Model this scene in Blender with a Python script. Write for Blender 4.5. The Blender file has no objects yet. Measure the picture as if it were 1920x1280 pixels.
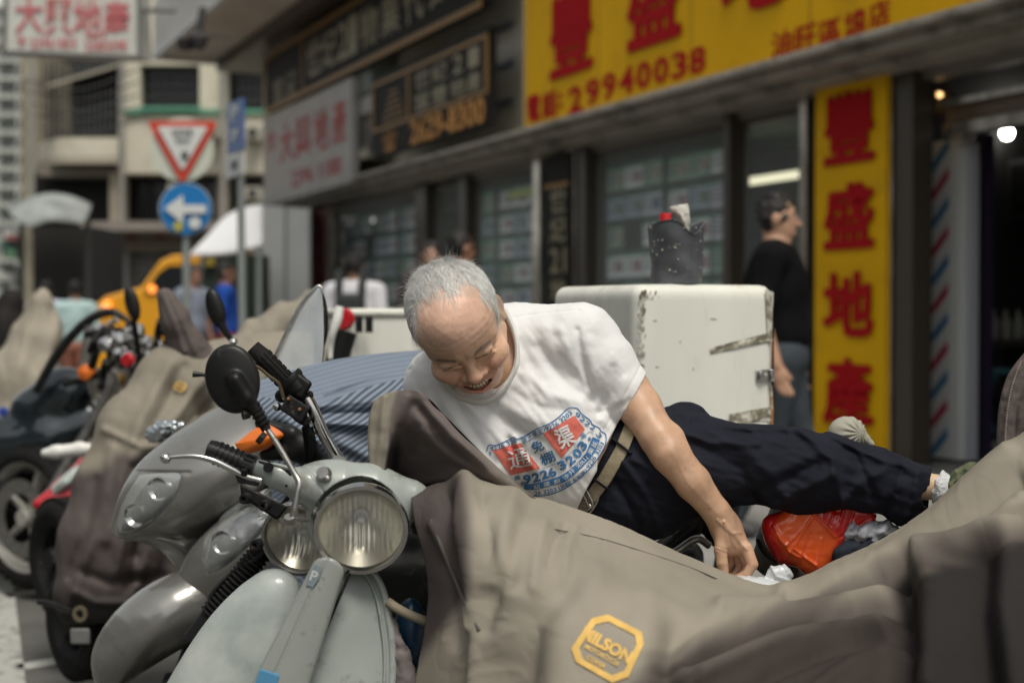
import bpy, bmesh, math, random
import numpy as np
from mathutils import Vector, Matrix
from mathutils.bvhtree import BVHTree

# ---------------------------------------------------------------- camera, light, exposure
scene = bpy.context.scene
COL = scene.collection
FPX = 2666.7                       # focal length in photo pixels (50 mm on a 36 mm sensor, 1920 px wide)
PITCH = math.radians(1.18)
CAMZ = 1.2
FOCUS = 2.42
cam_d = bpy.data.cameras.new('camera')
cam = bpy.data.objects.new('camera', cam_d)
COL.objects.link(cam)
cam.location = (0, 0, CAMZ)
cam.rotation_euler = (math.radians(90) - PITCH, 0, 0)
cam_d.lens = 50
cam_d.sensor_width = 36
cam_d.clip_start = 0.05
cam_d.clip_end = 400
cam_d.dof.use_dof = True
cam_d.dof.focus_distance = FOCUS
cam_d.dof.aperture_fstop = 2.8
cam_d.dof.aperture_blades = 9
scene.camera = cam

SUN_EL, SUN_AZ = math.radians(62), math.radians(160)      # az measured from +Y towards +X
world = bpy.data.worlds.new('World')
scene.world = world
world.use_nodes = True
wn = world.node_tree
bg = wn.nodes['Background']
sky = wn.nodes.new('ShaderNodeTexSky')
sky.sky_type = 'NISHITA'
sky.sun_disc = False
sky.sun_elevation = SUN_EL
sky.sun_rotation = SUN_AZ
sky.air_density = 1.0
sky.dust_density = 3.0
hsv = wn.nodes.new('ShaderNodeHueSaturation')
hsv.inputs['Saturation'].default_value = 0.22
wn.links.new(sky.outputs['Color'], hsv.inputs['Color'])
tint = wn.nodes.new('ShaderNodeMix'); tint.data_type = 'RGBA'; tint.blend_type = 'MULTIPLY'; tint.inputs[0].default_value = 1
tint.inputs[7].default_value = (1.0, .995, .95, 1)             # flat white overcast, a little warm
wn.links.new(hsv.outputs['Color'], tint.inputs[6]); wn.links.new(tint.outputs[2], bg.inputs['Color'])
bg.inputs['Strength'].default_value = 0.10
sun_d = bpy.data.lights.new('sun', 'SUN')
sun_d.energy = 1.5
sun_d.angle = math.radians(18)
sun_d.color = (1.0, 0.94, 0.84)
sun = bpy.data.objects.new('sun', sun_d)
COL.objects.link(sun)
_sd = Vector((math.sin(SUN_AZ) * math.cos(SUN_EL), math.cos(SUN_AZ) * math.cos(SUN_EL), math.sin(SUN_EL)))
sun.rotation_euler = _sd.to_track_quat('Z', 'Y').to_euler()
scene.view_settings.view_transform = 'Standard'
scene.view_settings.look = 'None'
scene.view_settings.exposure = 0.5
scene.view_settings.gamma = 1.0
scene.view_settings.use_curve_mapping = False
scene.render.engine = 'CYCLES'
scene.cycles.use_denoising = True
scene.cycles.max_bounces = 6
scene.cycles.transparent_max_bounces = 12
scene.cycles.caustics_reflective = False
scene.cycles.caustics_refractive = False
scene.cycles.sample_clamp_indirect = 6

# ---------------------------------------------------------------- placing
_cp, _sp = math.cos(PITCH), math.sin(PITCH)
def P(px, py, d):
    """photo pixel + distance along the view axis -> point in the street"""
    x = (px - 960) / FPX * d
    v = (640 - py) / FPX * d
    return np.array([x, d * _cp + v * _sp, CAMZ - d * _sp + v * _cp])
def PV(q, d0):
    """array of (px, py, z) with z in pixels of depth at d0 -> world"""
    q = np.asarray(q, float)
    d = d0 + q[:, 2] * d0 / FPX
    x = (q[:, 0] - 960) / FPX * d
    v = (640 - q[:, 1]) / FPX * d
    return np.stack([x, d * _cp + v * _sp, CAMZ - d * _sp + v * _cp], 1)
def ground_at(px, py, z=0.0):
    """where the pixel's ray meets height z"""
    a, b = P(px, py, 1.0), P(px, py, 2.0)
    t = (z - a[2]) / (b[2] - a[2])
    return a + (b - a) * t

# ---------------------------------------------------------------- tags
def tag(o, label=None, cat=None, group=None, kind=None):
    if label: o['label'] = label
    if cat: o['category'] = cat
    if group: o['group'] = group
    if kind: o['kind'] = kind
    return o
def thing(name, label, cat, loc=(0, 0, 0), group=None):
    o = bpy.data.objects.new(name, None)
    o.empty_display_size = 0.1
    COL.objects.link(o)
    o.location = tuple(float(c) for c in loc)
    return tag(o, label, cat, group)
def copy_tree(o, parent=None):
    c = o.copy()
    COL.objects.link(c)
    if parent is not None:
        c.parent = parent
        c.matrix_parent_inverse = o.matrix_parent_inverse.copy()
    for ch in [x for x in KIDS.get(o.name, [])]:
        k = copy_tree(ch, c)
        KIDS.setdefault(c.name, []).append(k)
    return c
KIDS = {}
def org(o):
    v = Vector((0, 0, 0))
    while o is not None:
        v = v + o.location
        o = o.parent
    return v
def link(name, verts, faces, mat, parent=None, smooth=True, local=False, sharp=40, kind=None, bevel=0, cols=None, matrix=None):
    """mesh object from world-space vertices (made local to its parent's origin)"""
    me = bpy.data.meshes.new(name)
    verts = np.asarray(verts, float).reshape(-1, 3)
    off = np.zeros(3)
    if parent is not None and not local:
        off = np.array(org(parent))
    loc = np.zeros(3)
    if parent is None and not local and len(verts):
        loc = np.array([(verts[:, 0].min() + verts[:, 0].max()) / 2, (verts[:, 1].min() + verts[:, 1].max()) / 2, verts[:, 2].min()])
        off = loc
    vv = verts - off
    if isinstance(faces, np.ndarray) and faces.ndim == 2:
        n = faces.shape[1]
        me.vertices.add(len(vv)); me.vertices.foreach_set('co', vv.astype(np.float32).ravel())
        me.loops.add(faces.size); me.loops.foreach_set('vertex_index', faces.astype(np.int32).ravel())
        me.polygons.add(len(faces)); me.polygons.foreach_set('loop_start', np.arange(0, faces.size, n, dtype=np.int32))
        me.update(calc_edges=True)
    else:
        me.from_pydata(vv.tolist(), [], [list(map(int, f)) for f in faces])
        me.update()
    if smooth:
        me.shade_smooth()
        if sharp and len(me.polygons) < 60000:
            me.set_sharp_from_angle(angle=math.radians(sharp))
    o = bpy.data.objects.new(name, me)
    COL.objects.link(o)
    if mat is not None:
        for m in (mat if isinstance(mat, (list, tuple)) else [mat]): me.materials.append(m)
    if parent is not None:
        o.parent = parent
        KIDS.setdefault(parent.name, []).append(o)
    else:
        o.location = loc
    if cols is not None:
        a = me.color_attributes.new('Col', 'FLOAT_COLOR', 'POINT')
        c4 = np.ones((len(vv), 4), np.float32); c4[:, :3] = cols
        a.data.foreach_set('color', c4.ravel())
    if kind: o['kind'] = kind
    if bevel:
        b = o.modifiers.new('bevel', 'BEVEL'); b.width = bevel; b.segments = 2; b.limit_method = 'ANGLE'
    return o

# ---------------------------------------------------------------- numpy noise
_rs = np.random.RandomState(7)
_perm = _rs.permutation(256).astype(np.int64)
_val = _rs.uniform(-1, 1, 256)
def vnoise(p):
    p = np.asarray(p, float)
    i = np.floor(p).astype(np.int64); f = p - i; f = f * f * (3 - 2 * f)
    def h(dx, dy, dz):
        return _val[_perm[(_perm[(_perm[(i[:, 0] + dx) & 255] + i[:, 1] + dy) & 255] + i[:, 2] + dz) & 255]]
    r = 0
    for dx in (0, 1):
        for dy in (0, 1):
            for dz in (0, 1):
                w = (f[:, 0] if dx else 1 - f[:, 0]) * (f[:, 1] if dy else 1 - f[:, 1]) * (f[:, 2] if dz else 1 - f[:, 2])
                r = r + w * h(dx, dy, dz)
    return r
def fbm(p, o=3):
    p = np.asarray(p, float); s = 0; a = 1.0
    for k in range(o):
        s = s + a * vnoise(p * 2 ** k + 17 * k); a *= .5
    return s

# ---------------------------------------------------------------- signed distance shapes
def _n(v): return np.asarray(v, float)
def s_sph(p, c, r): return np.linalg.norm(p - _n(c), axis=1) - r
def s_ell(p, c, r, R=None):
    q = p - _n(c)
    if R is not None: q = q @ R
    r = _n(r)
    k0 = np.linalg.norm(q / r, axis=1); k1 = np.linalg.norm(q / (r * r), axis=1)
    return k0 * (k0 - 1) / np.maximum(k1, 1e-6)
def s_cap(p, a, b, ra, rb=None):
    rb = ra if rb is None else rb
    a = _n(a); b = _n(b); ab = b - a
    t = np.clip(((p - a) @ ab) / (ab @ ab), 0, 1)
    return np.linalg.norm(p - a - t[:, None] * ab, axis=1) - (ra + (rb - ra) * t)
def s_chain(p, pts, k=0):
    d = None
    for (a, ra), (b, rb) in zip(pts[:-1], pts[1:]):
        e = s_cap(p, a, b, ra, rb)
        d = e if d is None else (smin(d, e, k) if k else np.minimum(d, e))
    return d
def s_box(p, c, h, R=None, r=0):
    q = p - _n(c)
    if R is not None: q = q @ R
    q = np.abs(q) - (_n(h) - r)
    return np.linalg.norm(np.maximum(q, 0), axis=1) + np.minimum(q.max(1), 0) - r
def s_cyl(p, a, b, r, rnd=0):
    a = _n(a); b = _n(b); ab = b - a; L = np.linalg.norm(ab); u = ab / L
    t = (p - a) @ u
    rad = np.linalg.norm(p - a - t[:, None] * u, axis=1)
    dx = rad - r + rnd; dy = np.abs(t - L / 2) - L / 2 + rnd
    return np.minimum(np.maximum(dx, dy), 0) + np.hypot(np.maximum(dx, 0), np.maximum(dy, 0)) - rnd
def s_smooth(p, pts, n=14):
    q = np.array([(*c, r) for c, r in pts], float); q = crom(q, n)
    return s_chain(p, [(c[:3], c[3] * .95) for c in q], 26)
def smin(a, b, k):
    h = np.maximum(k - np.abs(a - b), 0) / k
    return np.minimum(a, b) - h * h * k * .25
def smax(a, b, k): return -smin(-a, -b, k)
def seg2(p, a, b):
    """2-D distance (x, y) to a segment and the position along it"""
    a = _n(a)[:2]; b = _n(b)[:2]; ab = b - a; q = p[:, :2]
    t = np.clip(((q - a) @ ab) / (ab @ ab), 0, 1)
    return np.linalg.norm(q - a - t[:, None] * ab, axis=1), t
def poly2(p, pts):
    d = None
    for a, b in zip(pts[:-1], pts[1:]):
        e, _ = seg2(p, a, b); d = e if d is None else np.minimum(d, e)
    return d
def ridge(p, pts, w, amp):
    d = poly2(p, pts)
    return amp * np.exp(-(d / w) ** 2)

def nets(F, lo, hi, h, B=6):
    lo = _n(lo); hi = _n(hi)
    n = (np.ceil((hi - lo) / h / B).astype(int)) * B
    nb = n // B
    g = np.stack(np.meshgrid(*[lo[a] + (np.arange(nb[a]) + .5) * B * h for a in range(3)], indexing='ij'), -1).reshape(-1, 3)
    dc = F(g)
    act = (np.abs(dc) < B * h * 1.25).reshape(nb)
    sgn = np.where(dc < 0, -1e3, 1e3).reshape(nb)
    vol = np.repeat(np.repeat(np.repeat(sgn, B, 0), B, 1), B, 2).astype(np.float32)
    m = np.repeat(np.repeat(np.repeat(act, B, 0), B, 1), B, 2)
    idx = np.argwhere(m)
    out = np.empty(len(idx), np.float32)
    for s in range(0, len(idx), 400000):
        out[s:s + 400000] = F(lo + idx[s:s + 400000] * h)
    vol[m] = out
    s = vol < 0
    c = s[:-1, :-1, :-1].astype(np.int8)
    tot = sum(s[i:s.shape[0] - 1 + i, j:s.shape[1] - 1 + j, k:s.shape[2] - 1 + k].astype(np.int8) for i in (0, 1) for j in (0, 1) for k in (0, 1))
    cells = np.argwhere((tot > 0) & (tot < 8))
    acc = np.zeros((len(cells), 3)); cnt = np.zeros(len(cells))
    cor = [(i, j, k) for i in (0, 1) for j in (0, 1) for k in (0, 1)]
    for a in cor:
        for ax in range(3):
            if a[ax]: continue
            b = list(a); b[ax] = 1
            va = vol[tuple((cells + a).T)]; vb = vol[tuple((cells + b).T)]
            x = (va < 0) != (vb < 0)
            t = np.where(x, va / np.where(x, va - vb, 1), 0)
            pt = np.tile(_n(a), (len(cells), 1)); pt[:, ax] = t
            acc[x] += pt[x]; cnt[x] += 1
    V = lo + (cells + acc / cnt[:, None]) * h
    vid = np.full(vol.shape, -1, np.int32)
    vid[tuple(cells.T)] = np.arange(len(cells))
    Fs = []
    for ax in range(3):
        o1, o2 = [(1, 2), (2, 0), (0, 1)][ax]
        sl0 = [slice(None)] * 3; sl1 = [slice(None)] * 3
        sl0[ax] = slice(0, -1); sl1[ax] = slice(1, None)
        e = np.argwhere(s[tuple(sl0)] != s[tuple(sl1)])
        e = e[(e[:, o1] > 0) & (e[:, o2] > 0)]
        d1 = np.zeros(3, int); d1[o1] = 1; d2 = np.zeros(3, int); d2[o2] = 1
        q = np.stack([vid[tuple(e.T)], vid[tuple((e - d1).T)], vid[tuple((e - d1 - d2).T)], vid[tuple((e - d2).T)]], 1)
        inside = s[tuple(e.T)]
        q = np.where(inside[:, None], q, q[:, ::-1])
        Fs.append(q[(q >= 0).all(1)])
    return V, np.concatenate(Fs)
def flipf(F): return F[:, ::-1]
def sdf_px(name, F, lo, hi, h, d0, mat, parent=None, colf=None, **kw):
    """signed distance shape in the (px, py, depth-px) space at distance d0"""
    V, Q = nets(F, lo, hi, h)
    cols = colf(V) if colf else None
    return link(name, PV(V, d0), Q, mat, parent, cols=cols, sharp=None, **kw)

# ---------------------------------------------------------------- splines and lofts
def crom(pts, n):
    pts = np.asarray(pts, float); m = len(pts)
    t = np.linspace(0, m - 1, n); i = np.minimum(t.astype(int), m - 2); f = (t - i)[:, None]
    sh = (slice(None),) + (None,) * (pts.ndim - 2)
    f = (t - i).reshape((-1,) + (1,) * (pts.ndim - 1))
    p0 = np.where((i == 0).reshape(f.shape), 2 * pts[0] - pts[1], pts[np.maximum(i - 1, 0)])
    p3 = np.where((i == m - 2).reshape(f.shape), 2 * pts[-1] - pts[-2], pts[np.minimum(i + 2, m - 1)])
    p1 = pts[i]; p2 = pts[i + 1]
    return .5 * (2 * p1 + (p2 - p0) * f + (2 * p0 - 5 * p1 + 4 * p2 - p3) * f ** 2 + (3 * p1 - p0 - 3 * p2 + p3) * f ** 3)
def grid_faces(n, m, wrap=False):
    i, j = np.meshgrid(np.arange(n - 1), np.arange(m if wrap else m - 1), indexing='ij')
    j2 = (j + 1) % m
    return np.stack([i * m + j, (i + 1) * m + j, (i + 1) * m + j2, i * m + j2], -1).reshape(-1, 4)
def surf(ctrl, n, m):
    """control grid (a, b, 3) -> smooth (n, m, 3)"""
    g = crom(np.asarray(ctrl, float), n)
    return np.swapaxes(crom(np.swapaxes(g, 0, 1), m), 0, 1)

class MB:
    """collects simple shapes into one mesh"""
    def __init__(s): s.v = []; s.f = []; s.n = 0
    def add(s, v, f):
        v = np.asarray(v, float).reshape(-1, 3)
        s.v.append(v); s.f += [tuple(int(i) + s.n for i in q) for q in f]; s.n += len(v)
        return s
    def box(s, c, size, R=None):
        h = np.asarray(size, float) / 2
        v = np.array([(x, y, z) for x in (-1, 1) for y in (-1, 1) for z in (-1, 1)]) * h
        if R is not None: v = v @ np.asarray(R).T
        return s.add(v + _n(c), [(0, 1, 3, 2), (4, 6, 7, 5), (0, 4, 5, 1), (2, 3, 7, 6), (0, 2, 6, 4), (1, 5, 7, 3)])
    def corners(s, v8):
        return s.add(v8, [(0, 1, 3, 2), (4, 6, 7, 5), (0, 4, 5, 1), (2, 3, 7, 6), (0, 2, 6, 4), (1, 5, 7, 3)])
    def tube(s, pts, r, seg=12, smooth=0, flat=1.0):
        pts = np.asarray(pts, float)
        r = np.asarray(r, float) * np.ones(len(pts))
        if smooth:
            pts = crom(pts, smooth); r = crom(r[:, None], smooth)[:, 0]
        n = len(pts)
        tan = np.gradient(pts, axis=0); tan /= np.linalg.norm(tan, axis=1)[:, None] + 1e-12
        u = np.cross(tan[0], [0.12, 0.3, 1]); u /= np.linalg.norm(u)
        rings = []
        a = np.linspace(0, 2 * np.pi, seg, endpoint=False)
        for i in range(n):
            u = u - tan[i] * (u @ tan[i]); u /= np.linalg.norm(u)
            w = np.cross(tan[i], u)
            rings.append(pts[i] + r[i] * (np.cos(a)[:, None] * u + flat * np.sin(a)[:, None] * w))
        v = np.concatenate(rings + [pts[:1], pts[-1:]])
        f = [tuple(q) for q in grid_faces(n, seg, True)[:, ::-1]]
        c0 = n * seg; c1 = c0 + 1
        for j in range(seg):
            f.append((j, (j + 1) % seg, c0)); f.append(((n - 1) * seg + (j + 1) % seg, (n - 1) * seg + j, c1))
        return s.add(v, f)
    def lathe(s, prof, c, ax, seg=32, ref=None):
        """profile of (radius, height) turned round an axis"""
        ax = _n(ax) / np.linalg.norm(ax)
        ref = _n(ref) if ref is not None else (np.array([0, 0, 1.]) if abs(ax[2]) < .9 else np.array([1., 0, 0]))
        u = np.cross(ref, ax); u /= np.linalg.norm(u); w = np.cross(ax, u)
        a = np.linspace(0, 2 * np.pi, seg, endpoint=False)
        rows = [_n(c) + ax * h + max(r, 1e-5) * (np.cos(a)[:, None] * u + np.sin(a)[:, None] * w) for r, h in prof]
        return s.add(np.concatenate(rows), grid_faces(len(prof), seg, True)[:, ::-1])
    def grid(s, g, wrap=False, flip=False):
        g = np.asarray(g, float); f = grid_faces(g.shape[0], g.shape[1], wrap)
        return s.add(g.reshape(-1, 3), f[:, ::-1] if flip else f)
    def prism(s, poly, a, b):
        """polygon (n,3) given at two places a and b (two lists of points) closed into a solid"""
        n = len(a)
        f = [tuple(range(n))[::-1], tuple(range(n, 2 * n))] + [(i, (i + 1) % n, n + (i + 1) % n, n + i) for i in range(n)]
        return s.add(list(a) + list(b), f)
    def build(s, name, mat, parent=None, **kw):
        return link(name, np.concatenate(s.v), s.f, mat, parent, **kw)
def extr(pts, off):
    """solid from outline pts pushed along off"""
    pts = np.asarray(pts, float)
    return MB().prism(None, pts, pts + _n(off))

# ---------------------------------------------------------------- materials
def mat(name, col, rough=.6, metal=0, var=0, vscale=8, bump=0, bscale=60, spec=.5, dirt=None, dscale=5, dlow=.5, dhigh=.62, coat=0, trans=0, ior=1.45, emit=0, attr=False, sheen=0, stretch=None, alpha=1, sss=0, rvar=0, bdist=.002, kind='noise'):
    m = bpy.data.materials.new(name); m.use_nodes = True
    nt = m.node_tree; b = nt.nodes['Principled BSDF']; L = nt.links.new
    b.inputs['Roughness'].default_value = rough; b.inputs['Metallic'].default_value = metal
    b.inputs['Specular IOR Level'].default_value = spec; b.inputs['Coat Weight'].default_value = coat
    b.inputs['Coat Roughness'].default_value = .08
    b.inputs['Transmission Weight'].default_value = trans; b.inputs['IOR'].default_value = ior
    b.inputs['Sheen Weight'].default_value = sheen; b.inputs['Alpha'].default_value = alpha
    if sss:
        b.inputs['Subsurface Weight'].default_value = sss; b.inputs['Subsurface Radius'].default_value = (1, .35, .2); b.inputs['Subsurface Scale'].default_value = .006
    tc = nt.nodes.new('ShaderNodeTexCoord'); co = tc.outputs['Object']
    if stretch:
        mp = nt.nodes.new('ShaderNodeMapping'); mp.inputs['Scale'].default_value = stretch; L(co, mp.inputs[0]); co = mp.outputs[0]
    src = None
    if attr:
        at = nt.nodes.new('ShaderNodeVertexColor'); at.layer_name = 'Col'; src = at.outputs[0]
    else:
        r = nt.nodes.new('ShaderNodeRGB'); r.outputs[0].default_value = (*col, 1); src = r.outputs[0]
    if var:
        n = nt.nodes.new('ShaderNodeTexNoise'); n.inputs['Scale'].default_value = vscale; n.inputs['Detail'].default_value = 6; L(co, n.inputs['Vector'])
        mr = nt.nodes.new('ShaderNodeMapRange'); mr.inputs[1].default_value = .3; mr.inputs[2].default_value = .7
        mr.inputs[3].default_value = 1 - var; mr.inputs[4].default_value = 1 + var; L(n.outputs['Fac'], mr.inputs[0])
        mx = nt.nodes.new('ShaderNodeMix'); mx.data_type = 'RGBA'; mx.blend_type = 'MULTIPLY'; mx.inputs[0].default_value = 1
        L(src, mx.inputs[6]); cb = nt.nodes.new('ShaderNodeCombineColor')
        for i in range(3): L(mr.outputs[0], cb.inputs[i])
        L(cb.outputs[0], mx.inputs[7]); src = mx.outputs[2]
        if rvar:
            m2 = nt.nodes.new('ShaderNodeMapRange'); m2.inputs[1].default_value = .3; m2.inputs[2].default_value = .7
            m2.inputs[3].default_value = max(.02, rough - rvar); m2.inputs[4].default_value = min(1, rough + rvar); L(n.outputs['Fac'], m2.inputs[0]); L(m2.outputs[0], b.inputs['Roughness'])
    if dirt:
        n = nt.nodes.new('ShaderNodeTexNoise'); n.inputs['Scale'].default_value = dscale; n.inputs['Detail'].default_value = 9; n.inputs['Roughness'].default_value = .68; L(co, n.inputs['Vector'])
        mr = nt.nodes.new('ShaderNodeMapRange'); mr.inputs[1].default_value = dlow; mr.inputs[2].default_value = dhigh; L(n.outputs['Fac'], mr.inputs[0])
        mx = nt.nodes.new('ShaderNodeMix'); mx.data_type = 'RGBA'; L(mr.outputs[0], mx.inputs[0]); L(src, mx.inputs[6]); mx.inputs[7].default_value = (*dirt, 1); src = mx.outputs[2]
    L(src, b.inputs['Base Color'])
    if emit:
        b.inputs['Emission Color'].default_value = (*col, 1); b.inputs['Emission Strength'].default_value = emit
    if bump:
        if kind == 'weave':
            n = nt.nodes.new('ShaderNodeTexWave'); n.inputs['Scale'].default_value = bscale; n.inputs['Distortion'].default_value = .6
            o_ = n.outputs['Fac']
        else:
            n = nt.nodes.new('ShaderNodeTexNoise'); n.inputs['Scale'].default_value = bscale; n.inputs['Detail'].default_value = 5; o_ = n.outputs['Fac']
        L(co, n.inputs['Vector'])
        bp = nt.nodes.new('ShaderNodeBump'); bp.inputs['Strength'].default_value = bump; bp.inputs['Distance'].default_value = bdist; L(o_, bp.inputs['Height']); L(bp.outputs[0], b.inputs['Normal'])
    return m

# ---------------------------------------------------------------- lettering (flat print and sign letters)
_tc = {}
def text_geo(body, bold=0.0, depth=0.0, res=3, space=1.0):
    """letters as a mesh, height about 1, returned centred with its width"""
    k = (body, bold, depth, res, space)
    if k in _tc: return _tc[k]
    c = bpy.data.curves.new('lettering', 'FONT'); c.body = body; c.size = 1; c.offset = bold; c.extrude = depth; c.resolution_u = res; c.space_character = space
    o = bpy.data.objects.new('lettering', c); COL.objects.link(o)
    dg = bpy.context.evaluated_depsgraph_get(); dg.update()
    me = bpy.data.meshes.new_from_object(o.evaluated_get(dg))
    v = np.empty(len(me.vertices) * 3, np.float32); me.vertices.foreach_get('co', v); v = v.reshape(-1, 3).astype(float)
    f = [tuple(p.vertices) for p in me.polygons]
    bpy.data.objects.remove(o); bpy.data.curves.remove(c); bpy.data.meshes.remove(me)
    lo, hi = v.min(0), v.max(0)
    v[:, :2] -= (lo[:2] + hi[:2]) / 2
    _tc[k] = (v, f, (hi - lo)[:2])
    return _tc[k]
def letters(mb, body, o, ux, uy, w=None, h=None, bold=0.0, depth=0.0, space=1.0, res=3):
    """place lettering centred on o; ux, uy unit vectors; fitted to w x h metres"""
    v, f, sz = text_geo(body, bold, 0.0, res, space)
    sy = h / sz[1] if h else w / sz[0]; sx = w / sz[0] if w else sy
    q = _n(o) + v[:, :1] * sx * _n(ux) + v[:, 1:2] * sy * _n(uy)
    mb.add(q, f)
    return mb
# ================================================================ parked motorbikes and scooters
M_rubber = mat('black_rubber', (.011, .011, .011), rough=.8, spec=.2, bump=.3, bscale=90, dirt=(.04, .037, .034), dscale=12, dlow=.55, dhigh=.75)
M_blackpl = mat('black_plastic', (.009, .009, .009), rough=.4, spec=.35, dirt=(.06, .055, .05), dscale=30, dlow=.58, dhigh=.75)
M_blackmat = mat('matt_black_metal', (.010, .010, .011), rough=.6, spec=.3, dirt=(.10, .07, .05), dscale=45, dlow=.6, dhigh=.7)
M_chrome = mat('chrome', (.62, .61, .59), rough=.16, metal=1, var=.12, vscale=40, rvar=.08)
M_alu = mat('worn_aluminium', (.42, .41, .39), rough=.42, metal=1, var=.25, vscale=40, dirt=(.12, .10, .08), dscale=60, dlow=.58, dhigh=.7)
M_greenpaint = mat('grey_green_scooter_paint', (.33, .36, .335), rough=.33, coat=.3, var=.12, vscale=9, dirt=(.20, .20, .18), dscale=19, dlow=.55, dhigh=.68, bump=.05, bscale=12)
M_fender = mat('chalky_green_fender_paint', (.30, .34, .32), rough=.3, coat=.4, var=.25, vscale=6, dirt=(.46, .48, .45), dscale=5, dlow=.46, dhigh=.66, rvar=.12)
M_silver = mat('silver_scooter_paint', (.30, .295, .275), rough=.26, metal=.65, coat=.4, var=.10, vscale=7, dirt=(.15, .14, .12), dscale=9, dlow=.56, dhigh=.74)
M_hornpl = mat('grey_horn_cover_paint', (.27, .285, .265), rough=.34, coat=.25, var=.08, vscale=9, dirt=(.15, .15, .14), dscale=35, dlow=.6, dhigh=.7)
M_glass = mat('clear_lens_glass', (.62, .62, .57), rough=.15, alpha=.16, spec=.6)
M_refl = mat('lamp_reflector', (.66, .63, .53), rough=.3, metal=.9, dirt=(.26, .21, .14), dscale=16, dlow=.52, dhigh=.72)
M_orange = mat('orange_indicator_lens', (.75, .17, .015), rough=.15, coat=.8)
M_redpaint = mat('red_scooter_paint', (.45, .012, .02), rough=.22, coat=.8)
M_blackpaint = mat('glossy_black_paint', (.012, .013, .016), rough=.1, coat=1)
M_yellowpaint = mat('yellow_van_paint', (.78, .38, .02), rough=.35, coat=.4)
M_whitepl = mat('white_plastic', (.72, .72, .68), rough=.4, dirt=(.4, .38, .32), dscale=12, dlow=.6, dhigh=.8)
M_smoke = mat('scuffed_windscreen_acrylic', (.62, .66, .68), rough=.2, alpha=.5, spec=.8, var=.1, vscale=20)
M_rust = mat('rusty_screw', (.22, .09, .04), rough=.9, var=.3, vscale=80)
M_bronze = mat('tarnished_lever', (.30, .23, .15), rough=.38, metal=.9, var=.2, vscale=60)

def vec(a, b): v = np.asarray(b, float) - np.asarray(a, float); return v / np.linalg.norm(v)
def px_len(n, d): return n * d / FPX
def frame(ax):
    ax = _n(ax) / np.linalg.norm(ax); u = np.cross([0, 0, 1.], ax); u /= np.linalg.norm(u); return ax, u, np.cross(ax, u)

def lamp(parent, c, ax, r, name='headlight', ribs=26, depth=.06, rim=None, shell=None):
    """round headlamp: shell, chrome rim, silvered bowl, bulb and fluted glass; ax points out of the lamp"""
    ax, u, w = frame(ax); c = _n(c)
    rim = rim or M_chrome
    gb = []
    for k in range(22):
        t = 1 - k / 21; row = []
        for j in range(120):
            a = 2 * math.pi * j / 120; x = r * .985 * t * math.cos(a); y = r * .985 * t * math.sin(a)
            row.append(c + u * x + w * y + ax * (-.003 - depth * (1 - t * t) + (.0009 * math.sin(x / r * ribs * 1.5) if t < .93 and abs(y) < r * .7 else 0)))
        gb.append(row)
    MB().grid(np.array(gb), wrap=True).build('%s_bowl' % name, M_refl, parent, sharp=None)
    MB().lathe([(r * .97, -.012), (r * 1.06, -.014), (r * 1.10, -.002), (r * 1.07, .008), (r * .985, .0085), (r * .96, .004), (r * .97, -.012)], c, ax, 56, w).build('%s_rim' % name, rim, parent)
    n = 64; g = []
    for k in range(13):
        t = k / 12; rr = r * .975 * t
        row = []
        for j in range(n):
            a = 2 * math.pi * j / n; x = rr * math.cos(a); y = rr * math.sin(a)
            z = .014 * (1 - t * t) + .0017 * math.sin(x / r * ribs) * (1 if abs(y) < r * .72 else .3) * (t < .97)
            row.append(c + u * x + w * y + ax * (z + .0015))
        g.append(row)
    MB().grid(np.array(g), wrap=True, flip=True).build('%s_glass' % name, M_glass, parent, sharp=None)
    MB().lathe([(0, .018), (.006, .014), (.008, .004), (.008, -.004), (.012, -.008), (.012, -.022)], c - ax * depth * .8, ax, 14, w).build('%s_bulb' % name, M_whitepl, parent)
    if shell is not None:
        MB().lathe([(r * 1.07, -.012), (r * 1.04, -depth * .5), (r * .85, -depth * 1.0), (r * .5, -depth * 1.4), (0, -depth * 1.5)], c, ax, 40, w).build('%s_shell' % name, shell, parent)

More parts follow.
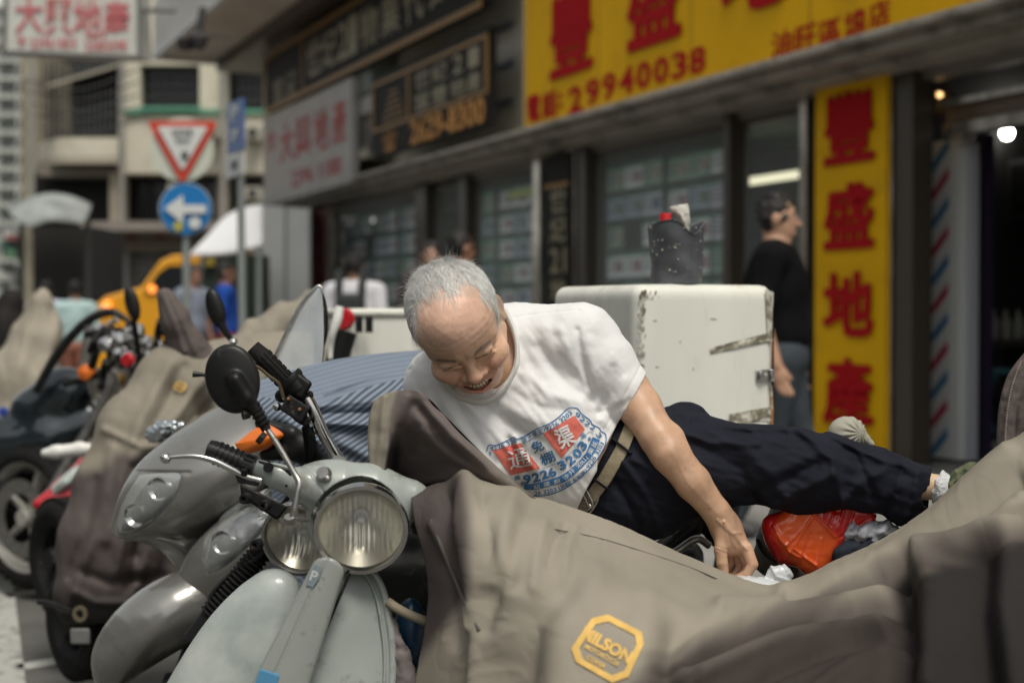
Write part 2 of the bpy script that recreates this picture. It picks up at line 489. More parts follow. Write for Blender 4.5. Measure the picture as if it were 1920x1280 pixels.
def wheel(parent, c, ax, R, tw, spokes=5, rimm=None, name='wheel'):
    """tyre, rim, spokes and disc about an axle"""
    ax, u, w = frame(ax); c = _n(c)
    prof = []
    for k in range(15):
        a = math.pi * (k / 14) - math.pi / 2
        prof.append((R - tw * .5 + tw * .5 * math.cos(a), tw * .5 * math.sin(a)))
    prof = [(R - tw * .75, -tw * .4)] + prof + [(R - tw * .75, tw * .4)]
    t = MB().lathe(prof, c, ax, 48, w)
    for k in range(40):                                           # tread blocks
        a = 2 * math.pi * k / 40
        rad = math.cos(a) * u + math.sin(a) * w; tan = -math.sin(a) * u + math.cos(a) * w
        Rm = np.stack([rad, tan, ax], 1)
        for s in (-1, 1):
            t.box(c + rad * (R - .003) + ax * s * tw * .2 + tan * s * .006, (.008, .022, tw * .22), Rm)
    t.build(name + '_tyre', M_rubber, parent)
    rr = R - tw * .72
    rm = rimm or M_alu
    m = MB().lathe([(rr, -tw * .42), (rr + .008, -tw * .42), (rr - .01, -tw * .2), (rr - .012, tw * .2), (rr + .008, tw * .42), (rr, tw * .42), (rr - .02, tw * .2), (rr - .022, -tw * .2), (rr, -tw * .42)], c, ax, 48, w)
    m.lathe([(0, -.05), (.035, -.05), (.042, -.02), (.042, .02), (.035, .05), (0, .05)], c, ax, 20, w)
    for k in range(spokes):
        a = 2 * math.pi * k / spokes
        rad = math.cos(a) * u + math.sin(a) * w
        m.tube([c + rad * .03, c + rad * rr * .6 + ax * .01, c + rad * (rr - .005)], [.020, .014, .017], 8)
    m.build(name + '_rim', rm, parent)
    d = MB().lathe([(rr * .45, .052), (rr * .72, .052), (rr * .72, .056), (rr * .45, .056), (rr * .45, .052)], c, ax, 40, w)
    d.build('brake_disc', M_alu, parent)

# ---------------------------------------------------------------- the pale green scooter in front
DG = 2.15
sc = thing('scooter', 'pale grey-green vintage scooter with round headlight and scratched legshield', 'scooter', ground_at(610, 2000))
hl = P(677, 991, DG)
hax = vec(P(677, 991, DG), P(700, 1030, DG - .12))
hax = _n([-.04, -.93, -.10]); hax /= np.linalg.norm(hax); hax = _n([.10, -.95, -.22])
lamp(sc, hl, hax, px_len(82, DG), ribs=34, depth=.055, rim=M_chrome)
def headset(p):
    d = s_ell(p, (672, 975, 62), (98, 92, 72))
    d = smin(d, s_chain(p, [((470, 872, 20), 15), ((520, 893, 22), 22), ((575, 912, 30), 34), ((625, 925, 45), 55)], 12), 22)
    d = smin(d, s_ell(p, (620, 905, 60), (75, 44, 48)), 20)
    d = smin(d, s_chain(p, [((700, 920, 70), 52), ((770, 935, 75), 34), ((800, 945, 80), 24)], 12), 24)
    d = smax(d, -s_cyl(p, (677, 991, -60), (664, 968, 110), 86, 2), 3)
    d = smax(d, -(p[:, 2] + 8 - (p[:, 1] - 960) * .0), 6) if False else d
    d = smax(d, -s_cyl(p, (440, 858, 15), (476, 875, 20), 12), 3)
    # seam between the horn and the body
    d = d + ridge(p, [(560, 868), (585, 890), (612, 930), (618, 965)], 2.0, 2.0) * (p[:, 2] < 60)
    return d + .3 * vnoise(p / 30)
sdf_px('headset_casing', headset, (440, 830, -50), (840, 1085, 150), 2.2, DG, M_greenpaint, sc)
MB().lathe([(.0, .006), (.010, .006), (.012, .0), (.012, -.004)], P(607, 888, DG - .003), _n([-.3, -.8, .5]), 16).build('casing_screw', M_alu, sc)
# grip, lever, switch
gq = PV(np.array([(388, 843, 24), (400, 846, 24), (440, 862, 22), (478, 878, 20)]), DG)
grip = MB().tube([gq[0], gq[0] + (gq[1] - gq[0]) * .3, gq[1], gq[2], gq[3]], [.0105, .0165, .0172, .0165, .0162], 20).build('rubber_grip', M_blackpl, sc)
rg = MB()
gd = vec(gq[1], gq[3])
for k in range(5):
    c = gq[1] + gd * (.008 + k * .0085)
    rg.lathe([(.0165, -.0022), (.0188, -.0015), (.0188, .0015), (.0165, .0022)], c, gd, 24)
for k in range(10):
    a = 2 * math.pi * k / 10; _, u, w = frame(gd)
    off = (math.cos(a) * u + math.sin(a) * w) * .0172
    rg.tube([gq[1] + gd * .05 + off, gq[3] - gd * .004 + off], .0016, 5)
rg.build('grip_ribs', M_blackpl, sc)
lv = PV(np.array([(311, 859, -6), (330, 856, -6), (365, 855, -4), (400, 863, -1), (432, 878, 4), (462, 893, 10), (490, 901, 14)]), DG)
MB().tube(lv, [.0042, .0042, .0052, .0062, .0068, .0075, .0085], 14, smooth=40, flat=.75).build('brake_lever', M_chrome, sc)
MB().lathe([(.0001, .0082), (.005, .0065), (.0081, .001), (.0073, -.004), (.004, -.0078), (.0001, -.0085)], P(311, 859, DG - .005), gd, 18).build('lever_ball', M_chrome, sc)
sw = MB()
sw.corners(PV(np.array([(484, 862, 8), (484, 862, 50), (478, 885, 8), (478, 885, 50), (552, 880, 0), (552, 880, 45), (540, 915, 0), (540, 915, 45)]), DG))
sw.build('switch_block', M_blackpl, sc, bevel=.003)
MB().lathe([(0, .004), (.007, .004), (.008, 0), (.008, -.002)], P(503, 876, DG - .006), _n([0, -1, .1]), 18).build('switch_button', M_blackmat, sc)
pv = MB(); pv.corners(PV(np.array([(440, 888, 4), (440, 888, 24), (446, 905, 4), (446, 905, 24), (478, 893, 4), (478, 893, 24), (486, 912, 4), (486, 912, 24)]), DG))
pv.lathe([(0, .006), (.0055, .006), (.0055, -.006), (0, -.006)], P(458, 884, DG), _n([.1, -.4, 1]), 10)
pv.build('lever_pivot', M_blackmat, sc, bevel=.0015)
# mirror and its bent stem
ms = PV(np.array([(543, 978, -52), (550, 962, -58), (557, 925, -56), (561, 905, -52), (551, 885, -46), (520, 832, -40), (492, 790, -36), (482, 768, -34)]), DG)
MB().tube(ms, [.0052, .0052, .0050, .0050, .0046, .0044, .0044, .0048], 12, smooth=50).build('mirror_stem', M_alu, sc)
mc = MB()
mc.tube(PV(np.array([(528, 975, -48), (543, 972, -54), (560, 974, -46), (575, 976, -20)]), DG), .0052, 8, smooth=12, flat=.5)
mc.lathe([(0, .004), (.008, .004), (.009, 0), (.009, -.006), (0, -.008)], P(543, 972, DG - .048), _n([0, -.6, 1]), 14)
mc.build('mirror_clamp', M_alu, sc)
def mirror(p):
    R = np.array(Matrix.Rotation(math.radians(-14), 3, 'Z').to_3x3())
    q = (p - np.array([436, 710, -34])) @ R
    q2 = q / np.array([1, 1, 1])
    k0 = np.linalg.norm(q2[:, :2] / np.array([51, 66]), axis=1)
    disc = (k0 - 1) * 51
    back = np.abs(q[:, 2] - 6 + 10 * (1 - np.clip(k0, 0, 1) ** 2) * 1.0) - 9
    d = smax(disc, back, 9)
    d = smin(d, s_chain(p, [((440, 712, -52), 14), ((462, 745, -46), 13), ((476, 768, -38), 12)], 8), 12)
    d = d - ridge(p, [(462, 752), (474, 770)], 4, .0)
    return d
sdf_px('mirror_housing', mirror, (372, 632, -75), (505, 795, 10), 1.5, DG, M_blackpl, sc)
g = []
Rm = np.array(Matrix.Rotation(math.radians(-14), 3, 'Z').to_3x3())
for k in range(2):
    g.append([Rm @ np.array([47 * math.cos(a) * k, 62 * math.sin(a) * k, 14.0]) + np.array([436, 710, -34]) for a in np.linspace(0, 2 * math.pi, 41)[:-1]])
MB().grid(PV(np.array(g).reshape(-1, 3), DG).reshape(2, 40, 3), wrap=True).build('mirror_glass', M_chrome, sc)
rib = MB()
for k in range(5):
    c = P(476 + k * 4.6, 762 + k * 8, DG - .03)
    rib.lathe([(.0088, -.002), (.0108, -.001), (.0108, .001), (.0088, .002)], c, vec(P(476, 762, DG), P(499, 802, DG)), 14)
rib.tube([P(474, 758, DG - .03), P(500, 806, DG - .03)], [.010, .0075], 12)
rib.build('mirror_boot', M_rubber, sc)
bt = MB(); bt.tube([P(455, 778, DG - .035), P(468, 776, DG - .03)], [.0075, .006], 8); bt.tube([P(486, 818, DG - .03), P(494, 824, DG - .03)], .0095, 8)
bt.build('stem_nut', M_blackmat, sc)

# legshield with rolled rim
def shield_xy(t):
    pts = [(612, 1048), (660, 1052), (695, 1072), (716, 1108), (727, 1160), (734, 1220), (732, 1290), (716, 1380), (690, 1470), (640, 1560), (560, 1600)]
    return pts
out = crom(np.array(shield_xy(0), float), 60)
left = crom(np.array([(604, 1044), (570, 1100), (540, 1180), (508, 1280), (480, 1380), (470, 1480), (480, 1560), (520, 1595), (545, 1600), (552, 1600), (556, 1600)], float), 60)
g = []
for k in range(60):
    row = []
    for s in np.linspace(0, 1, 14):
        x, y = left[k] * (1 - s) + out[k] * s
        row.append((x, y, 30 + 26 * (s - .35) ** 2 * 4 - (y - 1050) * .10))
    g.append(row)
g = np.array(g)
fr = PV(g.reshape(-1, 3), DG).reshape(60, 14, 3)
bkk = PV((g + np.array([0, 0, 3.0])).reshape(-1, 3), DG).reshape(60, 14, 3)
m = MB(); m.grid(fr, flip=True); m.grid(bkk)
m.build('legshield', M_greenpaint, sc)
edge = PV(np.array([(x + 2, y, 30 + 26 * .4225 * 4 - (y - 1050) * .10) for x, y in out]), DG)
MB().tube(edge, .0062, 12, smooth=90).build('legshield_rim', M_greenpaint, sc)
MB().tube(PV(np.array([(x - 13, y + 3, 24 + 26 * .35 * 4 - (y - 1050) * .10) for x, y in out]), DG), .0022, 8, smooth=90).build('legshield_bead', M_greenpaint, sc)
# horn cover panel
def horn(p):
    a = np.array([622, 1052, -8.]); b = np.array([468, 1430, -46.])
    ab = (b - a)[:2]; L = np.linalg.norm(ab); u = ab / L; n = np.array([-u[1], u[0]])
    q = p[:, :2] - a[:2]; t = q @ u; s = q @ n          # s grows to the left
    wl = 30 + t * .085
    zc = a[2] + (b[2] - a[2]) * t / L
    dx = np.abs(s) - wl
    face = zc - p[:, 2] - 22 + 9 * (np.abs(s) / wl) ** 2 + 4 * np.exp(-((s - wl * .38) / 3) ** 2) * (np.abs(s) < wl)
    d = smax(dx, face, 9)
    d = smax(d, p[:, 2] - zc - 40, 3)
    top = -t - 6 + 14 * (np.abs(s) / 30) ** 2
    return smax(smax(d, top, 8), t - 400, 3)
sdf_px('horn_cover', horn, (420, 1035, -90), (690, 1450, 60), 2.3, DG, M_hornpl, sc)
ln = PV(np.array([(640, 1075, -10), (600, 1170, -20), (560, 1275, -29), (520, 1380, -38)]), DG)
MB().tube(ln + np.array([.012, .006, 0]), .0026, 8, smooth=40).build('panel_seam', M_blackpl, sc)
# badge on the horn cover: plain hexagon with a letter
def bp(x, y, z=-34): return PV(np.array([(x, y, z)]), DG)[0]
bc = bp(589, 1079, -33.5)
uy = vec(bp(582, 1100), bp(596, 1060)); ux = vec(bp(580, 1076), bp(600, 1083))
hexa = [(-.0035, .0165), (.0065, .0165), (.0085, .0), (.0035, -.0165), (-.0065, -.0165), (-.0085, .0)]
pl = [bc + ux * a + uy * b for a, b in hexa]
nb = np.cross(ux, uy); nb = nb * (-1 if nb[1] > 0 else 1)
badge = MB().prism(None, pl, [q + nb * .0012 for q in pl]).build('badge', mat('badge_blue_grey', (.20, .25, .27), rough=.4), sc, smooth=False)
mb = MB(); letters(mb, 'P', bc + nb * .0018, ux, uy, h=.016, bold=.03); mb.build('badge_letter', mat('badge_silver', (.5, .52, .5), rough=.4), badge, smooth=False)
MB().box(P(502, 1272, DG - .09), (.03, .01, .02), np.stack([ux, nb, uy], 1)).build('sticker', mat('blue_sticker', (.08, .25, .42), rough=.5), sc)

# front mudguard, swollen and chalky
def fender(p):
    d = s_smooth(p, [((520, 1106, 20), 38), ((500, 1150, 16), 66), ((466, 1216, 10), 90), ((430, 1300, 6), 108), ((392, 1390, 4), 118), ((370, 1450, 4), 118)])
    side = (p[:, 0] - 506) * .906 + (p[:, 1] - 1086) * .423
    tt = np.clip((p[:, 1] - 1080) / 350, 0, 1)
    d = smax(d, (-p[:, 2] - 40 - 34 * tt + .30 * np.maximum(-side, 0)), 40)
    return d - 1.2 * np.exp(-((side + 16) / 10) ** 2)
sdf_px('mudguard', fender, (250, 1040, -145), (610, 1500, 150), 3.0, DG + .06, M_fender, sc)
wheel(sc, P(400, 1560, DG + .10), _n([.92, .3, -.06]), .22, .09, name='front_wheel')
# body behind the shield (seen through gaps): floor, frame, black underparts, seat
fr_ = MB(); fr_.tube(PV(np.array([(650, 1000, 130), (650, 1200, 140), (640, 1500, 170), (700, 1560, 500), (760, 1500, 900)]), DG), .03, 10, smooth=20)
fr_.build('frame_tube', M_blackmat, sc)
def scbody(p):
    d = s_box(p, (760, 1420, 900), (120, 160, 420), r=80)
    return smin(d, s_box(p, (740, 1560, 420), (110, 25, 260), r=15), 40)
sdf_px('rear_body', scbody, (600, 1200, 120), (900, 1620, 1360), 14, DG, M_greenpaint, sc)

# ---------------------------------------------------------------- black motorbike right behind it (chrome bars, second round lamp)
DM = 2.42
mo = thing('motorbike', 'black motorbike with dirty chrome handlebar and round headlight half hidden behind the green scooter', 'motorbike', ground_at(600, 1850))
lamp(mo, P(560, 1010, DM - .02), _n([-.18, -.93, -.24]), px_len(66, DM), name='headlight', ribs=30, depth=.05, rim=M_alu, shell=M_blackpl)
bar = PV(np.array([(742, 915, 40), (700, 902, 30), (664, 886, 20), (634, 860, 10), (610, 820, 0), (588, 770, -5), (575, 745, -6)]), DM)
MB().tube(bar, .0105, 16, smooth=50).build('handlebar', M_chrome, mo)
gp = PV(np.array([(474, 650, -22), (492, 668, -20), (530, 708, -14), (556, 735, -10)]), DM)
MB().tube(gp, [.0125, .0155, .0158, .0158], 18).build('throttle_grip', M_rubber, mo)
gr = MB(); gdv = vec(gp[0], gp[3]); _, gu, gw = frame(gdv)
for k in range(14):
    a = 2 * math.pi * k / 14; off = (math.cos(a) * gu + math.sin(a) * gw) * .0160
    for j in range(7):
        gr.tube([gp[0] + gdv * (.022 + j * .0115) + off, gp[0] + gdv * (.031 + j * .0115) + off], .0016, 4)
gr.build('grip_blocks', M_rubber, mo, kind='stuff')
co = MB()
co.lathe([(.017, -.006), (.0235, -.006), (.0245, 0), (.0225, .006), (.017, .006)], P(545, 706 + 6, DM - .012), gdv, 24)
co.lathe([(.0, -.001), (.021, 0), (.021, .016), (.014, .02)], P(549, 716, DM - .012), gdv, 20)
co.build('grip_collar', M_blackpl, mo)
def swh(p):
    d = s_box(p, (558, 722, -12), (22, 20, 20), np.array(Matrix.Rotation(math.radians(35), 3, 'Z').to_3x3()), 7)
    d = smin(d, s_cap(p, (528, 742, 0), (560, 735, 0), 13, 15), 8)
    return smax(d, -s_sph(p, (541, 708, -32), 5), 2)
sdf_px('switch_housing', swh, (505, 690, -50), (600, 765, 30), 1.8, DM, M_blackpl, mo)
rs = mc2 = MB()
R35 = np.array(Matrix.Rotation(math.radians(25), 3, 'Z').to_3x3())
def mcyl(p):
    R = np.array(Matrix.Rotation(math.radians(33), 3, 'Z').to_3x3())
    d = s_box(p, (553, 766, -24), (24, 17, 18), R, 3)
    d = smin(d, s_box(p, (568, 786, -16), (14, 10, 14), R, 4), 6)
    d = smin(d, s_cap(p, (565, 745, -14), (580, 740, -8), 7, 8), 4)
    return d
sdf_px('brake_reservoir', mcyl, (515, 725, -55), (605, 815, 20), 1.6, DM, M_blackmat, mo)
for x, y in ((541, 747), (562, 767), (577, 733)):
    MB().lathe([(0, .0022), (.0028, .0018), (.003, -.002)], P(x, y, DM - .041 if x < 570 else DM - .02), _n([0, -1, .35]), 10).build('screw', M_rust, mo)
MB().lathe([(0, .006), (.0055, .005), (.0072, .001), (.0068, -.004), (.003, -.006)], P(519, 762, DM - .028), _n([-.3, -.9, .3]), 16).build('pivot_bolt', M_chrome, mo)
MB().tube(PV(np.array([(466, 690, -40), (480, 686, -40), (505, 705, -36), (524, 720, -33), (531, 742, -30), (533, 748, -28)]), DM), [.0035, .0042, .0045, .0045, .005, .005], 10, smooth=30, flat=.6).build('brake_lever', M_bronze, mo)
for nm, pts, r, mt in (('brake_hose', [(572, 790, -10), (580, 815, -6), (586, 850, 10), (580, 890, 40), (590, 930, 70)], .0052, M_rubber),
                       ('cable', [(583, 800, 0), (592, 840, 5), (600, 880, 30), (610, 920, 60)], .0036, M_rubber),
                       ('cable', [(630, 905, 5), (612, 930, 0), (640, 890, -4), (680, 872, 0), (705, 880, 10)], .0036, M_rubber),
                       ('cable', [(570, 800, 0), (574, 850, 20), (560, 900, 40), (520, 960, 60)], .0042, M_rubber),
                       ('cable', [(390, 1146, 40), (400, 1110, 30), (440, 1070, 20), (490, 1040, 10), (520, 990, 20)], .0042, M_rubber),
                       ('cable', [(384, 1190, 30), (388, 1150, 25), (405, 1105, 20), (450, 1060, 20)], .0034, M_blackpl)):
    MB().tube(PV(np.array(pts, float), DM), r, 8, smooth=30).build(nm, mt, mo)
for x, y in ((654, 895), (590, 812)): MB().lathe([(.0108, -.002), (.0128, -.002), (.0128, .002), (.0108, .002)], P(x, y, DM), vec(P(640, 870, DM), P(670, 900, DM)) if x > 600 else _n([.2, 0, -1]), 14).build('cable_tie', M_blackpl, mo)
MB().lathe([(0, .03), (.011, .03), (.0125, .026), (.0125, .0), (.016, -.004), (.016, -.03)], P(627, 888, DM - .06), _n([.35, -.35, .9]), 18).build('steering_stem_cap', M_alu, mo)
for c in ((462, 934), (498, 947), (483, 1020)):
    MB().lathe([(0, .004), (.003, .004), (.0045, .010), (.0085, .010), (.0095, -.004), (0, -.004)], P(*c, DM - .09), _n([-.3, -.9, 0]), 12).build('clamp_bolt', M_blackmat, mo)
bd = MB(); bd.corners(PV(np.array([(450, 905, -70), (450, 905, 0), (452, 930, -70), (452, 930, 0), (540, 950, -60), (540, 950, 0), (520, 975, -60), (520, 975, 0)]), DM))
bd.build('headlight_bracket', M_blackmat, mo, bevel=.004)
fk = MB()
for k in range(17):
    t = k / 16
    c = PV(np.array([(492 - 95 * t, 1030 + 120 * t, 30)]), DM)[0]
    fk.lathe([(.017, -.0035), (.022, 0), (.017, .0035)], c, vec(P(492, 1030, DM), P(397, 1150, DM)), 18)
fk.build('fork_gaiter', M_rubber, mo)
fb = MB(); fb.tube([P(500, 1020, DM + .03), P(360, 1200, DM + .03)], .0175, 14); fb.build('fork_leg', M_blackmat, mo)
wheel(mo, P(300, 1640, DM + .5), _n([.92, .3, 0]), .28, .09, name='front_wheel')
def motank(p):
    d = s_ell(p, (770, 1010, 420), (90, 70, 240))
    d = smin(d, s_box(p, (760, 1150, 500), (90, 120, 340), r=50), 40)
    return smin(d, s_box(p, (1000, 1040, 620), (260, 45, 200), r=40), 40)
sdf_px('tank_and_engine', motank, (650, 900, 120), (1290, 1300, 860), 9, DM, M_blackpl, mo)

# ---------------------------------------------------------------- silver modern scooter
DS = 3.0
sv = thing('scooter', 'silver modern scooter with pointed nose, twin headlights and worn front mudguard', 'scooter', ground_at(420, 1480))
LA = [(262, 890), (300, 887), (338, 890), (322, 935), (286, 978), (240, 1002), (222, 1000), (220, 975), (234, 935)]
LB = [(392, 1010), (420, 962), (470, 930), (515, 912), (528, 925), (512, 970), (470, 1020), (420, 1062), (392, 1072), (384, 1045)]
def sheet(name, rows, n, m_, mt, d0, parent, fold=None):
    g = surf(np.array(rows, float), n, m_); V = g.reshape(-1, 3).copy()
    if fold is not None: V[:, 2] += fold(V)
    W = PV(V, d0)
    o = link(name, W, grid_faces(n, m_), mt, parent, sharp=None)
    k = o.modifiers.new('thickness', 'SOLIDIFY'); k.thickness = .004; k.offset = 0
    return BVHTree.FromPolygons(W.tolist(), grid_faces(n, m_).tolist())
R_flank = [
    [(214, 1000, 90), (232, 925, 90), (262, 870, 95), (308, 828, 105), (362, 790, 120), (418, 756, 140), (480, 722, 170)],
    [(207, 992, 40), (226, 928, 35), (262, 872, 40), (310, 832, 50), (364, 795, 65), (422, 760, 88), (486, 728, 120)],
    [(211, 1000, 12), (244, 942, -8), (288, 884, -12), (343, 840, -2), (398, 800, 16), (458, 764, 44), (530, 728, 84)],
    [(222, 1006, 4), (274, 962, -30), (333, 904, -42), (392, 856, -34), (448, 816, -14), (508, 778, 14), (578, 742, 56)],
    [(238, 1009, 8), (308, 982, -24), (373, 934, -42), (438, 884, -40), (500, 838, -20), (562, 794, 8), (632, 748, 50)],
    [(256, 1011, 26), (334, 1000, 6), (404, 963, -12), (470, 920, -14), (536, 876, 0), (602, 832, 26), (672, 782, 66)],
    [(270, 1012, 70), (346, 1014, 54), (414, 990, 44), (482, 950, 44), (552, 908, 54), (622, 862, 76), (700, 812, 100)]]
rim_ = lambda L: (lambda V: ridge(V, L + L[:1], 3.0, 3.0))
B1 = sheet('front_flank', R_flank, 110, 150, M_silver, DS, sv, lambda V: rim_(LA)(V) + ridge(V, [(255, 884), (355, 886)], 2.5, 3))
R_pod = [
    [(345, 1085, 90), (362, 1030, 60), (402, 985, 50), (452, 950, 54), (512, 922, 64), (590, 895, 84)],
    [(334, 1076, 40), (358, 1034, 8), (402, 990, -8), (455, 956, -4), (515, 930, 14), (594, 902, 40)],
    [(338, 1094, 12), (380, 1050, -26), (428, 1012, -38), (480, 978, -30), (540, 950, -6), (606, 922, 30)],
    [(352, 1118, 6), (402, 1080, -30), (454, 1042, -40), (508, 1004, -30), (562, 972, -2), (622, 940, 34)],
    [(376, 1150, 26), (428, 1118, -6), (482, 1080, -16), (536, 1038, -6), (590, 1000, 22), (642, 962, 54)],
    [(402, 1186, 80), (456, 1160, 56), (514, 1122, 48), (570, 1078, 60), (624, 1034, 84), (668, 992, 110)]]
B2 = sheet('front_pod', R_pod, 90, 120, M_silver, DS - .06, sv, rim_(LB))
B3 = sheet('lower_cowl', [[(236, 1012, 40), (262, 1014, 60), (300, 1030, 80), (330, 1060, 90), (350, 1100, 100)], [(262, 1006, 10), (300, 1012, 16), (338, 1030, 30), (362, 1062, 50), (380, 1110, 70)], [(300, 1000, 20), (345, 1012, 30), (376, 1034, 44), (396, 1070, 60), (410, 1130, 80)], [(360, 980, 60), (400, 1000, 70), (430, 1030, 80), (450, 1080, 100), (460, 1180, 110)]], 30, 50, M_silver, DS, sv)
def drop(pts, F, z0=-150, step=.8):
    P_ = np.array([(x, y, z0) for x, y in pts], float)
    for _ in range(80):
        v = F(P_); mv = np.where(v > .6, np.maximum(v * step, .4), 0)
        if (mv == 0).all(): break
        P_[:, 2] += np.minimum(mv, 20); P_[:, 2] = np.minimum(P_[:, 2], 300)
    return P_
def rays(pts, bvh, dd):
    a = Vector((0, 0, CAMZ)); out = []
    for x, y in pts:
        dv = Vector(P(x, y, 1.0)) - a; h = bvh.ray_cast(a, dv.normalized())
        out.append(h[3] / dv.length if h[0] is not None else dd)
    return np.array(out)
def patch_on(name, poly, src, d0, m, parent, lift=.004, n=12, bulge=.01):
    """lens or backing that sits over a body surface and swells outwards"""
    poly = crom(np.array(poly + poly[:1], float), 49)[:-1]; c = poly.mean(0)
    ts = np.linspace(0.02, 1, n)
    g = np.concatenate([c + (poly - c) * t for t in ts]); tt = np.repeat(ts, 48)
    dd = rays(g, src, d0) if isinstance(src, BVHTree) else d0 + drop(g, src)[:, 2] * d0 / FPX
    for k in range(n - 2, -1, -1):
        pass
    dd = dd - lift - bulge * (1 - tt ** 2)
    W = np.array([P(x, y, d) for (x, y), d in zip(g, dd)])
    return MB().grid(W.reshape(n, 48, 3), wrap=True).build(name, m, parent, sharp=None)
M_lens = mat('clear_scooter_lens', (.75, .78, .78), rough=.04, alpha=.25, spec=1.0, coat=1)
for k, (L, c1, c2, bv) in enumerate(((LA, (300, 915), (256, 965), B1), (LB, (470, 955), (420, 1015), B2))):
    patch_on('headlight_backing', L, bv, DS, mat('lamp_dark_chrome_%d' % k, (.28, .29, .29), rough=.2, metal=1, var=.7, vscale=30, dirt=(.05, .05, .05), dscale=9, dlow=.5, dhigh=.56), sv, lift=.003, bulge=0)
    for c in (c1, c2):
        d_ = rays([c], bv, DS)[0]
        MB().lathe([(px_len(22, DS), .008), (px_len(20, DS), .006), (px_len(15, DS), -.004), (px_len(8, DS), -.010), (0, -.012)], P(*c, d_ - .006), _n([-.35, -.9, -.1]), 24).build('reflector', M_chrome, sv)
    patch_on('headlight_lens', L, bv, DS, M_lens, sv, lift=.014, bulge=.010)
# orange corner lamp and dark cowl under it
org_ = [(440, 832), (478, 803), (500, 795), (528, 810), (528, 820), (500, 842), (470, 850), (450, 848)]
q = np.array([(x, y, -10 - 8 * math.sin(i)) for i, (x, y) in enumerate(org_)], float)
g = []
pl = crom(np.array(org_ + org_[:1], float), 33)[:-1]; cc_ = pl.mean(0)
for t in np.linspace(0.02, 1, 7): g.append([(cc_[0] + (x - cc_[0]) * t, cc_[1] + (y - cc_[1]) * t, -22 + 16 * t * t) for x, y in pl])
g.append([(x, y, 30) for x, y in pl])
MB().grid(PV(np.array(g).reshape(-1, 3), DS - .2).reshape(8, 32, 3), wrap=True).build('indicator_lens', M_orange, sv)
def cowl(p): return smin(s_chain(p, [((500, 850, 20), 14), ((560, 838, 20), 26), ((600, 870, 40), 20)], 12), s_chain(p, [((490, 795, 20), 12), ((545, 815, 10), 16), ((590, 850, 20), 14)], 10), 8)
sdf_px('indicator_cowl', cowl, (470, 770, -30), (640, 905, 80), 2.6, DS - .2, M_blackpl, sv)
def sfend(p):
    q = p * np.array([1, 1, .8])
    d = s_smooth(q, [((206, 1268, -8), 26), ((222, 1230, -14), 42), ((262, 1188, -16), 56), ((318, 1150, -6), 61), ((372, 1124, 14), 55), ((420, 1108, 40), 40)])
    return d
sdf_px('mudguard', sfend, (150, 980, -150), (490, 1330, 150), 3.2, DS, M_silver, sv)
wheel(sv, P(345, 1420, DS + .22), _n([.9, .35, 0]), .19, .10, name='front_wheel')
un = MB(); un.tube(PV(np.array([(420, 1080, 60), (380, 1180, 60), (340, 1300, 60)]), DS), .03, 12); un.build('fork', M_blackmat, sv)
def svbody(p):
    d = s_box(p, (560, 1080, 420), (110, 220, 420), r=70)
    return smin(d, s_ell(p, (680, 1000, 800), (120, 110, 320)), 60)
sdf_px('rear_body', svbody, (420, 820, 40), (830, 1320, 1150), 14, DS, M_blackpl, sv)
# windscreen and mirrors
g = []
for k, (xa, ya, xb, yb) in enumerate([(594, 538, 603, 542), (566, 568, 606, 590), (540, 616, 606, 650), (514, 672, 600, 700), (492, 728, 590, 740)]):
    g.append([(xa + (xb - xa) * s, ya + (yb - ya) * s, -10 * math.sin(s * 3.14)) for s in np.linspace(0, 1, 6)])
g = surf(g, 24, 10)
m = MB(); a_ = PV(g.reshape(-1, 3), 3.05).reshape(24, 10, 3); m.grid(a_, flip=True); m.grid(a_ + np.array([0, .004, 0]))
m.build('windscreen', M_smoke, sv)
def svm(p):
    d = s_ell(p, (598, 590, 0), (17, 54, 14), np.array(Matrix.Rotation(math.radians(-4), 3, 'Z').to_3x3()))
    return smin(d, s_chain(p, [((600, 620, 0), 11), ((598, 660, 4), 9), ((594, 720, 10), 9)], 6), 12)
sdf_px('mirror', svm, (570, 525, -30), (625, 735, 30), 2.2, 3.15, M_blackpl, sv)
sm2 = MB(); sm2.tube(PV(np.array([(440, 645, 0), (425, 625, 0), (412, 600, 0)]), 3.4), [.006, .008, .01], 8, smooth=10)
sm2.build('mirror_stem', M_blackpl, sv)
def svm2(p): return s_ell(p, (404, 578, 0), (17, 38, 10), np.array(Matrix.Rotation(math.radians(-16), 3, 'Z').to_3x3()))
sdf_px('mirror', svm2, (375, 530, -20), (440, 625, 20), 2.4, 3.4, M_blackpl, sv)
MB().lathe([(0, .009), (.0065, .0065), (.009, 0), (.0065, -.0065), (0, -.009)], P(438, 641, 2.9), _n([0, 0, 1]), 16).build('bar_end', M_chrome, sv)
nb_ = MB(); nb_.tube(PV(np.array([(362, 701, 0), (380, 702, 0), (410, 706, 0)]), 2.9), [.007, .0045, .0045], 8); nb_.build('bar_stub', M_blackpl, sv)

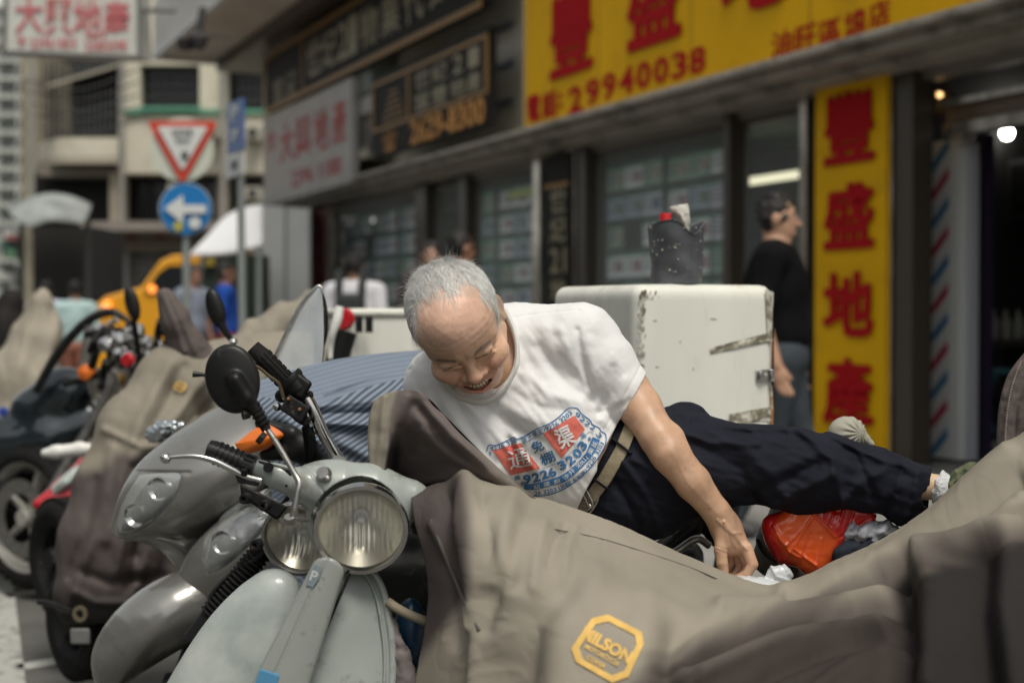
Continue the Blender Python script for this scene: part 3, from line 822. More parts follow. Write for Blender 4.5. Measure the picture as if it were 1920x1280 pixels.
# red-white scooter nose beyond the covered one
DR = 4.9
rd_ = thing('scooter', 'red and white scooter mostly hidden, only its red nose, lens and white mudguard showing', 'scooter', ground_at(200, 1240))
def rnose(p):
    d = s_chain(p, [((70, 945, 0), 10), ((120, 915, 20), 18), ((190, 860, 40), 30), ((260, 810, 60), 34)], 14)
    return smin(d, s_chain(p, [((75, 948, 0), 8), ((140, 935, 10), 16), ((210, 915, 30), 16), ((280, 900, 60), 16)], 10), 10)
sdf_px('nose_cowl', rnose, (50, 760, -50), (320, 970, 120), 3.2, DR, M_redpaint, rd_)
patch_on('headlight_lens', [(95, 915), (125, 885), (155, 868), (165, 885), (140, 910), (105, 925)], rnose, DR, mat('green_grey_lens', (.42, .47, .43), rough=.12, metal=.3, var=.5, vscale=30), rd_, lift=.004, bulge=.02)
def rf(p): return s_chain(p, [((84, 849, 0), 8), ((105, 847, 0), 12), ((150, 842, 5), 13), ((190, 842, 10), 9)], 8)
sdf_px('white_mudguard', rf, (60, 815, -30), (225, 870, 40), 2.6, DR - .2, M_whitepl, rd_)
wheel(rd_, P(170, 1080, DR + .25), _n([.8, .6, 0]), .22, .09, name='front_wheel')
MB().lathe([(0, .014), (.02, .012), (.026, 0), (.02, -.014)], P(240, 675, DR - .3), _n([-.5, -1, 0]), 12).build('red_indicator', M_redpaint, rd_)

# black motorbike at the left edge
DB = 6.0
bm_ = thing('motorbike', 'glossy black motorbike with chrome headlight and light alloy wheel at the left edge', 'motorbike', ground_at(90, 1075))
def btank(p):
    d = s_chain(p, [((60, 770, 20), 42), ((120, 735, 20), 44), ((185, 715, 10), 22)], 20)
    d = smin(d, s_chain(p, [((0, 830, 20), 50), ((80, 820, 20), 46), ((170, 790, 20), 30)], 20), 20)
    return d
sdf_px('tank', btank, (-40, 670, -50), (240, 900, 110), 4, DB, mat('black_tank_paint_sky_tint', (.018, .026, .032), rough=.06, coat=1, metal=.35), bm_)  # slate tint stands in for sky reflected in the black tank
lamp(bm_, P(198, 724, DB - .2), _n([-.30, -.93, -.1]), px_len(32, DB), ribs=20, depth=.08, rim=M_chrome, shell=M_chrome)
wheel(bm_, P(58, 968, DB - .05), _n([-.55, -.82, 0]), .30, .10, spokes=5, rimm=mat('pale_alloy', (.42, .41, .37), rough=.5, metal=.3), name='front_wheel')
fo = MB()
fo.tube(PV(np.array([(215, 700, 0), (180, 780, 0), (120, 880, 0), (70, 965, 0)]), DB - .2), .022, 12, smooth=10)
fo.tube(PV(np.array([(185, 690, 30), (150, 780, 30), (95, 880, 30), (45, 965, 30)]), DB), .022, 12, smooth=10)
fo.build('fork_legs', M_alu, bm_)
MB().tube(PV(np.array([(66, 735, 0), (110, 660, 0), (160, 605, -5), (205, 585, -10), (240, 600, -14)]), DB - .1), [.018, .02, .02, .018, .012], 12, smooth=24).build('windscreen_frame', M_blackpl, bm_)
MB().tube(PV(np.array([(158, 690, 0), (164, 650, 0), (170, 612, 0)]), DB - .2), .022, 10).build('chrome_bar', M_alu, bm_)
MB().tube(PV(np.array([(120, 720, 0), (190, 700, -30), (230, 660, -30), (265, 640, -40)]), DB - .3), .014, 10, smooth=14).build('handlebar', M_blackpl, bm_)
for c in ((210, 640), (222, 665), (190, 625), (243, 655), (236, 640)):
    MB().lathe([(0, .03), (.03, .024), (.04, 0), (.028, -.02)], P(*c, DB - .35), _n([-.2, -1, .2]), 14).build('instrument', M_chrome, bm_)
MB().lathe([(0, .03), (.03, .02), (.036, 0), (.03, -.02)], P(163, 698, DB - .35), _n([-.2, -1, 0]), 12).build('indicator_lens', M_orange, bm_)
eng = MB()
eng.box(P(20, 920, DB + .5), (.5, .5, .45)); eng.tube([P(-30, 900, DB + .1), P(60, 930, DB + .1)], .10, 12)
for k in range(7): eng.box(P(20, 880 + k * 9, DB + .2), (.42, .3, .008))
eng.build('engine', M_blackmat, bm_)
MB().lathe([(0, .01), (.016, .01), (.022, 0), (.015, -.01)], P(6, 772, DB - .1), _n([0, -1, 0]), 12).build('blue_reflector', mat('blue_reflector', (.03, .06, .28), rough=.3), bm_)
def bmir(p): return s_ell(p, (248, 570, 0), (14, 34, 9), np.array(Matrix.Rotation(math.radians(-14), 3, 'Z').to_3x3()))
sdf_px('mirror', bmir, (220, 525, -20), (275, 615, 20), 2.6, DB - .9, M_blackpl, bm_)
MB().tube([P(250, 600, DB - .9), P(266, 700, DB - .8)], .012, 8).build('mirror_stem', M_blackpl, bm_)
# dense tangle of handlebars further back
tg = thing('motorbike', 'chrome and black handlebars, dials and levers of a bike behind the covered scooter', 'motorbike', ground_at(240, 1000))
wse = MB().tube(PV(np.array([(603, 540, -4), (594, 538, -4), (566, 568, -6), (540, 616, -8), (514, 672, -8), (492, 728, -6)]), 3.05), .0035, 8, smooth=30).build('windscreen_edge', M_alu, sv)
rng = np.random.RandomState(5)
k_ = MB(); k2 = MB(); k3 = MB()
for i in range(26):
    x, y = rng.uniform(190, 330), rng.uniform(600, 680); a = rng.uniform(0, 3.1)
    k_.tube(PV(np.array([(x, y, rng.uniform(-40, 40)), (x + 25 * math.cos(a), y + 22 * math.sin(a), rng.uniform(-40, 40)), (x + 45 * math.cos(a), y + 50 * math.sin(a), 0)]), 5.4), rng.uniform(.008, .018), 8, smooth=8)
for i in range(9):
    k2.lathe([(0, .02), (.025, .016), (.032, 0), (.022, -.02)], P(rng.uniform(195, 320), rng.uniform(605, 680), 5.2), _n([-.2, -1, .3]), 12)
for i in range(8):
    x, y = rng.uniform(195, 300), rng.uniform(600, 670)
    k3.tube([P(x, y, 5.25), P(x + rng.uniform(-25, 25), y + rng.uniform(-10, 25), 5.25)], .009, 8)
k_.build('cables_and_levers', M_blackmat, tg); k2.build('dials', M_chrome, tg); k3.build('chrome_bars', M_chrome, tg)
wheel(tg, P(250, 930, 5.9), _n([.8, .6, 0]), .28, .1, name='front_wheel')
MB().tube([P(250, 930, 5.9), P(260, 640, 5.5)], .03, 10).build('fork', M_blackmat, tg)

# ---------------------------------------------------------------- bikes that carry the white boxes, seat rail near the hand
DX = 3.0
bx = thing('motorbike', 'black delivery motorbike whose grab rail and seat show under the man and his arm', 'motorbike', ground_at(1150, 1600))
def rail(p):
    d = s_box(p, (1290, 985, 10), (24, 40, 20), np.array(Matrix.Rotation(math.radians(20), 3, 'Z').to_3x3()), 12)
    d = smin(d, s_cap(p, (1230, 1050, 0), (1300, 990, 0), 22, 16), 10)
    d = smin(d, s_cap(p, (1310, 960, 15), (1345, 1010, 15), 20, 16), 10)
    return d
sdf_px('seat_end', rail, (1180, 925, -40), (1380, 1090, 60), 2.6, 2.75, M_blackpl, bx)
MB().tube(PV(np.array([(1200, 1030, -16), (1250, 1005, -22), (1290, 972, -24), (1300, 940, -10)]), 2.7), .008, 10, smooth=18, flat=.6).build('grab_rail', M_chrome, bx)
MB().tube(PV(np.array([(1215, 1055, -16), (1265, 1035, -26), (1305, 1010, -24), (1330, 1022, -16)]), 2.7), .0075, 10, smooth=18).build('grab_rail', M_alu, bx)
def bxb(p):
    d = s_box(p, (1150, 1060, 60), (170, 50, 90), r=35)
    return smin(d, s_box(p, (1180, 1180, 150), (200, 90, 90), r=50), 30)
sdf_px('seat', bxb, (940, 980, -60), (1420, 1300, 280), 9, 2.85, M_blackpl, bx)
wheel(bx, P(1260, 1330, 3.2), _n([.9, .4, 0]), .29, .1, name='rear_wheel')
MB().box(P(1270, 860, 3.55), (.42, .42, .03)).build('luggage_plate', M_blackmat, bx)
MB().tube([P(1180, 900, 3.5), P(1180, 1200, 3.4)], .02, 8).build('carrier_strut', M_blackmat, bx)
MB().tube([P(1380, 900, 3.5), P(1330, 1200, 3.4)], .02, 8).build('carrier_strut', M_blackmat, bx)
# ================================================================ ground
M_asph = mat('worn_asphalt', (.10, .098, .09), rough=.9, var=.25, vscale=3, bump=.5, bscale=120, dirt=(.12, .118, .11), dscale=2, dlow=.5, dhigh=.7)
M_paint = mat('worn_road_paint', (.40, .40, .37), rough=.8, dirt=(.12, .12, .11), dscale=14, dlow=.52, dhigh=.64)
M_pave = mat('pale_paving', (.24, .235, .22), rough=.75, var=.15, vscale=4, bump=.2, bscale=60)
M_kerb = mat('kerb_stone', (.27, .265, .25), rough=.85, var=.2, vscale=6)
M_conc = mat('grey_render', (.30, .295, .28), rough=.85, var=.12, vscale=2, dirt=(.18, .17, .16), dscale=3, dlow=.55, dhigh=.75)
M_cremw = mat('cream_painted_render', (.60, .56, .45), rough=.8, var=.08, vscale=1.2, dirt=(.34, .31, .25), dscale=1.6, dlow=.55, dhigh=.8)
M_green = mat('green_trim_paint', (.10, .30, .20), rough=.6)
M_darkwin = mat('dark_window_glass', (.015, .018, .02), rough=.15, spec=.6)
M_grille = mat('dark_window_grille', (.05, .05, .05), rough=.6)
M_steelfr = mat('stainless_frame', (.55, .51, .45), rough=.22, metal=.9, var=.4, vscale=9, stretch=(1, 1, .4))
M_darkfr = mat('dark_bronze_frame', (.065, .054, .043), rough=.35, spec=.5)
M_yellow = mat('yellow_sign_panel', (.78, .43, .004), rough=.6, spec=.15, var=.08, vscale=1.2, dirt=(.55, .30, .01), dscale=2.5, dlow=.52, dhigh=.8)
M_red = mat('red_sign_lettering', (.42, .006, .010), rough=.7, spec=.15)
M_black = mat('black_sign_panel', (.014, .013, .012), rough=.6, spec=.2)
M_gold = mat('gold_sign_trim', (.26, .13, .02), rough=.4, metal=.3)
M_goldlet = mat('pale_gold_lettering', (.27, .235, .14), rough=.45)
M_orlet = mat('orange_lettering', (.55, .24, .03), rough=.5)
M_pinkp = mat('faded_white_sign_panel', (.46, .44, .42), rough=.5, dirt=(.30, .27, .25), dscale=3, dlow=.5, dhigh=.8)
M_pinkl = mat('faded_red_lettering', (.48, .10, .10), rough=.6)
M_whsign = mat('white_sign_panel', (.55, .56, .52), rough=.5, dirt=(.42, .40, .33), dscale=1.4, dlow=.45, dhigh=.8)
M_shut = mat('grey_roller_shutter', (.20, .20, .19), rough=.5, metal=.4, var=.1, vscale=4)
M_shopglass = mat('shop_window_glass', (.9, .95, .93), rough=.03, alpha=.07, spec=.5)
M_int = mat('dim_shop_interior', (.20, .25, .21), rough=.8, var=.2, vscale=2)
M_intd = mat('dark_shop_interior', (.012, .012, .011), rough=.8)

gm = MB()
gm.grid(np.array([[(x, y, 0) for x in np.linspace(-70, 70, 15)] for y in np.linspace(-30, 120, 16)]), flip=False)
go = gm.build('road', M_asph, None, smooth=False); tag(go, kind='structure')
# flip check is done by the renderer; the sheet is two sided

# facade frame: u runs away along the shop front, n towards the street
FO = np.array([2.52, 10.5]); FU = np.array([-0.4133, 0.9106]); FN = np.array([-0.9106, -0.4133])
def Wf(u, z, n=0.0):
    q = FO + FU * u + FN * n
    return np.array([q[0], q[1], z])
def fu(px, n=0.0):
    """distance along the facade where a pixel column meets it"""
    k = (px - 960) / FPX
    a = FO + FN * n
    return (k * a[1] - a[0]) / (FU[0] - k * FU[1])
def fz(px, py, n=0.0):
    q = FO + FN * n + FU * fu(px, n)
    return CAMZ + (585 - py) / FPX * q[1]
RF = np.stack([np.append(FU, 0), np.append(FN, 0), [0, 0, 1.]], 1)
def fbox(mb, u0, u1, z0, z1, n0, n1):
    c = Wf((u0 + u1) / 2, (z0 + z1) / 2, (n0 + n1) / 2)
    return mb.box(c, (abs(u1 - u0), abs(n1 - n0), abs(z1 - z0)), RF)
UXL = -np.append(FU, 0)                     # reading direction on the facade (left to right in view)
def pw(px, w, n): return abs(fu(px - w / 2, n) - fu(px + w / 2, n))
def ftext(body, u, z, n, w, h, bold=0.0, depth=.012, space=1.0, fat=0):
    """solid sign letters on the facade, centred at u, z"""
    v, f, sz = text_geo(body, bold, 0, 2, space)
    fr = _n(Wf(u, z, n)) + v[:, :1] * (w / sz[0]) * UXL + v[:, 1:2] * (h / sz[1]) * np.array([0, 0, 1.])
    m = MB(); m.add(fr, f)
    if fat:                                             # heavy poster strokes
        for k in range(8):
            a = k * math.pi / 4
            m.add(fr + (UXL * math.cos(a) * w + np.array([0, 0, 1.]) * math.sin(a) * h) * fat + np.append(FN, 0) * .0015 * (k + 1), f)
    return m

# pavement with kerb: road side edge runs parallel to the shops
KN = 4.35
pv_ = MB()
fbox(pv_, -12, 60, -.02, .125, -.3, KN - .15)
pvo = pv_.build('pavement', M_pave, None, smooth=False); tag(pvo, kind='structure')
kb = MB()
for k in range(60): fbox(kb, -10 + k * 1.0, -10 + k * 1.0 + .985, -.02, .135, KN - .15, KN)
kbo = kb.build('kerb', M_kerb, None, smooth=False, bevel=.01); tag(kbo, kind='structure')
# bay lines on the road
def road_line(name, pts, w, z=.004):
    g = []
    for i, p_ in enumerate(pts):
        a = _n(ground_at(*p_)); j = min(i, len(pts) - 2)
        t = vec(ground_at(*pts[j]), ground_at(*pts[j + 1])); s = np.array([t[1], -t[0], 0])
        g.append([a + s * w / 2 + [0, 0, z], a - s * w / 2 + [0, 0, z]])
    o = MB().grid(np.array(g)).build(name, M_paint, None, smooth=False); tag(o, kind='structure'); return o
def vec(a, b): v = _n(b) - _n(a); return v / np.linalg.norm(v)
road_line('road_marking', [(36, 1420), (22, 1280), (6, 1100), (-6, 950), (-16, 820), (-26, 720), (-32, 660)], .085)
road_line('road_marking', [(10, 1118), (75, 1110)], .09)
road_line('road_marking', [(36, 1252), (190, 1225)], .09)

# ================================================================ the near shop block
blk = thing('shop_building', 'near shop building with estate agency windows under a long row of signboards', 'building', Wf(8, 0, 0))
w_ = MB()
ZB = fz(990, 238, .52) - .03; ZL = ZB - .004; UE = fu(497, .1)
fbox(w_, -14, UE, ZL + .1, 9.5, -.4, .12)                              # wall above the shops
o = w_.build('wall', M_cremw, blk, smooth=False)
# upper storey stripes seen between the signs: tiled bands
b_ = MB()
for k in range(9): fbox(b_, fu(985), fu(905), 3.5 + k * .42, 3.56 + k * .42, .12, .15)
b_.build('blue_grey_band', mat('blue_grey_band', (.16, .18, .22), rough=.7), blk, smooth=False)
le = MB()
fbox(le, -14, UE, ZL - .05, ZL, -.1, .62); fbox(le, -14, UE, ZL - .12, ZL - .05, -.1, .50); fbox(le, -14, UE, ZL - .18, ZL - .12, -.1, .30)
le.build('canopy_ledge', mat('stained_ledge', (.36, .33, .28), rough=.5, dirt=(.10, .09, .08), dscale=3, dlow=.48, dhigh=.7), blk, smooth=False, bevel=.01)
# overhanging slab at the upper left
sl_ = MB()
fbox(sl_, fu(1010), 16.9, 5.71, 6.6, .13, 2.0)
sl_.build('overhang_slab', mat('overhang_render', (.58, .56, .53), rough=.85, var=.12, vscale=2), blk, smooth=False)
sb = MB(); fbox(sb, fu(1010), 16.93, 5.62, 5.75, 1.9, 2.03); fbox(sb, 16.85, 16.95, 5.62, 5.75, .13, 1.897); sb.build('overhang_lip', mat('lip_paint', (.62, .63, .62), rough=.8), blk, smooth=False)
sh_ = MB(); fbox(sh_, fu(1100), fu(500), 5.5, 5.7, .122, .9); sh_.build('dark_soffit_box', M_darkfr, blk, smooth=False)
iw = MB()
fbox(iw, .58, UE, 0.1, 3.0, -2.6, -2.5); fbox(iw, .58, UE, 2.95, 3.0, -2.5, -.17); fbox(iw, .58, UE, .118, .13, -2.5, -.28)
iw.build('shop_back_wall', M_int, blk, smooth=False)
# pillars and frames: (left px, right px, material)
PILL = [(497, 528, M_conc), (612, 626, M_steelfr), (786, 806, M_darkfr), (868, 882, M_darkfr), (1008, 1020, M_steelfr), (1070, 1086, M_steelfr), (1094, 1106, M_darkfr), (1365, 1378, M_darkfr), (1508, 1522, M_steelfr), (1662, 1682, M_steelfr), (1690, 1722, M_darkfr)]
for a, b, m_ in PILL:
    p_ = MB(); fbox(p_, fu(b), fu(a), .12, ZL - .16, -.12, .06); p_.build('pillar', m_, blk, smooth=False, bevel=.006)
hd = MB()
for a, b in ((530, 612), (626, 786), (882, 1008), (1106, 1508), (1722, 2050)): fbox(hd, fu(b), fu(a), 2.80, ZL - .18, -.16, -.02)
hd.build('shutter_housing', mat('shutter_box', (.24, .215, .19), rough=.5, metal=.3), blk, smooth=False)
sw_ = MB()
for a, b in ((626, 786), (806, 868), (882, 1008), (1106, 1365)): fbox(sw_, fu(b), fu(a), .12, .55, -.14, -.02)
sw_.build('stall_riser', mat('riser_tiles', (.12, .11, .10), rough=.4, var=.3, vscale=5), blk, smooth=False)
# windows with rows of listing sheets
M_sheets = [mat('listing_sheet_%s' % k, c_, rough=.6, var=.35, vscale=26, stretch=(1, 1, 3)) for k, c_ in (('pale', (.70, .78, .78)), ('grey', (.50, .53, .60)), ('green', (.26, .40, .33)), ('blue', (.34, .43, .52)))]
M_hdr = mat('green_listing_header', (.05, .20, .12), rough=.6)
rng = np.random.RandomState(4)
sheetmesh = {}
def listing(parent, u, z, w, h, n, mi):
    """a listing sheet: paper with a coloured header strip, a photo block and text lines"""
    key = (round(w, 3), round(h, 3), mi)
    if key not in sheetmesh:
        m = MB()
        m.box((0, 0, 0), (w, .004, h)); m.box((0, .004, h * .42), (w * .96, .004, h * .12)); m.box((-w * .22, .004, -h * .05), (w * .42, .004, h * .5))
        for k in range(4): m.box((w * .24, .004, h * (.22 - k * .16)), (w * .40, .004, h * .05))
        me = bpy.data.meshes.new('listing_sheet'); me.from_pydata(np.concatenate(m.v).tolist(), [], m.f); me.materials.append(M_sheets[mi]); me.materials.append(M_hdr); me.materials.append(mat('sheet_photo_%d' % mi, [(.30, .20, .22), (.12, .16, .22), (.28, .27, .22), (.14, .2, .15)][mi], rough=.6, var=.5, vscale=30)); me.materials.append(mat('sheet_text', (.07, .08, .09), rough=.6))
        for i, p_ in enumerate(me.polygons): k = i // 6; p_.material_index = [0, 1, 2][k] if k < 3 else 3
        sheetmesh[key] = me
    o = bpy.data.objects.new('listing_sheet', sheetmesh[key]); COL.objects.link(o); o.parent = parent
    o.location = Vector(Wf(u, z, n)) - org(parent)
    o.rotation_euler = (0, float(rng.normal() * .012), math.atan2(FU[1], FU[0])); o.scale = (float(rng.uniform(.86, 1.04)), 1, float(rng.uniform(.9, 1.05)))
    KIDS.setdefault(parent.name, []).append(o)
def shop_window(name, a, b, zt, zb, rows_, lab=None, cols_=None):
    u0, u1 = fu(b), fu(a)
    g_ = MB(); fbox(g_, u0, u1, zb, zt, -.075, -.065)
    win = g_.build(name, M_shopglass, blk, smooth=False)
    f_ = MB()
    for uu in (u0, u1): fbox(f_, uu - .03, uu + .03, zb, zt, -.12, -.03)
    fbox(f_, u0, u1, zt - .05, zt, -.118, -.032); fbox(f_, u0, u1, zb, zb + .05, -.118, -.032)
    f_.build('window_frame', M_darkfr, win, smooth=False)
    if rows_:
        nc = cols_ or int((u1 - u0 - .1) / .36)
        cw = (u1 - u0 - .12) / nc; rh = (zt - zb - .22) / rows_
        for r in range(rows_):
            for c_ in range(nc):
                if rng.uniform() < .03: continue
                listing(win, u0 + .06 + cw * (c_ + .5), zt - .14 - rh * (r + .5), cw * .88, rh * .82, -.11 - .02 * ((c_ * 7 + r * 3) % 3), int(rng.choice([0, 0, 1, 2, 3])))
    return win
shop_window('shop_window', 626, 786, 2.80, .58, 6)
shop_window('shop_window', 806, 868, 2.80, .58, 0)
shop_window('shop_window', 882, 1008, 2.80, .58, 7)
shop_window('shop_window', 1106, 1365, 2.80, .58, 7)
shop_window('glass_door', 1378, 1508, 2.80, .16, 0)
# glimpses inside: strip lamp, counter, blue map, yellow strip over the sheets
lm = MB(); fbox(lm, fu(1500, -1.2), fu(1376, -1.2), 2.44, 2.50, -1.25, -1.15)
lo_ = lm.build('strip_lamp', mat('dim_strip_lamp', (.75, .72, .50), rough=.5, emit=1.0), blk, smooth=False)
mp = MB(); fbox(mp, fu(1468, -2.4), fu(1385, -2.4), 1.75, 2.12, -2.49, -2.46); mp.build('blue_wall_map', mat('blue_wall_map', (.02, .10, .22), rough=.6, var=.3, vscale=5), blk, smooth=False)
yb = MB(); fbox(yb, fu(1006, -.1), fu(955, -.1), 2.50, 2.58, -.105, -.09); yb.build('green_header_strip', mat('yellow_green_strip', (.42, .50, .12), rough=.6, emit=.0), blk, smooth=False)
bl_ = MB(); fbox(bl_, fu(1355, -.5), fu(1120, -.5), .2, 2.6, -.62, -.58); bl_.build('display_backing', M_int, blk, smooth=False)
bl_ = MB(); fbox(bl_, fu(1000, -.5), fu(890, -.5), .2, 2.6, -.62, -.58); fbox(bl_, fu(770, -.5), fu(636, -.5), .2, 2.6, -.62, -.58); bl_.build('display_backing', M_int, blk, smooth=False)

# the barber's open front on the right
bar_ = thing('barber_shop', 'dark open barber shop front at the right with striped panel and bare bulb', 'shop', Wf(-1.2, .12, -1))
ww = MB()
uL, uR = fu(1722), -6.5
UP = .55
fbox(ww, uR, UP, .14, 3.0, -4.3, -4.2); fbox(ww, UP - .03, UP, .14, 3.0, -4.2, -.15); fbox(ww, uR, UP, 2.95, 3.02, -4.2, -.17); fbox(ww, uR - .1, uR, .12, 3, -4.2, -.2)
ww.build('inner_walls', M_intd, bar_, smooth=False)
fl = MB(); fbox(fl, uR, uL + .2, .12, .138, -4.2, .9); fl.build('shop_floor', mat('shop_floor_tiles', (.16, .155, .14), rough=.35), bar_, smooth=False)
pn = MB(); fbox(pn, fu(1800, -.36), fu(1738, -.36), .16, 2.42, -.42, -.36)
pno = pn.build('striped_panel', mat('white_barber_panel', (.62, .62, .60), rough=.4), bar_, smooth=False)
M_bb = mat('barber_blue', (.03, .17, .32), rough=.5); M_br = mat('barber_red', (.42, .02, .06), rough=.5)
for k in range(11):
    z = 2.36 - k * .205; m_ = M_br if k % 2 else M_bb
    a_, b2 = fu(1741, -.36), fu(1778, -.36)
    s_ = MB(); pts = [Wf(a_, z - .20, -.357), Wf(b2, z, -.357), Wf(b2, z + .07, -.357), Wf(a_, z - .13, -.357)]
    s_.prism(None, pts, [q_ + np.append(FN, 0) * .004 for q_ in pts]); s_.build('stripe', m_, pno, smooth=False)
p2 = MB(); fbox(p2, fu(1822, -.4), fu(1801, -.4), .16, 2.38, -.46, -.40); p2.build('white_post', mat('white_post', (.42, .43, .46), rough=.4), bar_, smooth=False)
p3 = MB(); fbox(p3, fu(1842, -.5), fu(1824, -.5), .16, 2.45, -.60, -.52); p3.build('purple_post', mat('purple_black_post', (.03, .02, .045), rough=.4), bar_, smooth=False)
tr = MB(); fbox(tr, fu(2050), fu(1722), 2.42, 2.50, -.34, -.20); fbox(tr, fu(2050), fu(1722), 2.62, 2.66, -.30, -.16); tr.build('steel_transom', M_steelfr, bar_, smooth=False)
sg = MB(); fbox(sg, fu(2050), fu(1722), 2.50, 2.62, -.26, -.24); sg.build('plastic_sheet', mat('brown_plastic_sheet', (.16, .12, .08), rough=.25), bar_, smooth=False)
MB().lathe([(0, .02), (.09, .02), (.11, 0), (.10, -.02), (.07, -.01), (.05, .02)], P(1764, 190, 10.1), (-.9, -.4, 0), 20).build('extractor_fan', M_darkfr, bar_)
for k, (x, y) in enumerate(((1741, 196), (1740, 218), (1742, 232), (1762, 178))):
    MB().lathe([(0, .02), (.014, .014), (.02, 0), (.014, -.014), (0, -.02)], P(x, y, 10.0), (0, 0, 1), 10).build('warm_glint_bead', mat('warm_bead_%d' % k, (1, .62, .25), emit=2.2), bar_)  # small warm emissive beads
bp_ = P(1888, 250, 11.6)
bulb = MB().lathe([(0, .05), (.03, .042), (.05, .01), (.048, -.018), (.03, -.045), (0, -.055)], bp_, (0, 0, -1), 18).build('bulb', mat('lit_bulb', (1, .96, .86), emit=18), bar_)
MB().tube([bp_ + [0, 0, .06], bp_ + [0, 0, .9]], .008, 6).build('bulb_cord', M_blackmat if 'M_blackmat' in globals() else M_grille, bar_)
sv_ = MB(); fbox(sv_, .12, .5, .92, .98, -3.0, -1.2); fbox(sv_, .12, .5, .55, .58, -3.0, -1.2)
for k in range(6): fbox(sv_, .10, .12, .14, .92, -1.22 - k * .3, -1.20 - k * .3)
sv_.build('shelf_rack', mat('dark_rack', (.05, .045, .04), rough=.5), bar_, smooth=False)
for k in range(9):
    q_ = Wf(.3, .98, -2.4 + k * .13)
    bt_ = MB().lathe([(0, 0), (.045, 0), (.048, .02), (.045, .14), (.02, .2), (.016, .24), (0, .24)], q_, (0, 0, 1), 12)
    o = bt_.build('bottle', mat('pale_bottle_%d' % k, (.30, .29, .25), rough=.3), None); tag(o, 'dim pale bottle, %s from the left on the rack inside the barber shop' % ['ninth', 'eighth', 'seventh', 'sixth', 'fifth', 'fourth', 'third', 'second', 'first'][k], 'bottle', 'bottles on the barber shop rack')
tb_ = thing('folding_stool', 'teal folding stool standing just inside the dark barber shop', 'folding stool', P(1850, 830, 10.6))
M_teal = mat('teal_metal', (.02, .14, .16), rough=.4)
MB().box(P(1845, 694, 10.6), (.34, .28, .03)).build('seat', M_teal, tb_)
for a, b in (((1826, 700), (1866, 812)), ((1868, 700), (1826, 812))):
    MB().tube([P(*a, 10.5), P(*b, 10.5)], .014, 8).build('leg', M_teal, tb_); MB().tube([P(*a, 10.75), P(*b, 10.75)], .014, 8).build('leg', M_teal, tb_)
pf = thing('picture_frame', 'black framed picture hanging at the right edge inside the barber shop', 'picture', Wf(fu(1930, -2), 1.7, -2))
m = MB(); fbox(m, fu(1960, -2), fu(1896, -2), 1.95, 2.45, -2.0, -1.95); m.build('frame', M_grille, pf, smooth=False)
m = MB(); fbox(m, fu(1955, -2), fu(1902, -2), 1.99, 2.41, -1.95, -1.945); m.build('picture', M_black, pf, smooth=False)
hb = MB().tube(PV(np.array([(1828, 262, 0), (1836, 290, 0), (1838, 320, 0), (1832, 340, 0)]), 10.6), [.03, .06, .07, .03], 10, smooth=12).build('hanging_cloth', mat('rust_orange_cloth', (.25, .07, .02), rough=.8), None)
tag(hb, 'rust orange cloth bundle hanging by the barber shop post', 'cloth')

# ---------------------------------------------------------------- signs on the near block
def panel(name, lab, px0, px1, z0, z1, n0, n1, m_, cat='sign'):
    u0, u1 = fu(px1, n1), fu(px0, n1)
    t_ = thing(name, lab, cat, Wf((u0 + u1) / 2, z0, n0))
    m = MB(); fbox(m, u0, u1, z0, z1, n0, n1); m.build('panel', m_, t_, smooth=False)
    return t_, u0, u1
ys, u0, u1 = panel('shop_sign', 'long yellow signboard with big red Chinese characters and telephone number', 984, 2300, ZB, ZB + 1.5, .30, .52, M_yellow)
jn = MB()
for k in range(9): fbox(jn, u1 - 1.6 * k - .006, u1 - 1.6 * k + .006, ZB + .02, ZB + 1.48, .5201, .523)
jn.build('panel_joint', mat('panel_joint', (.30, .17, .01), rough=.7), ys, smooth=False, kind='stuff')
fr_s = MB(); fbox(fr_s, u0, u1, ZB - .001, ZB + .02, .521, .545); fbox(fr_s, u1 - .02, u1 + .02, ZB, ZB + 1.5, .515, .54); fr_s.build('sign_edge', mat('weathered_edge', (.30, .24, .12), rough=.6), ys, smooth=False)
def put(parent, body, px, py, n, h, w, m_, bold=0, name='lettering', space=1.0):
    fat = 0
    if bold > .03: fat = .022; w = w * .94; h = h * .94; bold = .012
    o = ftext(body, fu(px, n), fz(px, py, n), n, w, h, bold, space=space, fat=fat).build(name, m_, parent, smooth=False)
    return o
for ch, x, y, w, h in (('豐', 1070, 62, 82, 160), ('盛', 1224, -2, 104, 178), ('地', 1412, -72, 130, 190), ('產', 1650, -160, 150, 210)):
    put(ys, ch, x, y, .53, h / FPX * (FO[1] + FU[1] * fu(x, .53)), pw(x, w, .53), M_red, .045, 'big_character')
for ch, x, y, w in (('電', 1000, 205, 24), ('話', 1030, 196, 28), (':', 1050, 190, 8), ('2', 1078, 188, 26), ('9', 1110, 174, 26), ('9', 1141, 163, 26), ('4', 1173, 152, 28), ('0', 1205, 142, 28), ('0', 1238, 133, 28), ('3', 1272, 124, 29), ('8', 1306, 115, 31)):
    put(ys, ch, x, y, .53, (50 if ch != ':' else 28) / FPX * (FO[1] + FU[1] * fu(x, .53)), pw(x, w, .53), M_red, .03, 'phone_character')
for ch, x, y in (('油', 1463, 84), ('旺', 1508, 74), ('區', 1554, 64), ('總', 1600, 45), ('店', 1645, 28)):
    put(ys, ch, x, y, .53, 48 / FPX * (FO[1] + FU[1] * fu(x, .53)), pw(x, 40, .53), M_red, .014, 'small_character')
yv = thing('shop_sign', 'tall yellow vertical sign with four red Chinese characters on the pillar', 'sign', Wf(fu(1594, .1), .12, .1))
ua, ub = fu(1660, .1), fu(1527, .1)
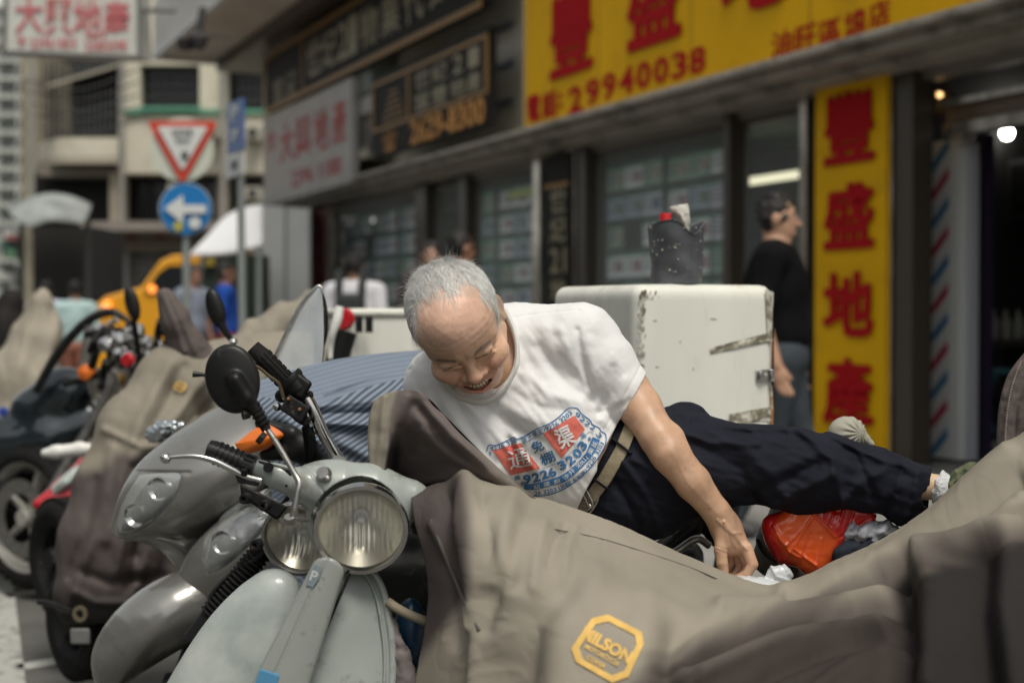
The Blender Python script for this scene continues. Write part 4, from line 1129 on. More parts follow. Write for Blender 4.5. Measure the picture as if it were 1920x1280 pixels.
m = MB(); fbox(m, ua, ub, fz(1594, 842, .1), fz(1594, 138, .1), .05, .10); m.build('panel', M_yellow, yv, smooth=False)
m = MB(); fbox(m, ua, ub, fz(1594, 842, .1) , fz(1594, 138, .1), -.12, .045); m.build('pillar_core', M_darkfr, yv, smooth=False)
for ch, y0, y1 in (('豐', 172, 308), ('盛', 342, 468), ('地', 508, 632), ('產', 668, 800)):
    put(yv, ch, 1590, (y0 + y1) / 2, .112, (y1 - y0) / FPX * 10.45, pw(1590, 96, .112), M_red, .05, 'big_character')
# two black and gold agency boards
def board(px0, px1, ytop0, ybot0, n, lab, rows_, m_=M_black, trims=True):
    """board whose left end spans ytop0..ybot0 at px0"""
    z1, z0 = fz(px0, ytop0, n), fz(px0, ybot0, n)
    t_, a, b = panel('agency_sign', lab, px0, px1, z0, z1, n - .1, n, m_)
    return t_, a, b, z0, z1
t1, a, b, z0, z1 = board(500, 905, 108, 215, .62, 'upper black and gold agency signboard under the overhang', None)
g_ = MB()
for zz in (z0 + .03, z1 - .05): fbox(g_, a, b, zz - .035, zz + .035, .621, .64)
for uu in (b - .04, fu(570, .62), a + .04): fbox(g_, uu - .03, uu + .03, z0 + .066, z1 - .086, .621, .638)
g_.build('gold_trim', M_gold, t1, smooth=False)
for k, ch in enumerate('世紀21物業代理'):
    x = [590, 618, 643, 662, 692, 732, 776, 826][k] if k < 8 else 870
    uu = fu(x, .64); put(t1, ch, x, 0, .64, (z1 - z0) * .56, pw(x, [26, 26, 20, 18, 34, 36, 38, 40][k] if k < 8 else 20, .64), M_goldlet, .02, 'character').location.z += 0
for o in KIDS[t1.name]:
    if o.name.startswith('character'):
        zs = [v.co.z for v in o.data.vertices]; mid = (min(zs) + max(zs)) / 2 + org(t1).z
        o.location.z += (z0 + z1) / 2 - mid
put(t1, '富豐', 535, 165, .64, .40, pw(535, 44, .64), mat('dim_gold_mark', (.16, .13, .07), rough=.5), .02, 'emblem_character')
t2, a, b, z0, z1 = board(700, 916, 150, 298, .66, 'square black agency sign with gold characters and orange phone number', None)
g_ = MB(); zm = z0 + (z1 - z0) * .33
for zz in (zm, z1 - .10): fbox(g_, a, b, zz - .02, zz + .02, .661, .68)
for uu in (fu(768, .66), b - .03, a + .03): fbox(g_, uu - .03, uu + .03, zm + .03, z1 - .13, .661, .678)
g_.build('gold_trim', M_gold, t2, smooth=False)
hh = (z1 - .13 - zm - .03)
for r, row in enumerate(('世紀21', '富豐地產')):
    for k, ch in enumerate(row):
        x = (792, 824, 858, 888)[k]; zc = z1 - .13 - hh * (.27 + .5 * r)
        m = ftext(ch, fu(x, .68), zc, .68, pw(x, 28 if ch not in '21' else 20, .68), hh * .40, .012); m.build('character', M_goldlet, t2, smooth=False)
m = ftext('☎', fu(731, .68), (z0 + zm) / 2 - .02, .68, pw(731, 26, .68), .26, .0); m.build('telephone_mark', M_orlet, t2, smooth=False)
m = ftext('2629-8300', fu(835, .68), (z0 + zm) / 2 - .01, .68, pw(835, 138, .68), .30, .03); m.build('phone_number', M_orlet, t2, smooth=False)
MB_ = MB()
for k in range(5): fbox(MB_, fu(737 + 20 - 3 * k, .68), fu(737 - 20 + 3 * k, .68), zm + .08 + k * .08, zm + .105 + k * .08, .66, .675)
MB_.build('house_emblem', M_gold, t2, smooth=False)
# faded white and red board
t3, a, b, z0, z1 = board(497, 660, 225, 385, .62, 'faded white board with pale red characters on the shop fascia', None, M_pinkp)
for ch, x in zip('大興地產', (538, 568, 602, 636)):
    m = ftext(ch, fu(x, .63), z0 + (z1 - z0) * .62, .63, pw(x, 27, .63), .62, .012); m.build('character', M_pinkl, t3, smooth=False)
m = ftext('大', fu(509, .63), z0 + (z1 - z0) * .72, .63, pw(509, 16, .63), .36, .03); m.build('character', M_pinkl, t3, smooth=False)
m = ftext('2396 1188', fu(590, .63), z0 + (z1 - z0) * .2, .63, pw(590, 92, .63), .26, .012); m.build('phone_number', M_pinkl, t3, smooth=False)
# grubby plates between boards
pl_ = thing('notice_plates', 'grubby pale notice plates between the faded board and the black sign', 'notice', Wf(fu(680, .5), 3.4, .4))
for k, (x0, x1, za, zb, c_) in enumerate(((662, 697, 4.15, 4.75, (.20, .23, .21)), (662, 698, 3.86, 4.1, (.42, .40, .38)), (662, 697, 3.40, 3.82, (.10, .09, .09)), (672, 690, 3.28, 3.45, (.5, .48, .38)))):
    m = MB(); fbox(m, fu(x1, .5), fu(x0, .5), za, zb, .14, .5); m.build('plate', mat('plate_paint_%d' % k, c_, rough=.6, var=.3, vscale=6), pl_, smooth=False)
st_ = thing('trim_strip', 'stained white strip with red marks above the square black sign', 'trim', Wf(fu(800, .6), 4.9, .5))
for z_ in (4.78,):
    m = MB(); fbox(m, fu(985, .6), fu(560, .6), 4.72, 4.86, .45, .60); m.build('strip', mat('stained_strip', (.40, .37, .34), rough=.6, dirt=(.35, .12, .10), dscale=1.5, dlow=.5, dhigh=.62), st_, smooth=False)
# vertical narrow signs
vs = thing('agency_sign', 'narrow vertical black sign with gold characters between shop windows', 'sign', Wf(fu(1045, .1), .2, .1))
m = MB(); fbox(m, fu(1068, .1), fu(1022, .1), .3, fz(1045, 290, .1), .06, .10); m.build('panel', M_black, vs, smooth=False)
for ch, y in (('世', 375), ('紀', 430), ('21', 488), ('地', 545), ('產', 600)):
    m = ftext(ch, fu(1046, .11), fz(1046, y, .11), .11, pw(1046, 30, .11), .26, .02); m.build('character', M_goldlet, vs, smooth=False)
m = MB(); fbox(m, fu(1068, .1), fu(1022, .1), fz(1045, 352, .1), fz(1045, 344, .1), .101, .115); m.build('gold_trim', M_gold, vs, smooth=False)
vp = thing('shop_sign', 'narrow vertical faded pink sign with red characters at the far end', 'sign', Wf(fu(598, .1), .2, .1))
m = MB(); fbox(m, fu(611, .1), fu(584, .1), .2, fz(598, 378, .1), .06, .10); m.build('panel', mat('pink_sign_panel', (.40, .26, .25), rough=.6), vp, smooth=False)
for ch, y in (('大', 408), ('興', 447), ('地', 486), ('產', 524)):
    m = ftext(ch, fu(598, .11), fz(598, y, .11), .11, pw(598, 20, .11), .30, .012); m.build('character', M_pinkl, vp, smooth=False)
# camera under the overhang
cc_ = P(372, 75, 15.5)
sc_ = thing('security_camera', 'dark dome camera hanging from the overhang soffit', 'camera', cc_)
MB().lathe([(0, -.12), (.06, -.10), (.10, -.03), (.11, .03), (.07, .07), (0, .08)], cc_, (0, 0, 1), 18).build('dome', M_grille, sc_)
MB().tube([cc_ + [0, 0, .08], cc_ + [.05, 0, .35]], .04, 8).build('bracket', M_grille, sc_)
MB().box(cc_ + [-.14, -.05, -.06], (.12, .2, .1)).build('lamp_box', M_blackmat if 'M_blackmat' in globals() else M_grille, sc_)
cable = MB().tube([cc_ + [0, 0, .02], cc_ + [.2, 0, .04], cc_ + [.36, 0, .02]], .015, 6).build('arm', M_grille, sc_)

# hanging projecting sign, upper left
hs = thing('hanging_sign', 'white projecting sign with large red Chinese characters at the upper left', 'sign', P(130, 100, 17))
DH = 17.0
def scr(x, y, d=DH): return P(x, y, d)
cs = [(12, -20), (260, -20), (262, 108), (8, 98)]
a4 = [scr(*c_) for c_ in cs]; b4 = [q_ + np.array([.05, .35, 0]) for q_ in a4]
MB().prism(None, a4, b4).build('panel', M_whsign, hs, smooth=False)
fr2 = MB()
for i in range(4): fr2.tube([a4[i], a4[(i + 1) % 4]], .03, 6)
fr2.build('frame', M_shut, hs)
for ch, x in zip('大興地產', (54, 110, 164, 218)):
    v, f, sz = text_geo(ch, .014, 0, 2); q_ = scr(x, 28 + (x - 54) * .05, DH - .02)
    k_ = .34 / sz[0]; k2_ = .46 / sz[1]
    link('character', q_ + v[:, :1] * k_ * np.array([1, 0, 0]) + v[:, 1:2] * k2_ * np.array([0, 0, 1.]), f, mat('pinkish_red_letter', (.50, .13, .14), rough=.6) if ch == '大' else bpy.data.materials['pinkish_red_letter'], hs, smooth=False)
for body, x, w in (('☎', 40, .12), ('23961853', 100, .55), ('23803598', 198, .50)):
    v, f, sz = text_geo(body.replace(' ', ''), .02, 0, 2); q_ = scr(x, 78 + (x - 40) * .05, DH - .02)
    link('phone_number', q_ + v[:, :1] * (w / sz[0]) * np.array([1, 0, 0]) + v[:, 1:2] * (.13 / sz[1]) * np.array([0, 0, 1.]), f, bpy.data.materials['pinkish_red_letter'], hs, smooth=False)
MB().tube([scr(262, 20, DH + .1), scr(330, 20, DH + .1)], .03, 6).build('bracket', M_shut, hs)

# ================================================================ cream corner building across the street
DB_ = 30.0
cb_ = thing('corner_building', 'cream corner apartment building with green trim, dark windows and rounded balcony', 'building', ground_at(300, 700))
def qb(mb, x0, x1, y0, y1, d0, d1, dl=None, dr=None):
    """box between pixel columns and rows from distance d0 back to d1"""
    A = [P(x0, y1, d0), P(x0, y0, d0)]; Bv = [P(x1, y1, d0), P(x1, y0, d0)]
    bk_ = np.array([0, d1 - d0, 0])
    v = [A[0], A[1], A[0] + bk_, A[1] + bk_, Bv[0], Bv[1], Bv[0] + bk_, Bv[1] + bk_]
    return mb.corners(v)
m = MB()
qb(m, 222, 262, -60, 325, 30, 30.6); qb(m, 262, 374, 202, 325, 30, 30.6); qb(m, 262, 374, -60, 122, 30, 30.6); qb(m, 374, 426, -60, 325, 30, 30.6); qb(m, 426, 520, 213, 325, 30, 30.6); qb(m, 426, 520, -60, 130, 30, 30.6)
qb(m, 222, 520, -60, 700, 31.4, 31.7)
m.build('wall', M_cremw, cb_, smooth=False)
m = MB(); qb(m, 222, 520, 205, 213, 29.9, 30.02); qb(m, 262, 374, 200, 206, 29.86, 30.02); m.build('green_sill_band', M_green, cb_, smooth=False)
for x0, x1, y0, y1 in ((262, 374, 122, 202), (426, 520, 130, 213)):
    m = MB(); qb(m, x0, x1, y0, y1, 30.35, 30.4); wn_ = m.build('window', M_darkwin, cb_, smooth=False)
    m = MB()
    for k in range(9): qb(m, x0 + (x1 - x0) * (k + .5) / 9 - 1.2, x0 + (x1 - x0) * (k + .5) / 9 + 1.2, y0, y1, 30.25, 30.3)
    for k in range(4): qb(m, x0, x1, y0 + (y1 - y0) * k / 4, y0 + (y1 - y0) * k / 4 + 1.5, 30.2, 30.24)
    m.build('grille', M_grille, wn_, smooth=False)
m = MB(); qb(m, 205, 232, 325, 700, 30.2, 30.6); qb(m, 408, 426, 325, 700, 30.2, 30.6); qb(m, 222, 520, 420, 440, 29.6, 30.3); m.build('ground_floor_piers', mat('dirty_cream_pier', (.36, .32, .25), rough=.8, var=.2, vscale=3), cb_, smooth=False)
m = MB(); qb(m, 150, 520, 415, 432, 28.9, 30.5); m.build('shop_canopy', mat('canopy_strip', (.26, .23, .20), rough=.8), cb_, smooth=False)
m = MB(); qb(m, 160, 520, 434, 470, 29.8, 29.95); m.build('shop_fascia', mat('dim_fascia', (.22, .19, .15), rough=.7, dirt=(.25, .04, .04), dscale=.8, dlow=.52, dhigh=.6), cb_, smooth=False)
for x in (247, 300, 345): 
    m = MB(); qb(m, x - 9, x + 9, 436, 448, 29.75, 29.79); m.build('red_sign_tile', mat('dark_red_tile', (.22, .02, .02), rough=.6), cb_, smooth=False)
for i, (x0, x1, c_) in enumerate(((110, 165, (.07, .065, .06)), (168, 205, (.16, .16, .15)), (232, 300, (.22, .22, .21)), (302, 408, (.09, .09, .085)), (426, 520, (.06, .06, .06)))):
    m = MB()
    for k in range(16): qb(m, x0, x1, 440 + k * 16, 454.5 + k * 16, 30.42 + (k % 2) * .02, 30.5)
    m.build('roller_shutter', mat('shutter_paint_%d' % i, c_, rough=.6), cb_, smooth=False)
m = MB(); qb(m, 208, 222, 458, 482, 30.1, 30.2); m.build('yellow_notice', mat('yellow_notice', (.5, .28, .05), rough=.6), cb_, smooth=False)
m = MB(); qb(m, 212, 240, 470, 700, 30.0, 30.2); m.build('pale_column', mat('pale_column', (.34, .33, .31), rough=.7), cb_, smooth=False)
for x0, x1 in ((234, 406), (428, 520)):
    m = MB(); qb(m, x0, x1, 330, 414, 30.9, 31.0); m.build('window', M_darkwin, cb_, smooth=False)
    m = MB()
    for k in range(7): qb(m, x0 + (x1 - x0) * k / 7, x0 + (x1 - x0) * k / 7 + 2, 330, 414, 30.8, 30.88)
    m.build('grille', M_grille, cb_, smooth=False)
for k, (x, y) in enumerate(((392, 232), (470, 236), (440, 60), (330, 345), (470, 350))):
    a_ = thing('air_conditioner', 'beige air conditioner box, %s on the cream corner building' % ['under the left window, right end', 'under the right hand window', 'beside the upper right window', 'below the traffic sign', 'at the lower right'][k], 'air conditioner', P(x, y, 29.6))
    m = MB(); qb(m, x - 16, x + 16, y, y + 24, 29.4, 29.98); m.build('casing', mat('ac_casing_%d' % k, (.42, .40, .33), rough=.7), a_, smooth=False)
    MB().lathe([(0, .01), (.09, .01), (.10, 0), (0, -.005)], P(x + 3, y + 12, 29.38), (0, -1, 0), 16).build('fan_grille', M_grille, a_)
pp = MB()
for x in (229, 418, 60): pp.tube([P(x, -60, 29.8), P(x, 420, 29.8)], .06, 8)
pp.build('drain_pipe', mat('drain_pipe_paint', (.28, .27, .24), rough=.6), cb_, kind='stuff')
wi = MB()
for k in range(5): wi.tube([P(40 + 9 * k, 150 + 22 * k, 28), P(150, 168 + 20 * k, 28.5), P(260, 130 + 24 * k, 29)], .015, 5, smooth=12)
wo = wi.build('overhead_wires', M_grille, None); tag(wo, 'thin black service wires sagging in front of the cream building', 'wires', kind='stuff')
# balcony side: recess, floors and rounded parapet
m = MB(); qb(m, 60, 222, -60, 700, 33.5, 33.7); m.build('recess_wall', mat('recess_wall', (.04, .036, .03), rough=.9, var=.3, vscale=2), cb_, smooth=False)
m = MB(); qb(m, 135, 222, 118, 255, 31.0, 31.05); m.build('balcony_grille_back', M_darkwin, cb_, smooth=False)
m = MB()
for k in range(14): qb(m, 80 + k * 10, 82 + k * 10, 120, 262, 30.1, 30.15)
for k in range(4): qb(m, 80, 222, 140 + k * 36, 142 + k * 36, 30.04, 30.08)
m.build('balcony_grille', M_grille, cb_, smooth=False)
def rounded(y0, y1, r, nm, m_, x_in=222, x_out=66, dback=32.5):
    g = []
    path = [(x_in, 29.9), (150, 29.9), (112, 30.0), (88, 30.4), (74, 31.1), (x_out, 32.2), (x_out - 4, dback)]
    pth = crom(np.array(path, float), 40)
    out_ = []
    for y in (y0, y1): out_.append([P(x, 585 - (585 - y) * 29.9 / d, d) for x, d in pth])
    inn = []
    for y in (y1, y0): inn.append([P(x + (10 if x < 200 else 0), 585 - (585 - y) * 29.9 / d, d + .22) for x, d in pth])
    m = MB(); m.grid(np.array([out_[0], out_[1], inn[0], inn[1], out_[0]])); return m.build(nm, m_, cb_, sharp=30)
rounded(258, 292, 0, 'balcony_parapet', M_cremw)
rounded(292, 306, 0, 'balcony_underside_edge', mat('balcony_edge', (.42, .38, .30), rough=.8))
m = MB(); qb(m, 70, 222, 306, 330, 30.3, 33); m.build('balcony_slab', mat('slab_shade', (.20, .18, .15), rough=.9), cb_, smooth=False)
rounded(-40, 70, 0, 'upper_balcony', M_cremw, x_out=80)
m = MB(); v = [P(84, 160, 29.8), P(84, 166, 29.8), P(84, 160, 31), P(84, 166, 31), P(225, 118, 29.8), P(225, 124, 29.8), P(225, 118, 31), P(225, 124, 31)]; m.corners(v); m.build('sloping_awning', mat('grey_awning', (.34, .31, .25), rough=.8), cb_, smooth=False)
m = MB(); qb(m, 40, 90, 100, 700, 31.5, 34); m.build('side_wall', mat('side_wall', (.30, .27, .20), rough=.9, var=.35, vscale=1.5), cb_, smooth=False)
m = MB(); qb(m, 60, 205, 322, 440, 31.0, 31.2); m.build('dark_shop_recess', M_intd, cb_, smooth=False)
cnp = thing('market_canopy', 'translucent pale awning over the dark stall in front of the corner building', 'awning', P(110, 400, 26))
rows = [[(12, 390, 0), (50, 372, 0), (90, 362, 0), (130, 366, 0), (172, 382, 0)], [(16, 396, -60), (50, 386, -70), (90, 378, -80), (130, 384, -70), (168, 398, -60)], [(30, 410, -120), (55, 420, -130), (90, 402, -140), (130, 408, -130), (160, 412, -120)], [(50, 425, -130), (62, 424, -140), (92, 414, -150), (125, 416, -140), (150, 420, -130)]]
g = surf(rows, 14, 26); link('canopy_sheet', PV(g.reshape(-1, 3), 25), grid_faces(14, 26), mat('pale_awning_sheet', (.26, .28, .27), rough=.6, var=.4, vscale=2), cnp, sharp=None).modifiers.new('thickness', 'SOLIDIFY').thickness = .03
m = MB(); m.tube([P(40, 420, 24.5), P(40, 690, 24.5)], .05, 8); m.tube([P(165, 410, 24.5), P(165, 690, 24.5)], .05, 8); m.build('pole', M_grille, cnp)
stl = thing('market_stall', 'dark covered market stall below the pale awning', 'stall', ground_at(100, 710))
m = MB(); qb(m, 62, 175, 425, 560, 25.5, 27.5); m.build('tarpaulin', mat('black_tarpaulin', (.022, .021, .02), rough=.7), stl, smooth=False)
m = MB(); qb(m, 70, 170, 560, 700, 25.7, 27.3); m.build('counter', M_intd, stl, smooth=False)

# pale towers far down the street
for i, (x0, x1, y0, d, c_, lab) in enumerate(((-260, 34, -400, 75, (.62, .64, .60), 'pale distant tower block at the left edge with rows of windows'), (30, 62, -200, 62, (.50, .52, .48), 'narrow grey-green distant tower beside the corner building'))):
    t_ = thing('tower_block', lab, 'building', ground_at(x1, 650))
    m = MB(); qb(m, x0, x1, y0, 640, d, d + 10); m.build('wall', mat('tower_render_%d' % i, c_, rough=.8, var=.12, vscale=.4), t_, smooth=False)
    wm = bpy.data.meshes.new('window')
    k = 0
    for yy in range(20, 560, 34):
        for xx in ((4, 20) if i == 0 else (36, 50)):
            m = MB(); qb(m, xx, xx + 9, yy, yy + 19, d - .12, d - .02); m.build('window', M_darkwin, t_, smooth=False); k += 1
    m = MB()
    for yy in range(10, 560, 34): qb(m, x0, x1 + 1, yy, yy + 4, d - .5, d)
    m.build('balcony_slabs', mat('tower_slab_%d' % i, (.55, .56, .52), rough=.8), t_, smooth=False, kind='stuff')
cw_ = thing('scaffold_clutter', 'cluttered shop signs and coloured stalls far down the street', 'stall', ground_at(30, 660))
rng = np.random.RandomState(9)
for k in range(34):
    x, y = rng.uniform(-5, 72), rng.uniform(420, 600); w, h = rng.uniform(6, 20), rng.uniform(5, 22)
    m = MB(); qb(m, x, x + w, y, y + h, 38 + rng.uniform(0, 3), 41.5)
    c_ = [(.35, .33, .30), (.30, .10, .10), (.05, .14, .12), (.45, .38, .2), (.03, .03, .03), (.10, .20, .12), (.5, .5, .48)][rng.randint(7)]
    m.build('stall_board', mat('stall_board_%d' % k, c_, rough=.7), cw_, smooth=False)

# building mass on the camera's side of the street keeps the canyon closed
far_ = thing('street_end_building', 'dim grey building closing the gap behind the truck', 'building', ground_at(480, 680))
m = MB(); qb(m, 380, 640, 300, 700, 36, 40); m.build('wall', mat('dim_wall', (.12, .115, .105), rough=.9), far_, smooth=False)

# ================================================================ traffic signs
M_pole = mat('galvanised_pole', (.28, .31, .30), rough=.5, metal=.3)
DP1, DP2 = 13.0, 11.0
gy = thing('traffic_sign', 'give way triangle above a round blue left-arrow sign on one grey pole', 'road sign', ground_at(349, 585 + 1.2 * FPX / DP1))
base = P(349, 585, DP1); MB().tube([np.array([base[0], base[1], 0]), P(349, 262, DP1)], .035, 12).build('pole', M_pole, gy)
def disc(c, r, th=.012, seg=40): return MB().lathe([(0, -th), (r, -th), (r, 0), (0, 0)], c, (0, -1, 0), seg)
s_ = DP1 / FPX
disc(P(341, 280, DP1 - .045), 60 * s_).build('round_backing_board', mat('pale_backing_board', (.55, .58, .50), rough=.6, dirt=(.4, .4, .25), dscale=3, dlow=.55, dhigh=.7), gy, smooth=False)
def tri(c, w, h, y, m_, nm):
    pts = [P(c[0] - w, c[1] - h * .42, y), P(c[0] + w, c[1] - h * .42, y), P(c[0], c[1] + h * .58, y)]
    pts = [np.array(q_) for q_ in pts]
    r = []
    for i in range(3):
        a, b, c2 = pts[i - 1], pts[i], pts[(i + 1) % 3]
        for t in (.94, 1.0, 1.06):
            q_ = b + (a - b) * max(0, (1.0 - t)) * .9 + (c2 - b) * max(0, (t - 1.0)) * .9
            r.append(b + ((a - b) * .06 if t < 1 else (c2 - b) * .06 if t > 1 else ((a - b) + (c2 - b)) * .018))
    return MB().prism(None, r, [q_ + np.array([0, .012, 0]) for q_ in r]).build(nm, m_, gy, smooth=False)
tri((342, 277), 67, 118, DP1 - .07, mat('sign_red', (.55, .05, .025), rough=.4), 'red_triangle_border')
tri((342, 272), 48, 84, DP1 - .09, mat('sign_white', (.62, .64, .62), rough=.4), 'white_triangle')
def ltr(body, x, y, d, w, h, m_, parent, bold=.02, name='lettering'):
    v, f, sz = text_geo(body, bold, 0, 2); q_ = P(x, y, d)
    return link(name, q_ + v[:, :1] * (w * d / FPX / sz[0]) * np.array([1, 0, 0]) + v[:, 1:2] * (h * d / FPX / sz[1]) * np.array([0, 0, 1.]), f, m_, parent, smooth=False)
M_sgnk = mat('sign_black', (.04, .04, .045), rough=.5)
ltr('GIVE', 342, 248, DP1 - .106, 40, 12, M_sgnk, gy); ltr('WAY', 343, 264, DP1 - .106, 30, 10, M_sgnk, gy); ltr('讓', 346, 291, DP1 - .106, 15, 16, M_sgnk, gy)
disc(P(348, 392, DP1 - .045), 50 * s_).build('round_border', mat('sign_rim_pale', (.40, .44, .44), rough=.5), gy, smooth=False)
disc(P(348, 392, DP1 - .065), 47.5 * s_).build('round_blue_disc', mat('sign_blue', (.01, .17, .45), rough=.4), gy, smooth=False)
ar = [(308, 391), (343, 365), (343, 384), (386, 384), (386, 400), (343, 400), (343, 418)]
pts = [P(x, y, DP1 - .09) for x, y in ar]; MB().prism(None, pts, [q_ + np.array([0, .01, 0]) for q_ in pts]).build('white_arrow', bpy.data.materials['sign_white'], gy, smooth=False)
disc(P(365, 418, DP1 - .085), 11 * s_).build('white_sticker', bpy.data.materials['sign_white'], gy, smooth=False)
disc(P(334, 424, DP1 - .085), 9 * s_).build('yellow_sticker', mat('sticker_yellow', (.45, .40, .06), rough=.5), gy, smooth=False)
for y in (300, 380): MB().box(P(349, y, DP1 - .01), (.09, .05, .04)).build('clamp', M_pole, gy)
pg = thing('traffic_sign', 'narrow blue parking sign seen at an angle on a thin grey pole', 'road sign', ground_at(456, 585 + 1.2 * FPX / DP2))
base = P(456, 585, DP2); MB().tube([np.array([base[0], base[1], 0]), P(450, 200, DP2)], .030, 12).build('pole', M_pole, pg)
ax = vec([0, 0, 0], [.10, .28, 0])
def pquad(x0, x1, yt0, yb0, yt1, yb1, d0, d1, nm, m_, off=0):
    a = [P(x0, yt0, d0), P(x1, yt1, d1), P(x1, yb1, d1), P(x0, yb0, d0)]
    nrm = np.cross(a[1] - a[0], a[3] - a[0]); nrm /= np.linalg.norm(nrm); nrm *= (-1 if nrm[1] > 0 else 1)
    a = [q_ + nrm * off for q_ in a]
    return MB().prism(None, a, [q_ - nrm * .012 for q_ in a]).build(nm, m_, pg, smooth=False), a, nrm
_, a, nrm = pquad(426, 456, 194, 292, 183, 280, DP2 + .25, DP2 - .3, 'blue_panel', mat('parking_blue', (.015, .10, .33), rough=.4))
ex = (a[1] - a[0]); ey = (a[0] - a[3])
v, f, sz = text_geo('P', .03, 0, 2); link('lettering', (a[0] + a[2]) / 2 + ey * .25 + nrm * .004 + v[:, :1] * ex * .5 / sz[0] + v[:, 1:2] * ey * .28 / sz[1], f, bpy.data.materials['sign_white'], pg, smooth=False)
v, f, sz = text_geo('⇡', .05, 0, 2) if False else text_geo('7', .05, 0, 2); link('bike_mark', (a[0] + a[2]) / 2 - ey * .18 + nrm * .004 + v[:, :1] * ex * .6 / sz[0] + v[:, 1:2] * ey * .2 / sz[1], f, bpy.data.materials['sign_white'], pg, smooth=False)
_, a, nrm = pquad(424, 456, 296, 336, 284, 324, DP2 + .25, DP2 - .3, 'white_plate', bpy.data.materials['sign_white'])
ex = (a[1] - a[0]); ey = (a[0] - a[3]); v, f, sz = text_geo('■', .0, 0, 2); link('black_mark', (a[0] + a[2]) / 2 + nrm * .004 + v[:, :1] * ex * .35 / sz[0] + v[:, 1:2] * ey * .4 / sz[1], f, M_sgnk, pg, smooth=False)

# ================================================================ yellow van, truck and canopy
DV = 21.0
van = thing('van', 'yellow van with sloping bonnet and dark side window, orange lamps given a glow', 'van', ground_at(330, 585 + 1.2 * FPX / DV))
def sidebody(pts, y0, y1): 
    a = [P(x, y, y0) for x, y in pts]; b = [P(x, y, y0) + np.array([0, y1 - y0, 0]) for x, y in pts]; return MB().prism(None, a, b)
prof = [(168, 600), (170, 578), (196, 556), (240, 543), (262, 540), (282, 512), (300, 488), (322, 478), (420, 474), (470, 474), (470, 760), (168, 760)]
sidebody(prof, DV, DV + 1.7).build('body', mat('yellow_van_body_paint', (.78, .36, .02), rough=.3, coat=.6), van, smooth=False, bevel=.05)
wp = [(272, 547), (296, 512), (316, 498), (362, 497), (362, 545)]
sidebody(wp, DV - .012, DV + .02).build('side_window', M_darkwin, van, smooth=False)
sidebody([(372, 547), (372, 497), (440, 497), (440, 547)], DV - .012, DV + .02).build('side_window', M_darkwin, van, smooth=False)
ws = [(262, 538), (300, 487), (302, 489), (265, 541)]
MB().prism(None, [P(x, y, DV + .12) for x, y in [(258, 541), (262, 538), (301, 486), (298, 484)]], [P(x, y, DV + .12) + np.array([0, 1.45, 0]) for x, y in [(258, 541), (262, 538), (301, 486), (298, 484)]]).build('windscreen', M_darkwin, van, smooth=False)
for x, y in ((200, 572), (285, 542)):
    MB().lathe([(0, .02), (.05, .015), (.06, 0), (.05, -.03)], P(x, y, DV - .04), (-.2, -1, 0), 16).build('indicator_lamp', mat('amber_lamp_glow_%d' % x, (1, .30, .05), emit=1.3), van)  # emission imitates sun on the amber lenses
MB().lathe([(0, .02), (.06, .015), (.07, 0), (.05, -.03)], P(196, 580, DV - .03), (-.3, -1, 0), 16).build('headlight', M_whitepl if 'M_whitepl' in globals() else M_pole, van)
for x in (240, 500):
    c_ = P(x, 585, DV); c_ = np.array([c_[0], DV + .05, .32])
    MB().lathe([(0, -.12), (.2, -.12), (.31, -.09), (.32, 0), (.31, .09), (.2, .1), (0, .1)], c_, (0, -1, 0), 28).build('wheel', M_grille, van)
m = MB(); m.tube([P(272, 548, DV - .02), P(445, 548, DV - .02)], .02, 6); m.build('waist_trim', M_grille, van)

tk = thing('truck', 'white box truck with plain grey-white cargo body beside the shops', 'truck', ground_at(530, 585 + 1.2 * FPX / 21))
DTk = 20.5
m = MB(); v = [P(485, 640, DTk), P(485, 384, DTk), P(470, 640, DTk + 3), P(472, 388, DTk + 3), P(583, 640, DTk), P(583, 392, DTk), P(584, 640, DTk + 5), P(584, 400, DTk + 5)]
m.corners(v); m.build('cargo_body', mat('truck_panel_white', (.78, .79, .77), rough=.5, var=.05, vscale=2), tk, smooth=False, bevel=.02)
m = MB()
for x in (487, 535, 581): m.tube([P(x, 386, DTk - .02), P(x, 640, DTk - .02)], .02, 6)
m.build('door_frame', mat('truck_frame_grey', (.40, .41, .40), rough=.5), tk)
m = MB(); qb(m, 490, 580, 640, 690, DTk + .1, DTk + 4); m.build('chassis', M_grille, tk, smooth=False)
for x in (500, 570): MB().lathe([(0, -.15), (.4, -.15), (.42, 0), (.4, .15), (0, .15)], np.array([P(x, 600, DTk)[0], DTk + .5, .42]), (1, 0, 0), 24).build('wheel', M_grille, tk)
ca = thing('canopy', 'white pitched fabric canopy beside the truck', 'canopy', ground_at(430, 585 + 1.2 * FPX / 19))
rows = [[(446, 392, 0), (470, 386, 0), (492, 384, 0)], [(420, 408, -20), (455, 400, -20), (492, 396, -10)], [(390, 440, -40), (440, 432, -50), (492, 428, -30)], [(358, 474, -60), (425, 470, -70), (492, 455, -50)], [(360, 480, -55), (426, 478, -66), (492, 463, -48)]]
g = surf(rows, 24, 18); link('canopy_cloth', PV(g.reshape(-1, 3), 18.5), grid_faces(24, 18), mat('white_canopy_cloth', (.78, .79, .80), rough=.8), ca, sharp=None).modifiers.new('thickness', 'SOLIDIFY').thickness = .03
m = MB(); m.tube([P(385, 472, 18.2), P(372, 520, 18.2), P(365, 690, 18.2)], .04, 8); m.tube([P(486, 456, 18.2), P(486, 690, 18.2)], .04, 8); m.build('pole', M_pole, ca)
m = MB(); qb(m, 378, 486, 476, 700, 19.4, 20.2); m.build('dark_back', mat('dark_green_back', (.02, .03, .022), rough=.8), ca, smooth=False)
